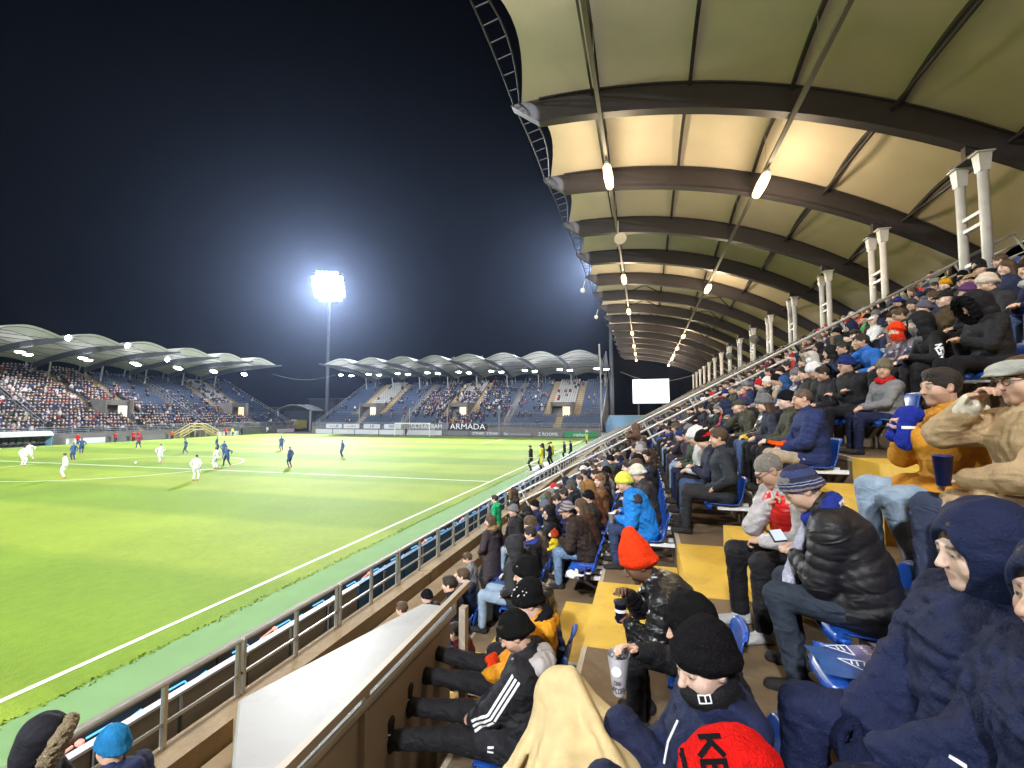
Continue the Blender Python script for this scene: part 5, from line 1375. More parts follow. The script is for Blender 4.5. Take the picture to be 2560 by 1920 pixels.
# ------------------------------------------------------------------ poses shared by the crowd
def variant(seed, p, **st):
    return clothe(p, vox=0.017, hvox=0.0115, style=st, seed=seed)
SIT = [pose(), pose(lean=17, pitch=16), pose(hands=((-.09, .21, .80), (.10, .23, .77)), pitch=8), pose(hands=((.06, .33, .78), (-.05, .34, .78)), pitch=28, lean=10), pose(yaw=32, lean=4),
       pose(yaw=-28, lean=8), pose(hands=((.21, .13, .60), (-.21, .13, .60)), lean=2), pose(hands=((.08, .30, .98), (-.06, .36, .64)), lean=20, pitch=4, hunch=.15), pose(hands=((.06, .34, .93), (-.05, .35, .92)), lean=6),
       pose(lean=-6, hands=((.1, .3, .62), (-.12, .3, .62))), pose(lean=24, pitch=6, hands=((.06, .48, .68), (-.06, .48, .68)), hunch=.2, yaw=10), pose(yaw=55, lean=6, twist=15)]
STY = [dict(), dict(puff=.008, bulk=1.08, wr=.003, hood=1.0), dict(hood=1.1), dict(bulk=1.1, hood=.8), dict(puff=.007, bulk=1.05, wr=.003, jmat='nylon'), dict(bulk=.95), dict(hood=1.0, bulk=1.05), dict(), dict(hood=.9), dict(bulk=1.14, puff=.006, wr=.003, hood=1), dict(hood=1.0), dict(bulk=.98)]
VAR = [variant(i + 1, p, tmat='denim' if i % 2 else 'fabric', **s) for i, (p, s) in enumerate(zip(SIT, STY))]
STAND = [variant(31, pose('stand', hands=((.27, .08, .86), (-.27, .08, .86)), lean=2), len=.16, hood=1.0), variant(32, pose('stand', hands=((.07, .32, 1.22), (-.06, .32, 1.22)), pitch=22, lean=4), len=.14),
         variant(33, pose('stand', hands=((.2, .16, .98), (-.2, .16, .98)), lean=0, yaw=20), len=.45, puff=.009, bulk=1.05, wr=.003, hood=1.1),
         variant(34, pose('stand', hands=((.12, .3, 1.5), (-.12, .3, 1.5)), lean=2), len=.1, hood=.8)]
SK = dict(fair=(.56, .35, .26), mid=(.50, .30, .215), tan=(.42, .25, .17), pale=(.62, .42, .34), dark=(.13, .065, .04))
BLK, NAVY, CHAR, BRN, OLV, GRY, WHT = (.010, .0095, .012), (.012, .016, .046), (.022, .022, .026), (.045, .026, .017), (.045, .045, .03), (.16, .16, .17), (.62, .61, .62)
JEAN, JEANL, BEI = (.045, .075, .16), (.20, .27, .36), (.34, .28, .21)
HAIRD, HAIRB, HAIRG, HAIRR = (.02, .014, .011), (.07, .04, .02), (.20, .18, .16), (.22, .09, .035)
RZ = math.pi / 2
N_PEOPLE = [0]
OCC = {}
def person(B, k, y, cols, label, hats=(), dx=0.0, rz=RZ, seat_it=True, size=1.0, z=None, x=None, group=None, hvox=.0075):
    c = dict(cols); c.setdefault('skin', SK['fair'])
    xx = XP(k) + dx if x is None else x
    zz = FZ(k) if z is None else z
    if x is None: OCC.setdefault(k, []).append((y, dx if abs(dx) > .08 else 0.0))
    N_PEOPLE[0] += 1
    return figure(B, (xx, y, zz), rz, c, label, group, hats, hvox, size=size)

# ------------------------------------------------------------------ the people nearest the camera, each posed by itself
FV = dict(vox=.0085, hvox=.0055)
# man in the mustard coat, hands drawn up in his scarf
B = clothe(pose(lean=3, pitch=4, yaw=6, hands=((.05, .25, .96), (-.05, .27, .93)), feet=((.14, .42, .09), (-.13, .30, .09)), elb=(.7, -.2, -1)), style=dict(puff=.005, bulk=1.13, arm=1.08, hood=.7, wr=.004, tmat='denim', curl=.9, len=.2, beard=.25), seed=3, **FV)
mustard = person(B, 2, 3.69, dict(jacket=(.50, .215, .018), trousers=(.26, .34, .44), skin=SK['mid'], shoe=(.02, .016, .014)), 'man in mustard winter coat and pale jeans holding a blue scarf to his chin', [('short_hair', HAIRD)])
J = B['J']
F = Field(J['neck'] - .3, J['neck'] + .3, .009); nb = J['neck'] - np.array((0, .10, 0))
F.cone(nb + (.1, 0, .01), nb + (-.1, 0, .01), .05, .05, .03)
for s_ in (1, -1): F.cone(nb + (.1 * s_, 0, .01), J['neck'] + np.array((.075 * s_, .06, .0)), .045, .03, .03)
F.noise(.008, 45, 4); o = put('hood_lining', F.mesh('hood_lining', M['fleece']), mustard); o.color = (.62, .55, .44, 1)
F = Field(J['hd', 1] - .3, J['hd', 0] + .3, .008); h_ = (J['hd', 0] + J['hd', 1]) / 2
F.cone(h_ + (.06, -.02, .09), h_ + (-.07, -.01, .08), .048, .048, .03); F.cone(h_ + (-.05, .02, .05), h_ + (-.08, .06, -.09), .04, .045, .03, flat=((0, 0, 1), 1.3)); F.cone(h_ + (.05, .02, .05), h_ + (.04, .06, -.06), .04, .04, .03)
F.noise(.008, 50, 5); o = put('scarf', F.mesh('scarf', M['knit']), mustard); o.color = (.02, .035, .30, 1)
me_ = o.data; decal(o, me_, [[(-.05, -.03), (.05, -.03), (.05, -.012), (-.05, -.012)]], h_ + (0, .05, .02), (0, -1, 0), (0, 0, 1), M['white_print'], 'scarf_stripe')

# man in the navy quilted jacket beyond the stair
B = clothe(pose(lean=6, pitch=8, hands=((.12, .34, .62), (-.1, .36, .62)), yaw=-4), style=dict(puff=.009, bulk=1.18, arm=1.1, wr=.003, hood=1.15, jmat='fabric', len=.16, curl=.4), seed=5, **FV)
person(B, 2, 6.33, dict(jacket=(.016, .026, .095), trousers=BEI, skin=SK['mid']), 'heavy man in navy quilted jacket and beige trousers, hair cropped short', [('crop', (.09, .06, .045))])
t = thing('orange_hat', (XP(2) - .36, 6.3, FZ(2) + .66), 'orange knitted hat held in the lap of the navy quilted jacket man', 'hat')
F = Field((-.2, -.2, -.15), (.2, .2, .15), .009); F.cone((-.02, -.06, 0), (.06, .06, .02), .05, .035, .02, flat=((0, 0, 1), .6)); F.cone((.0, .05, .0), (-.1, .1, .02), .03, .02, .02); F.noise(.006, 50, 2)
o = put('knit', F.mesh('knit', M['knit']), t); o.color = (.80, .09, .01, 1)

# back of the man in the patterned knit hat, turned to his neighbour
B = clothe(pose(lean=17, pitch=34, yaw=18, hunch=.18, hands=((.16, .36, .74), (.03, .38, .72)), feet=((.14, .40, .09), (-.16, .36, .09))), style=dict(puff=.012, bulk=1.17, arm=1.08, wr=.002, len=.2, jmat='quilt', tmat='denim', collar=.03), seed=7, **FV)
pat = person(B, 1, 3.08, dict(jacket=(.014, .013, .016), trousers=(.03, .038, .055), skin=SK['fair']), 'man in black quilted jacket and patterned navy knit hat bending over a phone', [('short_hair', HAIRG)], rz=rad(68), dx=.20)
hm_ = hat_mesh('beanie', .007)
def knit_bands(name, bands, base):
    m = bpy.data.materials.new(name); m.use_nodes = True; N, L = m.node_tree.nodes, m.node_tree.links
    tc = N.new('ShaderNodeTexCoord'); sp = N.new('ShaderNodeSeparateXYZ'); L.new(tc.outputs['Object'], sp.inputs[0])
    t_ = N.new('ShaderNodeMath'); t_.operation = 'MULTIPLY_ADD'; t_.inputs[1].default_value = -0.38; L.new(sp.outputs[1], t_.inputs[0]); L.new(sp.outputs[2], t_.inputs[2])
    nz = N.new('ShaderNodeTexNoise'); nz.inputs['Scale'].default_value = 55; L.new(tc.outputs['Object'], nz.inputs[0])
    a_ = N.new('ShaderNodeMath'); a_.operation = 'MULTIPLY_ADD'; a_.inputs[1].default_value = 0.012; L.new(nz.outputs[0], a_.inputs[0]); L.new(t_.outputs[0], a_.inputs[2])
    mr = N.new('ShaderNodeMapRange'); mr.inputs[1].default_value = -0.03; mr.inputs[2].default_value = 0.16; L.new(a_.outputs[0], mr.inputs[0])
    cr = N.new('ShaderNodeValToRGB'); cr.color_ramp.interpolation = 'CONSTANT'; L.new(mr.outputs[0], cr.inputs[0])
    cr.color_ramp.elements[0].color = (*base, 1); cr.color_ramp.elements[1].position = bands[0][0]; cr.color_ramp.elements[1].color = (*bands[0][1], 1)
    for p_, c_ in bands[1:]: e_ = cr.color_ramp.elements.new(p_); e_.color = (*c_, 1)
    b_ = N['Principled BSDF']; L.new(cr.outputs[0], b_.inputs['Base Color']); b_.inputs['Roughness'].default_value = .95
    bp = N.new('ShaderNodeBump'); bp.inputs['Strength'].default_value = .8; bp.inputs['Distance'].default_value = .02
    n2 = N.new('ShaderNodeTexNoise'); n2.inputs['Scale'].default_value = 160; L.new(tc.outputs['Object'], n2.inputs[0]); L.new(n2.outputs[0], bp.inputs['Height']); L.new(bp.outputs[0], b_.inputs['Normal'])
    return m
nv, wh, pk = (.02, .03, .12), (.55, .52, .56), (.42, .34, .40)
hm_.materials.clear(); hm_.materials.append(knit_bands('nordic_knit', [(.10, pk), (.17, (.05, .04, .12)), (.24, pk), (.33, (.05, .045, .10)), (.42, wh), (.445, nv), (.50, (.25, .28, .42)), (.53, (.03, .03, .07)), (.68, (.04, .06, .18)), (.9, (.02, .02, .06))], (.06, .05, .13)))
o = put('beanie', hm_, pat); o.matrix_local = B['T']
o = put('scarf', hat('scarf'), pat); o.matrix_local = B['T']; o.color = (.03, .045, .30, 1); decal(o, o.data, [[(-.09, -.02), (-.03, -.02), (-.03, .02), (-.09, .02)], [(.0, -.02), (.05, -.02), (.05, .02), (.0, .02)]], (0, -.1, -.15), (1, 0, 0), (0, 0, 1), M['white_print'], 'scarf_letters')
F = Field((-.3, -.1, .5), (.4, .6, 1.2), .01); q = B['J']['neck']; F.cone(q + (.06, .07, -.02), q + (.08, .16, -.26), .035, .04, .02, flat=((1, 0, 0), 1.7)); F.cone(q + (.08, .16, -.26), q + (.05, .2, -.42), .04, .045, .02, flat=((1, 0, 0), 1.7)); F.noise(.006, 50, 8)
o = put('scarf_end', F.mesh('scarf_end', M['knit']), pat); o.color = (.50, .50, .62, 1)

# man in the red vest with pale sleeves beside him
B = clothe(pose(lean=12, pitch=36, yaw=-20, hunch=.1, hands=((.02, .24, .90), (-.05, .36, .66)), feet=((.16, .42, .09), (-.14, .44, .09)), elb=(1.0, -.2, -.5)), style=dict(bulk=1.02, arm=1.12, curl=.95, len=.05, tmat='fabric', leg=1.08, nose=1.03, hood=.8), seed=9, **FV)
vest = person(B, 1, 3.95, dict(jacket=(.48, .44, .46), trousers=(.014, .013, .016), skin=SK['mid'], shoe=(.4, .4, .4)), 'man with grey cropped hair, red vest and pale sleeves reading from a phone', [('crop', (.22, .20, .18)), ('glasses', (0, 0, 0))], rz=rad(112), dx=.12)
J = B['J']; F = Field(J['hip'] - .4, J['neck'] + .35, .009)
F.cone(J['hip'] + (0, 0, .0), J['waist'], .152, .148, 0, flat=(J['rx'], 1.42)); F.cone(J['waist'], J['chest'], .148, .155, .04, flat=(J['rx'], 1.4)); F.cone(J['chest'], J['neck'] - J['up2'] * .02, .152, .085, .05, flat=(J['rx'], 1.42))
F.cone(J['chest'] + J['up2'] * .02 + np.array((0, .16, .02)), J['neck'] + np.array((0, .1, .14)), .035, .05, .01, sub=True); F.cone(J['neck'] - J['up2'] * .03, J['neck'] + J['up2'] * .2, .062, .08, .01, sub=True); F.noise(.006, 34, 3)
o = put('vest', F.mesh('vest', M['nylon']), vest); o.color = (.62, .012, .014, 1)
F = Field(J['hip'] - .3, J['neck'] + .3, .009); F.cone(J['waist'] + np.array((0, .158, .05)), J['chest'] + np.array((0, .150, .1)), .008, .008)
o = put('zip', F.mesh('zip', M['fabric']), vest); o.color = (.7, .68, .7, 1)
hp = Vector((XP(1) - .20, 3.36, FZ(1) + .78))
t = thing('phone', hp, 'smartphone with a lit screen held between the patterned hat and the red vest', 'phone')
b = MB(); b.bar(hp + Vector((0, -.075, 0)), hp + Vector((0, .075, .03)), .075, .009, (-.2, 0, 1)); b.build('case', M['dark'], t); b = MB(); b.bar(hp + Vector((.003, -.07, .007)), hp + Vector((.003, .07, .037)), .066, .002, (-.2, 0, 1)); b.build('screen', mat('phone_screen', (.3, .35, .4), .2, emit=((.7, .8, 1), .5)), t)

# woman in the beige coat, cuff raised to her face, cup in the other hand
B = clothe(pose(lean=4, pitch=6, yaw=8, hands=((.03, .27, 1.10), (-.02, .36, .70)), elb=(.9, .2, -.8)), style=dict(bulk=1.16, arm=1.15, len=.28, wr=.005, hood=.9, curl=.75, tmat='denim'), seed=11, **FV)
beige = person(B, 2, 2.98, dict(jacket=(.40, .275, .155), trousers=(.04, .05, .09), skin=SK['mid']), 'woman in beige teddy coat and flat grey cap raising her hand, at the right edge', [('flat_cap', (.33, .33, .30)), ('long_hair', (.07, .03, .018)), ('glasses', (0, 0, 0))])
J = B['J']; F = Field(J['hd', 0] - .2, J['hd', 0] + .2, .008); d = nrm(J['el', 0] - J['hd', 0]); F.cone(J['hd', 0] + d * .02, J['hd', 0] + d * .075, .054, .060, 0); F.noise(.003, 60, 6); o = put('fleece_cuff', F.mesh('fleece_cuff', M['fleece']), beige); o.color = (.62, .56, .47, 1)
def cup(p, label, m='cup_navy', h=.15, lid=False, band=True):
    t = thing('drinking_cup', p, label, 'cup'); p = Vector(p)
    b = MB(); b.lathe(p, [(.030, 0), (.043, h), (.046, h), (.046, h + .008), (.040, h + .008), (.040, h - .01), (.0, h - .012)], 18); b.build('cup_wall', M[m], t, True)
    if band: b = MB(); b.lathe(p, [(.0385 + .001, h * .55), (.0405 + .001, h * .72)], 18, cap=False); b.build('printed_band', M['white_print'], t)
    if lid: b = MB(); b.lathe(p, [(.047, h), (.048, h + .012), (.030, h + .02), (.0, h + .02)], 18); b.build('lid', M['dark'], t)
    return t
cup((XP(2) - .43, 2.99, FZ(2) + .66), 'navy printed paper cup held by the woman in the beige coat', band=False)

# two lads in navy hooded tracksuits at the lower right
B = clothe(pose(lean=-5, pitch=7, yaw=4, hands=((.12, .30, .58), (-.12, .32, .60)), feet=((.16, .46, .09), (-.17, .44, .09)), knees=((.45, 1, 1), (-.45, 1, 1))), style=dict(bulk=1.22, arm=1.25, leg=1.22, len=.14, wr=.009, glove=True, jmat='fabric', collar=.06, jaw=.94), seed=13, **FV)
lad = person(B, 1, 1.78, dict(jacket=(.010, .015, .050), trousers=(.010, .015, .050), skin=SK['pale'], glove=NAVY), 'lad in navy hooded tracksuit with a white triangle crest on his thigh', [('hood', (.010, .015, .050), 1.07), ('short_hair', HAIRB)], dx=-.04, size=.96)
J = B['J']
def crest(parent, me, org, u, v, s, name='crest'):
    T3 = [(-.5, .32), (.5, .42), (.5, -.42)]
    rings = []
    for i in range(3):
        a, c = np.array(T3[i]) * s, np.array(T3[(i + 1) % 3]) * s; g = np.array((.18, .1)) * s * .0
        ctr = np.array((.17, .1)) * s
        rings.append([tuple(a), tuple(c), tuple(c + (ctr - c) * .18), tuple(a + (ctr - a) * .18)])
    for r0, r1 in ((.05, .12), (.2, .27), (.33, .38)):
        rings.append([(r0 * s, .22 * s), (r1 * s, .22 * s), (r1 * s, -.02 * s - r0 * .3 * s), (r0 * s, .02 * s - r0 * .3 * s)])
    rings.append([(.05 * s, .22 * s), (.40 * s, .26 * s), (.40 * s, .20 * s), (.05 * s, .16 * s)])
    return decal(parent, me, rings, org, u, v, M['white_print'], name, lift=.005, sub=.02)
kn, hpj = J['kn', 1], J['hp', 1]
crest(lad, [c for c in lad.children if c.name.startswith('trousers')][0].data, tuple(hpj + (kn - hpj) * .86), (0, -1, 0), (.75, 0, .66), .10)
jk = [c for c in lad.children if c.name.startswith('jacket')][0]
pz = J['waist'] + np.array((-.1, .12, -.02)); decal(lad, jk.data, [[(-.09, -.004), (.05, -.004), (.05, .004), (-.09, .004)]], tuple(pz), (0, -1, -.2), (0, -.2, 1), M['black_print'], 'pocket_zip', .004)
decal(lad, jk.data, [[(-.12, -.006), (-.095, -.006), (-.095, .004), (-.12, .004)]], tuple(pz), (0, -1, -.2), (0, -.2, 1), M['white_print'], 'zip_pull', .006)
b = MB(); b.tube(J['neck'] + np.array((-.09, .10, -.02)), J['neck'] + np.array((-.10, .14, -.17)), .0035, 5); b.build('drawstring', M['white_print'], lad, world=False)
B = clothe(pose(lean=2, pitch=2, yaw=10, hands=((.12, .30, .58), (-.14, .28, .60)), feet=((.16, .46, .09), (-.17, .44, .09))), style=dict(bulk=1.18, arm=1.2, leg=1.15, len=.14, wr=.008, glove=True, collar=.05, beard=.3), seed=14, **FV)
person(B, 1, 1.38, dict(jacket=(.010, .015, .050), trousers=(.010, .015, .050), skin=SK['mid'], glove=NAVY), 'second hooded man in navy, his face cut by the right edge of the picture', [('hood', (.010, .015, .050), 1.04), ('short_hair', HAIRD)], dx=-.03, size=.96)

# glossy black jacket and tall orange beanie, coffee cup in both hands
B = clothe(pose(lean=27, pitch=30, yaw=12, hunch=.2, hands=((.07, .50, .83), (-.04, .49, .68)), feet=((.14, .40, .09), (-.14, .44, .09))), style=dict(puff=.010, bulk=1.10, arm=1.08, wr=.005, hood=1.0, jmat='nylon', curl=.7), seed=15, **FV)
orange = person(B, 0, 3.42, dict(jacket=(.010, .010, .012), trousers=BLK, skin=SK['dark']), 'person in glossy black padded jacket and tall orange beanie holding a coffee cup', [('tall_beanie', (.92, .055, .012), 1.06)], dx=.29)
hw = Vector((XP(0) + .29 - .54, 3.42, FZ(0) + .66))
cup(hw, 'navy lidded coffee cup held by the person in the orange beanie', lid=True, h=.13)

# black hood, popcorn bag
B = clothe(pose(lean=10, pitch=14, yaw=-4, hands=((.26, .42, .93), (.0, .36, .56)), elb=(.9, -.3, -.6), feet=((.16, .42, .09), (-.12, .44, .09))), style=dict(bulk=1.12, arm=1.05, hood=.9, wr=.007, len=.15, curl=.55), seed=16, **FV)
B['J']['pn', 0] = (0, 0, -1)
pop = person(B, 0, 2.34, dict(jacket=(.012, .012, .015), trousers=BLK, skin=SK['fair']), 'person in black with a black knit hood reaching into a popcorn bag', [('balaclava', (.010, .010, .011), 1.10), ('beanie', (.010, .010, .011), 1.10)], dx=.27, size=.95)
pb = Vector((XP(0) + .27 - .49, 2.60, FZ(0) + .665))
t = thing('popcorn_bag', pb, 'small grey printed popcorn bag held beside the cream blanket', 'bag')
m_ = mat('popcorn_print', (.42, .40, .44), .5, var=.1)
b = MB(); P = []
for i in range(7):
    a = 2 * math.pi * np.linspace(0, 1, 15)
    w_, d_ = .075 - .004 * i * .3, .035 + .004 * i
    P.append([tuple(pb + Vector((d_ * math.cos(q), w_ * math.sin(q), .03 * i))) for q in a])
b.grid(P); b.add(P[0][:-1], [tuple(range(14))]); b.build('pouch', m_, t, True)
ux, vx = Vector((0, 1, 0)), Vector((0, 0, 1))
for txt, zz_, h_ in (('POPCORN', .018, .022), ('CORN', .055, .018)):
    b = MB(); q_ = glyphs(txt, h_); wd = max(p[0] for g_ in q_ for p in g_)
    # lettering wraps the camera side of the pouch
    for g_ in q_:
        vs = []
        for (u_, v_) in g_:
            f = -1.75 + (u_ - wd / 2) / .052; vs.append(pb + Vector((.0375 * math.cos(f), .0765 * math.sin(f), zz_ + v_)))
        b.add(vs, [(0, 1, 2, 3)])
    b.build('lettering', M['black_print'], t)
b = MB(); b.lathe(pb + Vector((-.008, -.079, .125)), [(.026, 0), (.026, .002)], 14, (0, -1, 0)); b.build('emblem', M['white_print'], t)
b = MB()
for i in range(14): b.lathe(pb + Vector((RND.uniform(-.03, .03), RND.uniform(-.05, .05), .17 + RND.uniform(0, .02))), [(.006, -.008), (.012, 0), (.006, .008)], 6)
tag(b.build('popcorn', M['slab_white'], t), kind='stuff')

# black beanie and neck warmer, navy jacket
B = clothe(pose(lean=-2, pitch=14, yaw=34, hands=((.20, .34, .64), (-.12, .30, .62)), elb=(.7, -.2, -1), knees=((.2, .4, 1), (-.1, .4, 1)), feet=((.28, .50, .36), (.0, .50, .32)), twist=8), style=dict(bulk=1.13, arm=1.2, hood=1.1, wr=.008, glove=True, collar=.05, jaw=.93), seed=17, **FV)
teen = person(B, 0, 1.92, dict(jacket=(.010, .015, .050), trousers=NAVY, skin=SK['pale'], glove=BLK, shoe=BLK), 'lad in black beanie with black neck warmer over his mouth and navy jacket', [('beanie', (.011, .010, .012), 1.10)], dx=.15)
F = Field((-.2, -.2, -.3), (.2, .2, .1), .006); F.ell((0, .01, -.075), (.078, .098, .062), 0); F.cone((0, -.02, -.1), (0, -.03, -.17), .088, .10, .03); F.plane_cut((0, .1, -.035), (0, -.12, 1)); F.noise(.004, 45, 3)
o = put('neck_warmer', F.mesh('neck_warmer', M['fabric']), teen); o.matrix_local = B['T']; o.color = (.010, .009, .011, 1)
nw = o
b = MB(); decal(nw, nw.data, [[(-.022, -.014), (.022, -.014), (.022, -.009), (-.022, -.009)], [(-.022, .010), (.022, .010), (.022, .014), (-.022, .014)], [(-.022, -.009), (-.017, -.009), (-.017, .01), (-.022, .01)], [(.0, -.009), (.005, -.009), (.005, .01), (.0, .01)], [(.017, -.009), (.022, -.009), (.022, .01), (.017, .01)]], (-.05, .06, -.062), (-.55, -.83, 0), (0, 0, 1), M['white_print'], 'badge', .003, .008)
b = MB(); J = B['J']; b.path([J['neck'] + np.array((-.07, .14, -.02)), J['neck'] + np.array((-.085, .175, -.09)), J['neck'] + np.array((-.08, .19, -.17))], .004, 5); b.build('drawstring', M['white_print'], teen, world=False)

# red beanie at the bottom edge
B = clothe(pose(lean=9, pitch=8, yaw=8, hands=((.36, .56, .74), (.1, .34, .60)), elb=(.8, -.2, -.8)), style=dict(bulk=1.12, arm=1.15, hood=.9, glove=True, curl=.35), seed=18, **FV)
B['J']['pn', 0] = (0, -.3, -1)
red = person(B, 0, 1.28, dict(jacket=(.010, .015, .050), trousers=NAVY, skin=SK['fair'], glove=(.012, .012, .016)), 'person in bright red beanie with black lettering, at the bottom edge', (), dx=.25, size=.99)
hb = hat_mesh('beanie', .006); o = put('beanie', hb, red); o.matrix_local = B['T'] @ Matrix.Scale(1.12, 4); o.color = (.70, .012, .010, 1)
g_ = glyphs('NIKE', .042, .72, .24); g_ = [[(u_ - .165, v_ - .060) for u_, v_ in q_] for q_ in g_]
sw = [[(-.10 + .035 * i, -.035 - .010 * (1 - (i - 2) ** 2 / 6)), (-.10 + .035 * (i + 1), -.035 - .010 * (1 - (i - 1) ** 2 / 6)), (-.10 + .035 * (i + 1), -.035 - .010 * (1 - (i - 1) ** 2 / 6) - .004 - .004 * (5 - i)), (-.10 + .035 * i, -.035 - .010 * (1 - (i - 2) ** 2 / 6) - .004 - .004 * (5.5 - i))] for i in range(6)]
sw = [[(u_ + .01, v_ - .045) for u_, v_ in q_] for q_ in sw]
decal(o, hb, g_, (-.03, -.01, .06), (-.55, .05, -.82), (0, -1, 0), M['black_print'], 'lettering', .0035, .008)
decal(o, hb, sw, (-.03, -.01, .06), (-.55, .05, -.82), (0, -1, 0), M['black_print'], 'swoosh', .0035, .008)

# man in the three-striped jacket with his feet against the wall
Jp = pose(lean=-10, pitch=30, yaw=12, hunch=.2, hands=((.05, .33, .60), (-.045, .34, .585)), feet=((.13, .92, .47), (-.13, .90, .40)), knees=((.1, 0, 1), (-.1, 0, 1)))
for i_ in (0, 1): Jp['toe', i_] = (.05 * (1 - 2 * i_), -.15, 1.0); Jp['hdir', i_] = ((-.7, .6, -.2), (.7, .6, -.2))[i_]
B = clothe(Jp, style=dict(bulk=1.14, arm=1.16, wr=.007, hood=0, len=.2, curl=.9, tmat='fabric', leg=1.05, beard=.35), seed=19, **FV)
adi = person(B, -1, 3.12, dict(jacket=(.016, .016, .02), trousers=(.010, .010, .012), skin=SK['mid'], shoe=(.02, .018, .018)), 'reclining man in black jacket with three white sleeve stripes, shoes against the wall', [('beanie', (.010, .010, .010), 1.04), ('short_hair', HAIRD)], dx=.06)
J = B['J']; F = Field(J['neck'] - .3, J['neck'] + .3, .009); nb = J['neck'] - np.array((0, .095, .01))
F.cone(nb + (.09, 0, 0), nb + (-.09, 0, 0), .06, .06, .03); F.cone(nb + (0, -.03, -.02), nb + (0, -.05, -.1), .07, .04, .04, flat=((1, 0, 0), 1.6))
for s_ in (1, -1): F.cone(nb + (.09 * s_, 0, 0), J['neck'] + np.array((.08 * s_, .07, .0)), .055, .032, .03)
F.noise(.010, 30, 4); o = put('hood', F.mesh('hood', M['fabric']), adi); o.color = (.36, .34, .34, 1)
S_, E_, W_ = J['sh', 1], J['el', 1], J['hd', 1]
P2 = lambda p: np.array((-p[1], p[2]))
strips = []
for off in (-.026, 0, .026):
    for a, c in ((P2(S_) + np.array((-.005, .06)), P2(E_)), (P2(E_), P2(E_) + (P2(W_) - P2(E_)) * .8)):
        d = nrm(c - a); n_ = np.array((-d[1], d[0])); strips.append([tuple(a + n_ * (off - .0075)), tuple(c + n_ * (off - .0075)), tuple(c + n_ * (off + .0075)), tuple(a + n_ * (off + .0075))])
jk = [c for c in adi.children if c.name.startswith('jacket')][0]
decal(adi, jk.data, strips, (0, 0, 0), (0, -1, 0), (0, 0, 1), M['white_print'], 'sleeve_stripes', .004, .012)
cr_ = P2(J['hip']) + np.array((-.16, .03)); decal(adi, jk.data, [[tuple(cr_ + q) for q in ((-.02, -.02), (.02, -.02), (.02, -.008), (-.02, -.008))], [tuple(cr_ + q) for q in ((-.02, .0), (.02, .008), (.02, .02), (-.02, .014))]], (0, 0, 0), (0, -1, 0), (0, 0, 1), M['white_print'], 'pocket_logo', .004, .008)
for s_ in [c for c in adi.children if c.name.startswith('shoe')]:
    st3 = []; me_ = s_.data; cx_ = np.mean([v.co[:] for v in me_.vertices], 0)
    for q in (-.03, 0, .03): st3.append([(q - .006 - .02, -.03), (q + .006 - .02, -.03), (q + .006 + .012, .03), (q - .006 + .012, .03)])
    decal(s_, me_, st3, (0, cx_[1], cx_[2] + .02), (0, 0, 1), (0, 1, 0), M['white_print'], 'shoe_stripes', .003, .008)

# woman with pearls on her black hat, mustard hooded jacket, boots on the wall
Jp = pose(lean=-2, pitch=26, yaw=20, hands=((.08, .34, .62), (-.07, .36, .62)), feet=((.12, .92, .62), (-.12, .90, .56)), knees=((.1, 0, 1), (-.1, 0, 1)))
for i_ in (0, 1): Jp['toe', i_] = (.05, -.1, 1.0)
B = clothe(Jp, style=dict(bulk=1.05, arm=1.1, hood=1.25, wr=.007, len=.16, curl=.8), seed=20, **FV)
pearl = person(B, -1, 3.62, dict(jacket=(.56, .23, .012), trousers=BLK, skin=SK['pale'], shoe=BLK), 'woman in black knit hat dotted with pearls and mustard hooded jacket', [('slouch', (.010, .010, .011), 1.06), ('scarf', (.011, .011, .015))], dx=.02)
b = MB(); r2 = random.Random(4)
for i in range(34):
    a, e = r2.uniform(0, 6.28), r2.uniform(.35, 1.35); q = Vector((.094 * math.cos(a) * math.cos(e), -.02 + .115 * math.sin(a) * math.cos(e), .04 + .106 * math.sin(e))); b.lathe(q * 1.06 + Vector((0, -.006, .006)), [(.001, -.005), (.006, 0), (.001, .005)], 6, q)
o = b.build('pearl', M['white_print'], pearl, world=False); o.matrix_local = B['T'] @ Matrix.Scale(1.06, 4); tag(o, kind='stuff')
b = MB(); pr = Vector((XP(-1) - .30, 3.62, FZ(-1) + .68)); t = thing('red_gloves', pr, 'bright red gloves in the lap of the woman with the pearl hat', 'gloves')
F = Field((-.15, -.15, -.12), (.15, .15, .12), .008); F.cone((0, -.05, 0), (-.03, .05, .02), .035, .03, .02); F.cone((-.02, .0, .02), (-.07, .02, .01), .025, .02, .02); F.noise(.008, 60, 3); o = put('knit', F.mesh('knit', M['knit']), t); o.color = (.7, .05, .01, 1)

# black beanie and black jacket beyond her, maroon child before him
B = clothe(pose(lean=14, pitch=12, yaw=6, hands=((.1, .34, .64), (-.1, .34, .64))), style=dict(bulk=1.16, hood=1.2, wr=.007, jmat='nylon'), seed=21, **FV)
person(B, -1, 4.22, dict(jacket=(.011, .011, .013), trousers=BLK, skin=SK['fair']), 'man seen from behind in black beanie and black hooded jacket by the yellow stair', [('beanie', (.010, .010, .011), 1.08), ('short_hair', HAIRG)])
person(VAR[1], -2, 4.75, dict(jacket=(.12, .010, .016), trousers=NAVY), 'child in maroon jacket just below the man in black beanie', [('short_hair', HAIRD)], size=.74)

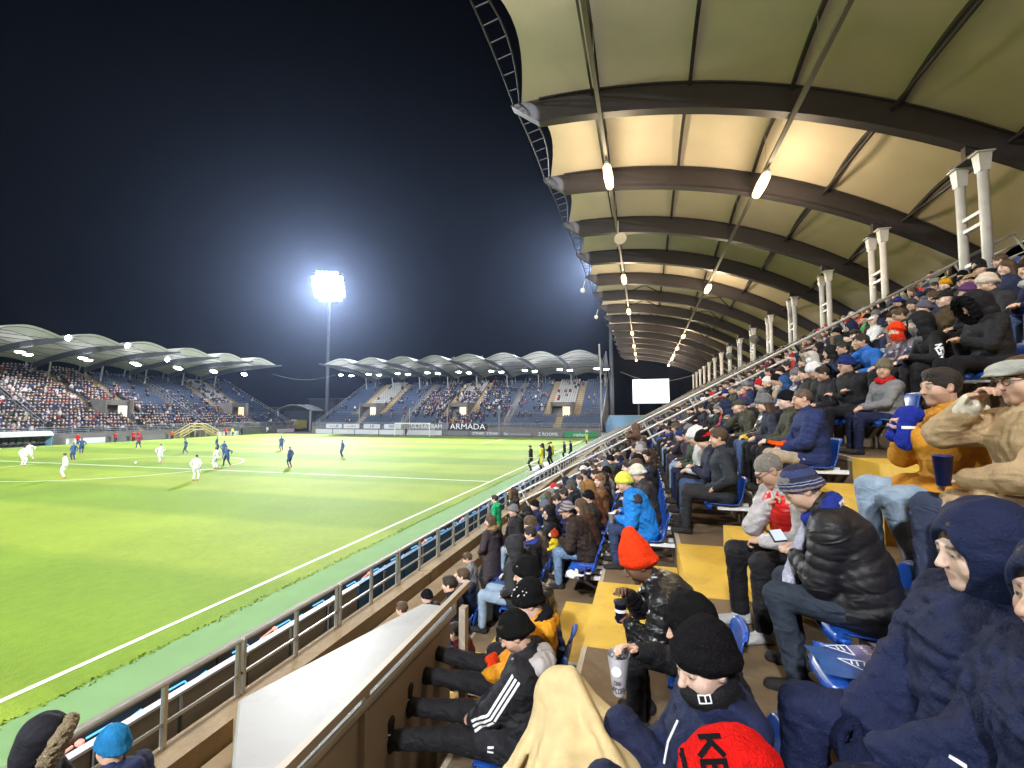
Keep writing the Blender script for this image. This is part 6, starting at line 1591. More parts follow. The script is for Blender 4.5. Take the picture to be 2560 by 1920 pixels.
# man with the striped earflap hat and a plush toy
B = clothe(pose(lean=20, pitch=14, yaw=14, hunch=.15, hands=((.10, .38, .70), (-.06, .40, .70)), feet=((.18, .46, .09), (-.16, .42, .09))), style=dict(bulk=1.16, arm=1.12, wr=.008, hood=1.0, len=.22, tmat='denim', curl=.8, glove=True), seed=22, **FV)
teddy = person(B, -1, 7.30, dict(jacket=(.028, .018, .015), trousers=(.15, .23, .36), skin=SK['mid'], glove=BLK), 'man in dark brown coat and striped knit hat holding a plush toy', [('short_hair', HAIRB)])
hs_ = hat_mesh('brim', .0075); hs_.materials.clear(); hs_.materials.append(knit_bands('striped_knit', [(.12, (.28, .25, .27)), (.24, (.10, .08, .10)), (.36, (.30, .27, .28)), (.48, (.11, .09, .11)), (.60, (.30, .27, .28)), (.75, (.12, .10, .12)), (.88, (.28, .25, .26))], (.13, .10, .11)))
o = put('brimmed_hat', hs_, teddy); o.matrix_local = B['T']
J = B['J']; tp = Vector((XP(-1) - .50, 7.22, FZ(-1) + .70)); t = thing('plush_toy', tp, 'small yellow and red plush toy in the lap of the striped hat man', 'toy')
F = Field((-.2, -.2, -.25), (.2, .2, .25), .009); F.ell((0, 0, -.06), (.065, .07, .09), 0); 
for s_ in (1, -1): F.cone((0, .05 * s_, -.1), (-.07, .09 * s_, -.13), .03, .025, .02); F.cone((0, .05 * s_, -.02), (-.04, .11 * s_, -.03), .026, .022, .02)
F.noise(.005, 70, 3); o = put('body', F.mesh('body', M['fur']), t); o.color = (.66, .50, .03, 1)
F = Field((-.2, -.2, -.1), (.2, .2, .25), .009); F.ell((0, 0, .08), (.07, .07, .068), 0); F.ell((0, 0.05, .14), (.02, .022, .025), .01); F.ell((0, -.05, .14), (.02, .022, .025), .01); F.noise(.004, 70, 4); o = put('head', F.mesh('head', M['fur']), t); o.color = (.36, .05, .02, 1)
F = Field((-.2, -.2, -.1), (.1, .1, .2), .008); F.ell((-.055, -.03, .07), (.03, .035, .03), 0); o = put('muzzle', F.mesh('muzzle', M['fur']), t); o.color = (.7, .66, .6, 1)

# blue jacket and yellow beanie, white cup
B = clothe(pose(lean=16, pitch=20, yaw=18, hunch=.2, hands=((.12, .36, .72), (-.08, .38, .66)), feet=((.16, .44, .09), (-.15, .40, .09))), style=dict(bulk=1.2, arm=1.15, hood=1.15, wr=.007, len=.16, tmat='denim'), seed=23, **FV)
bj = person(B, 0, 6.75, dict(jacket=(.012, .17, .56), trousers=(.03, .045, .10), skin=SK['fair']), 'person in bright blue winter jacket and lemon yellow beanie beside the stair', [('beanie', (.70, .72, .10), 1.05)], dx=-.06)
J = B['J']; F = Field(J['chest'] - .35, J['chest'] + .35, .010); F.cone(J['neck'] + J['rx'] * .2 - J['up2'] * .05 - np.array((0, .03, 0)), J['neck'] - J['rx'] * .2 - J['up2'] * .05 - np.array((0, .03, 0)), .098, .098, 0, flat=(J['up2'], .9)); F.noise(.006, 34, 3)
o = put('shoulder_panel', F.mesh('shoulder_panel', M['fabric']), bj); o.color = (.03, .03, .037, 1)
cup((XP(0) - .52, 6.62, FZ(0) + .60), 'plain white paper cup held by the person in the bright blue jacket', 'paper', .13, band=False)
person(VAR[3], 0, 7.45, dict(jacket=(.03, .028, .03), trousers=BLK), 'person in cream beanie just beyond the bright blue jacket', [('beanie', (.62, .60, .50), 1.08)])
B = clothe(pose(lean=14, pitch=14, yaw=16), style=dict(bulk=1.12, hood=1.0, puff=.008, wr=.003, jmat='nylon'), seed=24, vox=.011, hvox=.008)
person(B, 0, 9.2, dict(jacket=(.016, .016, .028), trousers=BLK), 'person in shiny black padded coat and black hat above the blue jacket', [('beanie', BLK, 1.08)])

# cream blanket over the raised knees
t = thing('blanket', (-.2, 2.1, 2.5), 'cream fleece blanket draped over raised knees at the bottom', 'blanket')
F = Field((-1.05, 1.1, 2.40), (.45, 2.85, 3.6), .012)
k1, k2, h1, h2 = (-.40, 2.30, 3.24), (-.28, 1.92, 3.04), (.12, 2.10, 2.98), (.14, 1.78, 2.96)
F.cone(k1, h1, .105, .15, 0); F.cone(k2, h2, .11, .15, .12); F.cone(k1, k2, .09, .09, .10); F.cone(h1, h2, .14, .14, .1)
F.cone(k1, (-.56, 2.36, 2.45), .10, .22, .08); F.cone(k2, (-.58, 1.95, 2.45), .10, .26, .10); F.cone((-.36, 2.15, 3.0), (-.58, 2.15, 2.45), .07, .26, .12); F.cone((-.30, 1.9, 2.95), (-.5, 1.6, 2.45), .1, .24, .12)
F.cone(h2, (-.30, 1.55, 2.5), .13, .16, .12)
F.cone(k1, (-.14, 2.04, 3.11), .06, .10, .06); F.cone((-.14, 2.04, 3.11), (-.06, 1.58, 2.90), .10, .13, .06); F.cone((-.14, 2.04, 3.11), (-.38, 1.66, 2.5), .09, .2, .06)
for i in range(16):      # hanging folds
    y0 = 1.6 + .062 * i; a0 = k1 if i > 8 else k2
    F.cone((a0[0] - .06, a0[1] + (y0 - 2.1) * .25, a0[2] - .06), (-.70 - .05 * math.sin(i * 2.1), y0, 2.45), .014, .04 + .014 * math.sin(i * 1.7), .035)
for a_, c_ in (((-.36, 2.30, 3.36), (.05, 1.70, 3.12)), ((-.35, 2.28, 3.36), (-.30, 1.62, 2.75)), ((-.36, 2.27, 3.35), (-.62, 1.78, 2.5)), ((-.25, 2.0, 3.16), (-.45, 1.5, 2.55))): F.cone(a_, c_, .022, .035, .045)
for q in range(9):
    u = q / 8; e_ = np.array((-.78 + .52 * u, 2.12 - .62 * u + .03 * math.sin(q * 2.3), 2.46 + .12 * u)); p_ = np.array((-.42 + .1 * u, 2.29 - .10 * u, 3.33 - .03 * u)); m_ = (p_ + e_) / 2 + np.array((-.035, -.03, .035)) * (1 + .5 * math.sin(q * 1.9))
    F.cone(p_, m_, .014, .022, .03); F.cone(m_, e_, .022, .034, .03)
F.noise(.007, 12, 5, (1, 1, .3), True); F.noise(.0012, 70, 6)
o = put('fleece', F.mesh('fleece', M['fleece']), t); o.color = (.60, .47, .25, 1); o.location = -t.location

# programme leaflets on the empty seat
m_ = bpy.data.materials.new('leaflet'); m_.use_nodes = True; N_, L_ = m_.node_tree.nodes, m_.node_tree.links
tc = N_.new('ShaderNodeTexCoord'); sp_ = N_.new('ShaderNodeSeparateXYZ'); L_.new(tc.outputs['Generated'], sp_.inputs[0]); cr = N_.new('ShaderNodeValToRGB'); L_.new(sp_.outputs[0], cr.inputs[0])
cr.color_ramp.elements[0].color = (.03, .10, .30, 1); cr.color_ramp.elements[1].color = (.42, .30, .38, 1); e_ = cr.color_ramp.elements.new(.45); e_.color = (.06, .10, .28, 1)
L_.new(cr.outputs[0], N_['Principled BSDF'].inputs['Base Color']); N_['Principled BSDF'].inputs['Roughness'].default_value = .35
for n, (yy, ang, lab) in enumerate(((2.60, 8, 'left one of two blue and lilac leaflets lying on the empty seat'), (2.44, -10, 'right one of two blue and lilac leaflets lying on the empty seat'))):
    p = Vector((XP(1) - .09, yy, FZ(1) + .445 + .006 * n)); t = thing('leaflet', p, lab, 'leaflet', 'programme leaflets on the empty seat', rad(ang))
    b = MB(); b.grid([[(x, y, .01 * math.sin(x * 14) + .012 * abs(y) * 4) for y in np.linspace(-.08, .08, 5)] for x in np.linspace(-.17, .17, 9)]); o = put('sheet', b.mesh('sheet', m_), t); md = o.modifiers.new('t', 'SOLIDIFY'); md.thickness = .0015
    text_obj('lettering', 'Hajra Zete', .036, M['black_print'], t, (.115, 0, .024), (0, 0, rad(90)), .0005); text_obj('lettering', 'ZTE FC', .026, M['white_print'], t, (.06, 0, .026), (0, 0, rad(90)), .0005)
    b = MB()
    for a, c in (((-.01, -.05), (.0, .045)), ((.0, .045), (-.10, .03)), ((-.10, .03), (-.01, -.05)), ((-.03, -.01), (-.03, .03)), ((-.05, .0), (-.05, .03))): b.bar((a[0], a[1], .024), (c[0], c[1], .024), .006, .001)
    b.build('crest', M['white_print'], t, world=False)
for y in (2.52, 2.02): pass

# ------------------------------------------------------------------ further people one can tell apart in the near stand
X_ = lambda c: dict(jacket=c)
MID = [  # row, y, variant, jacket, trousers, headwear, label, size
 (2, 8.33, 4, (.045, .028, .024), JEAN, [('beanie', (.62, .50, .45), 1.04), ('long_hair', HAIRB), ('glasses', BLK)], 'woman in brown coat, cream earflap hat and glasses turned this way'),
 (2, 9.2, 7, OLV, BLK, [('cap', OLV)], 'man in olive jacket and cap beside the woman in the cream hat'),
 (2, 7.0, 0, OLV, BLK, [('beanie', BLK)], 'pale profile in black beanie just beyond the navy quilted jacket'),
 (1, 7.27, 3, (.018, .02, .04), JEAN, [], 'man in dark navy jacket with red and black beanie, glove to his mouth'),
 (1, 8.0, 1, (.45, .43, .42), BLK, [('slouch', (.66, .64, .65), 1.15)], 'person in big white fluffy hat behind the red and black beanie'),
 (2, 11.85, 5, (.016, .02, .05), BLK, [('cap', NAVY), ('scarf', (.55, .10, .03))], 'man in dark navy jacket, cap and orange scarf in the fifth row'),
 (1, 13.2, 3, (.018, .02, .04), BLK, [('beanie', BLK), ('headband', (.6, .6, .6), 1.07)], 'person in black and white knit hat looking down at red gloves'),
 (3, 10.03, 4, NAVY, BLK, [('beanie', GRY), ('glasses', BLK)], 'smiling man in grey beanie and glasses, sixth row'),
 (3, 9.37, 0, CHAR, BLK, [('short_hair', HAIRD)], 'bareheaded dark haired man beside the grey beanie and glasses'),
 (3, 8.66, 3, BLK, BLK, [('pompom', (.70, .68, .70), 1.08)], 'person in white bobble hat seen from behind, sixth row'),
 (2, 7.65, 1, (.02, .022, .04), BLK, [('pompom', GRY, 1.05), ('long_hair', HAIRB)], 'girl in grey bobble hat and dark dotted coat'),
 (3, 6.65, 11, GRY, NAVY, [('slouch', (.16, .14, .11), 1.05), ('scarf', (.5, .02, .02))], 'child in patterned grey hat and red scarf leaning over'),
 (4, 7.81, 4, (.018, .024, .06), BLK, [('beanie', BLK)], 'smiling girl in black beanie and navy jacket with blue and white scarf'),
 (4, 8.4, 4, (.05, .03, .05), BLK, [('beanie', (.80, .05, .015), 1.05), ('balaclava', (.80, .05, .015))], 'person in orange red knitted hat with flaps above the smiling girl'),
 (4, 9.0, 7, (.02, .11, .40), NAVY, [('short_hair', HAIRD)], 'dark haired man in royal blue hoodie leaning on his hand'),
 (4, 9.6, 0, BLK, NAVY, [('short_hair', HAIRD)], 'young man with dark hair in black jacket beside the blue hoodie'),
 (4, 10.3, 8, NAVY, BLK, [('short_hair', HAIRD), ('glasses', BLK)], 'man in glasses and navy jacket holding a yellow snack'),
 (6, 13.7, 4, (.6, .6, .62), BLK, [('cap', (.65, .63, .64))], 'person in white cap and white jacket, ninth row'),
 (4, 7.22, 10, BLK, BLK, [('hood', BLK, 1.1), ('balaclava', GRY, 1.05)], 'big man in black hooded jacket with grey collar and white sleeve letters'),
 (4, 6.45, 3, (.013, .013, .017), BLK, [('fur_hood', BLK, 1.1), ('fur_ring', BLK, 1.1), ('scarf', (.03, .04, .25))], 'person in black fur hood and blue scarf typing on a phone'),
 (5, 7.74, 1, CHAR, BLK, [('beanie', (.62, .52, .45), 1.08)], 'woman in cream knitted hat near the upper right edge'),
 (6, 9.99, 0, BLK, BLK, [('headband', BLK, 1.05), ('bun', (.30, .20, .11))], 'blond woman with black headband near the first column'),
 (7, 12.46, 0, BLK, BLK, [('beanie', (.62, .30, .01))], 'person in yellow knitted hat beneath the nearest white column'),
 (7, 10.75, 5, CHAR, BLK, [('short_hair', HAIRB), ('glasses', BLK)], 'man with glasses high at the right edge of the picture'),
 (5, 8.3, 5, BLK, BLK, [('beanie', (.10, .04, .12))], 'person in purple knitted hat at the upper right edge'),
 (6, 11.3, 0, BLK, BLK, [('beanie', BLK), ('glasses', BLK)], 'person in plain black beanie, ninth row below the yellow hat'),
 (6, 11.9, 4, CHAR, BLK, [('beanie', (.06, .05, .07))], 'person in dark plum beanie, ninth row'),
 (6, 12.5, 5, BLK, BLK, [('cap', BLK)], 'person in black cap, ninth row, next to the plum beanie'),
 (4, 11.0, 8, BLK, BLK, [('hood', BLK)], 'person with raised black hood clasping hands, seventh row'),
 (5, 14.5, 0, BLK, BLK, [('hood', BLK)], 'person with raised black hood in the eighth row'),
 (4, 11.7, 1, (.5, .46, .42), BLK, [('fur_hood', (.5, .46, .42)), ('fur_ring', (.45, .4, .34))], 'person in cream coat with pale fur hood, seventh row'),
 (7, 16.4, 0, (.03, .25, .07), BLK, [('beanie', (.7, .16, .02))], 'person in orange hat and bright green jacket by the sloping handrail'),
 (3, 14.0, 4, (.45, .42, .45), NAVY, [('beanie', (.12, .08, .2)), ('headband', (.6, .55, .6), 1.05)], 'man in striped purple and white hat, sixth row'),
 (3, 12.0, 2, BLK, BLK, [('beanie', (.66, .64, .62)), ], 'person in plain white beanie, sixth row'),
 (2, 9.9, 8, (.07, .065, .05), BLK, [('beanie', (.05, .05, .12))], 'person in mottled grey jacket with hand raised, fifth row'),
 (0, 12.0, 3, (.018, .02, .05), BLK, [('pompom', (.36, .32, .32), 1.06)], 'person in grey bobble hat and shiny navy coat in the third row'),
 (-1, 9.35, 1, (.12, .045, .02), (.12, .045, .02), [('fur_hood', (.20, .10, .035)), ('fur_ring', (.24, .13, .05))], 'person in rust brown jacket with fur trimmed hood'),
 (-1, 10.2, 11, (.13, .06, .025), BRN, [('short_hair', HAIRR)], 'red haired woman in brown jacket turned sideways'),
 (-2, 10.8, 3, (.02, .024, .07), (.55, .54, .55), [('short_hair', HAIRD)], 'youth in navy jacket and white trousers looking at a phone'),
 (-3, 13.4, 0, CHAR, BLK, [('beanie', (.01, .20, .06))], 'person in bright green beanie low in the stand'),
 (-3, 11.8, 1, BLK, BLK, [('hood', BLK)], 'person in black hooded jacket in the lowest row, near the green beanie'),
 (-2, 11.9, 10, BLK, BLK, [('short_hair', HAIRD)], 'dark haired person in black leaning forward, second row'),
 (-2, 14.0, 4, (.05, .13, .18), GRY, [('short_hair', HAIRB)], 'man in teal jacket turned this way beside the sloping handrail'),
 (-2, 13.2, 1, CHAR, CHAR, [('hood', (.06, .06, .06))], 'person with dark grey hood bent forward below the teal jacket'),
 (-1, 15.4, 4, BLK, BLK, [('bun', (.34, .13, .03))], 'ginger haired child in black sweater with white print'),
 (5, 16.8, 0, (.40, .02, .02), BLK, [('beanie', (.42, .02, .02))], 'person in red jacket and red hat by the sloping handrail'),
 (4, 15.9, 8, (.42, .03, .025), BLK, [('short_hair', HAIRD)], 'person in bright red jacket, seventh row, near the handrail'),
]
r3 = random.Random(21)
skl = [SK['fair'], SK['mid'], SK['pale'], SK['fair'], SK['tan']]
mids = {}
for i, (k, y, v, jc, tc_, hats, lab) in enumerate(MID):
    mids[i] = person(VAR[v], k, y, dict(jacket=jc, trousers=tc_, skin=skl[i % 5]), lab, hats, size=.85 if lab.startswith('child') or 'child' in lab else 1.0)
o = mids[3]; h2 = put('beanie', hat('beanie'), o); h2.matrix_local = VAR[3]['T'] @ Matrix.Scale(1.08, 4); h2.color = (.011, .010, .011, 1)
h3 = put('hat_band', hat('headband'), o); h3.matrix_local = VAR[3]['T'] @ Matrix.Scale(1.19, 4); h3.color = (.55, .012, .015, 1)
jk = [c for c in mids[18].children if c.name.startswith('jacket')][0]
a_ = VAR[10]['J']; e_, s_ = a_['el', 1], a_['sh', 1]
gl = [[(u_ - .04, v_ - .05) for u_, v_ in q_] for q_ in glyphs('NSN', .07, .6, .22)]
mid_ = (e_ + s_) / 2; d_ = nrm(e_ - s_)
decal(mids[18], jk.data, gl, tuple(mid_), (0, -d_[1] * 0 - .2, -1), (0, -1, .2), M['white_print'], 'sleeve_lettering', .005, .02)
t = thing('yellow_gloves', (XP(2) - .36, 8.3, FZ(2) + .64), 'yellow gloves in the lap of the woman with the cream hat', 'gloves')
F = Field((-.15, -.15, -.12), (.15, .15, .12), .009); F.cone((0, -.06, 0), (-.03, .05, .01), .035, .03, .02); F.cone((-.02, .0, .02), (-.07, .02, .01), .025, .02, .02); F.noise(.008, 60, 3); o = put('knit', F.mesh('knit', M['knit']), t); o.color = (.66, .42, .01, 1)
# standing on the walkway
STN = [(-3.05, 9.3, 2, (.040, .030, .033), BLK, [('long_hair', HAIRB), ], 'girl in long dark quilted coat with fur trimmed hood standing on the walkway', 1.0, rad(70)),
 (-2.75, 10.1, 0, (.014, .013, .015), BLK, [('beanie', GRY)], 'tall man in black coat and grey beanie standing beside the quilted coat girl', 1.04, rad(120)),
 (-3.9, 12.3, 0, (.01, .26, .10), BLK, [('short_hair', HAIRD)], 'person in bright green jacket leaning on the front rail', .92, RZ),
 (-3.7, 13.4, 0, (.60, .58, .55), BLK, [('ponytail', HAIRD)], 'person in white jacket with dark ponytail at the front rail', .95, RZ),
 (-3.6, 13.0, 2, (.03, .025, .022), BLK, [('fur_hood', BRN), ('fur_ring', (.2, .13, .07))], 'person in dark coat with fur hood at the front rail', .95, RZ),
 (-2.95, 7.9, 1, (.16, .16, .165), CHAR, [('short_hair', HAIRB)], 'child in grey quilted vest standing before the blue seats', .80, rad(100)),
 (-4.08, 2.30, 1, (.012, .012, .018), BLK, [('fur_hood', (.012, .012, .018), 1.0), ('fur_ring', (.25, .2, .13), 1.0)], 'person in black fur trimmed hood at the bottom left corner', 1.0, rad(-50)),
 (-3.60, 2.56, 0, (.02, .03, .09), BLK, [('beanie', (.025, .20, .46), 1.1)], 'child in bright blue beanie at the bottom left corner', .92, RZ)]
for x, y, v, jc, tc_, hats, lab, sz, rz in STN:
    o = person(STAND[v], -3, y, dict(jacket=jc, trousers=tc_), lab, hats, size=sz, x=x, z=WALK_Z + (.004 if x < -3.9 else 0), rz=rz)
    if 'quilted coat with' in lab:
        F = Field((-.25, -.3, -.35), (.25, .15, .1), .008); nb = np.array((0, -.11, -.14))
        F.cone(nb + (.1, 0, 0), nb + (-.1, 0, 0), .05, .05, .02)
        for s_ in (1, -1): F.cone(nb + (.1 * s_, 0, 0), nb + np.array((.09 * s_, .13, -.02)), .05, .04, .02)
        F.noise(.016, 90, 3); c = put('fur_trim', F.mesh('fur_trim', M['fur']), o); c.matrix_local = STAND[v]['T']; c.color = (.24, .15, .07, 1)
for n, (x, y, jc, hh, lab, sz) in enumerate(((-3.30, 6.2, (.02, .10, .36), [('short_hair', HAIRB)], 'boy in blue sports jacket with white stripes beyond the white coping', .8), (-3.05, 5.85, (.05, .05, .06), [('crop', HAIRB)], 'fair haired boy beside the blue sports jacket boy', .8), (-3.05, 6.7, BLK, [('beanie', BLK)], 'boy in black beanie and black jacket beyond the white coping', .82))):
    person(VAR[(0, 5, 1)[n]], -3, y, dict(jacket=jc, trousers=BLK), lab, hh, size=sz, x=x, z=WALK_Z + .08)
    t = thing('bench_block', (x - .0, y, WALK_Z), 'low concrete block the ' + ('blue jacket', 'fair haired', 'black beanie')[n] + ' boy sits on', 'block'); b = MB(); b.box(x - .2, x + .2, y - .22, y + .22, WALK_Z - .01, WALK_Z + .40); b.build('block', M['concrete'], t)
person(STAND[3], 0, 14.9, dict(jacket=(.10, .06, .04), trousers=BRN), 'person standing in brown hooded jacket with raised hands beyond the handrail posts', [('hood', (.10, .06, .04), 1.05)], x=XR(0) - .2)
# stewards and photographers on a low steel platform beside the pitch
t = thing('camera_platform', (-6.9, 34, 0), 'low grey steel camera platform beside the touchline', 'platform')
b = MB(); b.box(-8.0, -6.65, 31.5, 38, .50, .55); b.build('deck', M['galvanised'], t)
for y in (31.6, 33.7, 35.8, 37.9):
    for x in (-7.95, -6.7): b = MB(); b.tube((x, y, 0), (x, y, .5), .03, 6); b.build('leg', M['galvanised'], t)
for y in (31.55, 37.95): b = MB(); b.tube((-7.95, y, .55), (-7.95, y, 1.5), .025, 6); b.tube((-7.95, y, 1.5), (-6.7, y, 1.5), .025, 6); b.tube((-6.7, y, 1.5), (-6.7, y, .55), .025, 6); b.tube((-7.95, y, 1.03), (-6.7, y, 1.03), .02, 6); b.build('guard_frame', M['galvanised'], t)
YEL = (.62, .62, .06)
for x, y, v, c, h_, lab in ((-7.7, 32.2, 0, BLK, [('short_hair', HAIRD)], 'thin person in black standing at the near end of the camera platform'), (-7.1, 32.9, 2, YEL, [('short_hair', HAIRD)], 'steward in pale yellow vest, nearest on the camera platform'), (-7.3, 34.4, 0, CHAR, [('hood', CHAR)], 'person in dark hooded coat on the camera platform'),
                            (-7.0, 35.6, 1, BLK, [('cap', BLK)], 'photographer in black cap on the camera platform'), (-7.1, 37.0, 1, YEL, [('short_hair', HAIRD)], 'steward in yellow vest at the far end of the camera platform')):
    person(STAND[v], 0, y, dict(jacket=c, trousers=BLK), lab, h_, x=x, z=.55, rz=rad(90 if v else 100), hvox=.012)
for x, y, c, lab in ((-7.6, 46, NAVY, 'person in navy jacket at the touchline beyond the platform'), (-7.2, 47.5, BLK, 'person in black at the touchline beyond the platform'), (-7.7, 66, YEL, 'steward in yellow far along the near touchline')):
    person(STAND[0], 0, y, dict(jacket=c, trousers=BLK), lab, [('short_hair', HAIRD)], x=x, z=.004, hvox=.012)

# ------------------------------------------------------------------ players and officials
def player(x, y, shirt, shorts, sock, hair, label, rz, run, num=None, z=0.0):
    hd = ((.30, .16, .98), (-.28, -.10, 1.02)) if run else ((.27, .05, .90), (-.27, .05, .90))
    ft = ((.10, .28, .09), (-.12, -.24, .12)) if run else ((.13, .0, .09), (-.13, .03, .09))
    key = ('p', run)
    if key not in PV: PV[key] = clothe(pose('stand', lean=8 if run else 2, hands=hd, feet=ft, pitch=8), vox=.022, hvox=.015, fine=False, style=dict(bulk=.93, arm=.85, len=.06, leg=.9, wr=.004))
    o = figure(PV[key], (x, y, z), rz, dict(skin=SK['tan'], jacket=shirt, trousers=sock, shoe=(.5, .1, .05)), label, None, [('crop', hair)], .012); N_PEOPLE[0] += 1
    for c in o.children:
        if c.name.startswith('jacket'): c.name = 'shirt'
        if c.name.startswith('trousers'): c.name = 'football_kit'
    if ('s', run) not in PV:
        J = PV[key]['J']; F = Field((-.4, -.4, .4), (.4, .45, 1.1), .022); F.cone(J['hip'] + (-.06, 0, 0), J['hip'] + (.06, 0, 0), .125, .125)
        for i in (0, 1): F.cone(J['hp', i], J['hp', i] + (J['kn', i] - J['hp', i]) * .75, .112, .105, .03)
        PV['s', run] = F.mesh('shorts', M['fabric'])
    s = put('shorts', PV['s', run], o); s.color = (*shorts, 1)
PV = {}
W_, B_, BS = (.70, .70, .72), (.04, .08, .20), (.035, .06, .15)
for i, (x, y, kit, run, lab) in enumerate((
    (-51.4, 27.6, 'w', 0, 'player in white kit nearest the left edge of the picture'), (-56.8, 31.0, 'w', 1, 'player in white kit partly hidden behind the leftmost white player'), (-39.2, 23.4, 'w', 0, 'player in white with dark hair seen from behind, left of centre'),
    (-42.7, 32.8, 'w', 1, 'player in white standing just right of the ball'), (-29.3, 25.0, 'w', 0, 'player in white nearest the camera, seen from behind'), (-34.0, 30.8, 'w', 0, 'player in white tussling beside the blue player on the halfway line'),
    (-52.7, 32.1, 'b', 0, 'player in blue bending, right of the leftmost white players'), (-60.7, 37.7, 'b', 1, 'player in blue running near the dugout'), (-49.5, 40.9, 'b', 1, 'player in blue hunched over, left of the yellow steps'),
    (-48.9, 44.3, 'b', 0, 'player in blue below the yellow steps, farthest of three'), (-40.8, 37.8, 'b', 0, 'player in blue, middle one of the group by the centre circle'), (-34.6, 32.4, 'b', 1, 'player in blue jostling the white player on the halfway line'),
    (-42.5, 47.5, 'b', 0, 'player in blue walking alone beyond the centre circle'), (-28.6, 33.0, 'b', 0, 'player in blue nearest the camera, right of the centre circle'), (-30.2, 42.3, 'b', 0, 'player in blue alone, farthest right on the pitch'))):
    k_ = W_ if kit == 'w' else B_
    player(x, y, k_, k_ if kit == 'w' else BS, k_ if kit == 'w' else BS, HAIRD, lab, rad((20, 200, 160, 250, 30, 100, 200, 60, 120, 300, 10, 190, 200, 90, 150)[i]), run)
player(-63.1, 45.6, (.35, .03, .08), BS, BS, HAIRD, 'referee in red and blue on the far side of the pitch', rad(200), 1)
player(-44.2, 81.6, (.03, .03, .04), BLK, BLK, HAIRD, 'goalkeeper in dark kit standing before the far goal', rad(180), 0)
RED = (.45, .02, .02)
for i, (y, c) in enumerate(((48.5, RED), (53.5, RED), (56.2, RED), (57.0, RED), (62.5, (.55, .10, .02)), (73.5, RED), (75.0, YEL), (77.2, BLK), (84, WHT), (92, (.5, .09, .03)))):
    person(STAND[i % 3], 0, y, dict(jacket=c, trousers=BLK), nth(i + 1) + ' ball boy or steward along the far touchline, in ' + {RED: 'red', YEL: 'yellow', BLK: 'black', WHT: 'white'}.get(c, 'orange'), [('short_hair', HAIRD)], x=-79.0 if y < 90 else -80.5, z=0, rz=-RZ, hvox=.012, size=.92)

# ------------------------------------------------------------------ seats and the rest of the near crowd
r4 = random.Random(77)
HATC = [('black beanie', 'beanie', BLK, 20), ('grey beanie', 'beanie', GRY, 8), ('dark cap', 'cap', BLK, 8), ('white beanie', 'beanie', WHT, 4), ('blue beanie', 'beanie', (.02, .03, .14), 4), ('bare dark hair', 'short_hair', HAIRD, 22), ('bare brown hair', 'short_hair', HAIRB, 14),
        ('long hair', 'long_hair', HAIRB, 7), ('raised hood', 'hood', None, 12), ('bobble hat', 'pompom', (.12, .12, .16), 6), ('grey hair', 'short_hair', HAIRG, 5), ('fur hood', 'fur_hood', None, 3), ('red beanie', 'beanie', (.4, .02, .02), 2), ('brown beanie', 'beanie', BRN, 4)]
JKC = [('black', BLK, 36), ('charcoal', CHAR, 14), ('navy', NAVY, 18), ('dark brown', BRN, 9), ('olive', OLV, 7), ('grey', GRY, 6), ('blue', (.02, .06, .20), 3), ('maroon', (.12, .012, .025), 3), ('beige', (.33, .25, .16), 2), ('white', (.5, .5, .52), 2), ('red', (.4, .02, .02), 2)]
vis = lambda k, y: XR(k) < 0.66 * y + .3 and y > 0
cand = []; seats = []
for k in range(-3, KMAX + 1):
    y = 0.72 + .13 * (k % 3)
    while y < 98:
        y += 0.53
        if any(a - .28 < y < b_ + .28 for a, b_ in AISLES) or 17.2 < y < 17.75: continue
        if k <= -2 and y < 6.3: continue
        if any(abs(y - q[0]) < .44 for q in OCC.get(k, ())): continue
        if k == -3 and 7.2 < y < 10.4: seats.append((y, k, False, 0)); continue
        if y < 4.9: continue
        seats.append((y, k, False, 0))
        if y < 6.3: continue
        if not vis(k, y): continue
        p_ = .92 if k > -1 else .85
        if k >= 9 and y < 17.4: p_ = 0
        if k == 8 and y < 17.4: p_ = .5
        if k == 2 and y < 5: p_ = 0
        if k == -1 and 6.2 < y < 6.9: p_ = 0
        if r4.random() < p_: cand.append((y, k))
for k, ys in OCC.items():
    for y, dx_ in ys:
        if -3 <= k <= KMAX and not (k in (0,) and y > 14.5) and y < 18 and not (k == -3 and y < 11): seats.append((y, k, True, dx_))
cand.sort(key=lambda a: math.hypot(a[0], XR(a[1])))
n_ind = max(0, 296 - N_PEOPLE[0])
rows_ = {k: sorted(s[0] for s in seats if s[1] == k and s[0] > 5.9) for k in range(-3, KMAX + 1)}
rows_h = {k: sorted(s[0] for s in seats if s[1] == k and s[0] > 18.2) for k in range(-3, KMAX + 1)}
rows_c = {k: sorted([s[0] for s in seats if s[1] == k and s[0] < 5.9] + [2.52] * (k == 1), reverse=True) for k in range(-3, KMAX + 1)}
place_no = lambda y, k: rows_[k].index(y) + 1
used = {}
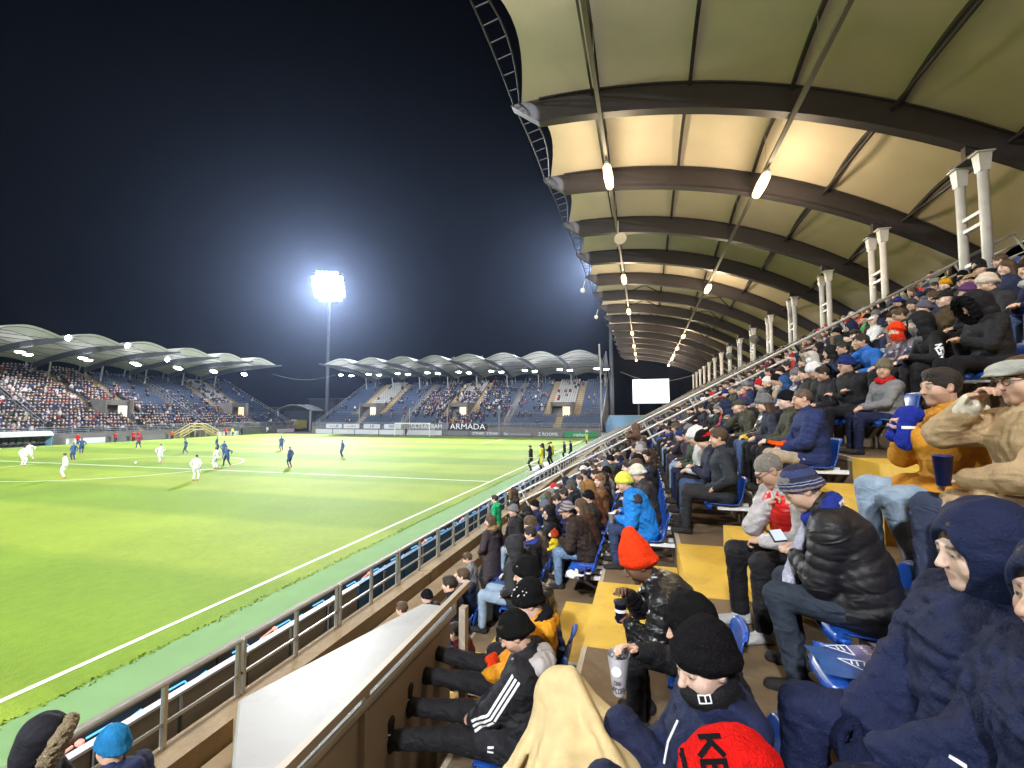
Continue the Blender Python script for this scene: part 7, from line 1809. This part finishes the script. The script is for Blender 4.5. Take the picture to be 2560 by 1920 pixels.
for n, (y, k) in enumerate(cand[:n_ind]):
    hn, hk, hc, _ = r4.choices(HATC, [h[3] for h in HATC])[0]; jn, jc, _ = r4.choices(JKC, [j[2] for j in JKC])[0]
    jit = tuple(max(.008, c * r4.uniform(.75, 1.3)) for c in jc)
    v = r4.choices(range(12), [4, 3, 3, 3, 2, 2, 3, 2, 2, 2, 2, 1])[0]
    hats = [(hk, hc or jit, r4.uniform(.98, 1.08))]
    if hk == 'fur_hood': hats.append(('fur_ring', (.16, .12, .08)))
    if r4.random() < .2: hats.append(('scarf', r4.choice([(.03, .05, .26), (.45, .45, .5), (.02, .02, .03)])))
    if r4.random() < .2: hats.append(('glasses', BLK))
    if hk in ('beanie', 'cap', 'pompom') and r4.random() < .4: hats.append(('short_hair', HAIRD, .97))
    past = y > 18
    lab = f"{jn} coated spectator with {hn}, {ROWN(k)} row, {nth(rows_h[k].index(y) + 1 if past else place_no(y, k))} place past the {'handrail' if past else 'yellow'} stair"
    person(VAR[v], k, y + r4.uniform(-.04, .04), dict(jacket=jit, trousers=r4.choice([BLK, BLK, NAVY, JEAN, CHAR, JEANL, BRN]), skin=r4.choice(skl)), lab, hats, size=r4.uniform(.93, 1.04), rz=RZ + r4.uniform(-.16, .22), dx=r4.uniform(-.04, .04), hvox=.011, group='spectators filling the near stand')
# everyone past the first three hundred: one mass
def low(B, hk, vs=.055):
    F = Field((-.55, -.45, -.02), (.55, .85, 1.55), vs); J = B['J']
    parts = []
    for what in ('j', 't', 'b', 'h'):
        F = Field((-.55, -.45, -.05), (.55, .85, 1.55), vs * (.6 if what in 'bh' else 1))
        if what == 'j':
            F.cone(J['hip'], J['chest'], .14, .145, 0, flat=(J['rx'], 1.4)); F.cone(J['chest'], J['neck'], .14, .08, .05, flat=(J['rx'], 1.4))
            for i in (0, 1): F.cone(J['sh', i], J['el', i], .08, .066, .03); F.cone(J['el', i], J['hd', i], .066, .05, .02)
        elif what == 't':
            for i in (0, 1): F.cone(J['hp', i], J['kn', i], .1, .075, .03); F.cone(J['kn', i], J['ft', i], .075, .06, .02)
        elif what == 'b':
            F.ell(J['head'] + (0, 0, -.01), (.078, .095, .115), 0)
            for i in (0, 1): F.ell(J['hd', i], (.05, .05, .05), 0)
        else:
            F.ell(J['head'] + J['headR'] @ np.array((0, -.02, .05)), (.09, .108, .095), 0)
            if hk: F.ell(J['head'] + J['headR'] @ np.array((0, -.05, -.04)), (.1, .1, .14), .03)
        me = F.mesh('tmp', M['vcol']); n = len(me.vertices); v = np.zeros(n * 3, np.float32); me.vertices.foreach_get('co', v)
        f = np.zeros(len(me.polygons) * 4, np.int32); me.loops.foreach_get('vertex_index', f); parts.append((v.reshape(-1, 3), f.reshape(-1, 4))); bpy.data.meshes.remove(me)
    return parts
LOW = [low(VAR[i], i % 3 == 0) for i in (0, 1, 3, 4, 6, 7, 9)]
LOW2 = [low(VAR[i], i % 3 == 0, .085) for i in (0, 3, 7, 9)]
Vs, Fs, Cs, n0 = [], [], [], 0
mass = cand[n_ind:]
for y, k in mass:
    L = r4.choice(LOW if y < 34 else LOW2); a = RZ + r4.uniform(-.2, .25); ca, sa = math.cos(a), math.sin(a); s = r4.uniform(.93, 1.05)
    jc = r4.choices(JKC, [j[2] for j in JKC])[0][1]; hc = r4.choices(HATC, [h[3] for h in HATC])[0][2] or jc
    for (v, f), c in zip(L, (jc, r4.choice([BLK, NAVY, JEAN, CHAR]), r4.choice(skl), hc)):
        w = v * s; w = np.stack([w[:, 0] * ca - w[:, 1] * sa + XP(k), w[:, 0] * sa + w[:, 1] * ca + y, w[:, 2] + FZ(k)], 1)
        Vs.append(w); Fs.append(f + n0); Cs.append(np.tile(np.array((*c, 1), np.float32), (len(w), 1))); n0 += len(w)
V, F_, C_ = np.concatenate(Vs), np.concatenate(Fs), np.concatenate(Cs)
me = bpy.data.meshes.new('crowd'); me.vertices.add(len(V)); me.vertices.foreach_set('co', V.astype(np.float32).ravel()); me.loops.add(F_.size); me.loops.foreach_set('vertex_index', F_.astype(np.int32).ravel())
me.polygons.add(len(F_)); me.polygons.foreach_set('loop_start', np.arange(0, F_.size, 4, dtype=np.int32)); me.polygons.foreach_set('use_smooth', np.ones(len(F_), bool)); me.materials.append(M['vcol'])
ca_ = me.color_attributes.new('Col', 'FLOAT_COLOR', 'POINT'); ca_.data.foreach_set('color', C_.ravel()); me.update(calc_edges=True)
tag(put('crowd', me), 'mass of small spectators far along the near stand', kind='stuff')
# seats: nearest three hundred one by one, the rest as one mass
seats += [(2.52, 1, False, 0)]
seats = sorted([s for s in seats if vis(s[1], s[0] + .4)], key=lambda a: math.hypot(a[0], XR(a[1])))
for y, k, occ, dx_ in seats[:285]:
    if y < 5.9: pos = f"{nth(rows_c[k].index(y) + 1)} place on the camera side of the yellow stair"
    else: pos = f"{nth(place_no(y, k))} place past the yellow stair"
    seat(k, y, f"{'occupied' if occ else 'plain'} blue plastic seat, {ROWN(k)} row, {pos}", dx_)
b = MB()
for y, k, occ, dx_ in seats[285:]:
    x, z = XP(k), FZ(k)
    if y > 60 and k < 8 and r4.random() < .0: continue
    b.box(x - .2, x + .22, y - .2, y + .2, z + .36, z + .40); b.hexa([(x + .22, y - .2, z + .38), (x + .26, y - .2, z + .38), (x + .26, y + .2, z + .38), (x + .22, y + .2, z + .38)], [(x + .28, y - .19, z + .78), (x + .31, y - .19, z + .78), (x + .31, y + .19, z + .78), (x + .28, y + .19, z + .78)])
tag(b.build('seats', M['seat_blue']), kind='stuff')
# cups and a paper on an empty seat beside the stair
cup((XP(-1) + .02, 6.38, FZ(-1) + .40), 'navy paper cup standing on the empty seat by the stair'); cup((XP(-1) + .10, 6.48, FZ(-1) + .40), 'second navy paper cup behind the first on the empty seat', band=True)
t = thing('crumpled_paper', (XP(-1) - .1, 6.5, FZ(-1) + .42), 'crumpled white paper lying on the empty seat by the cups', 'paper')
F = Field((-.15, -.15, -.05), (.15, .15, .15), .01); F.ell((0, 0, .03), (.09, .10, .03), 0); F.noise(.02, 40, 6); o = put('sheet', F.mesh('sheet', M['paper']), t)
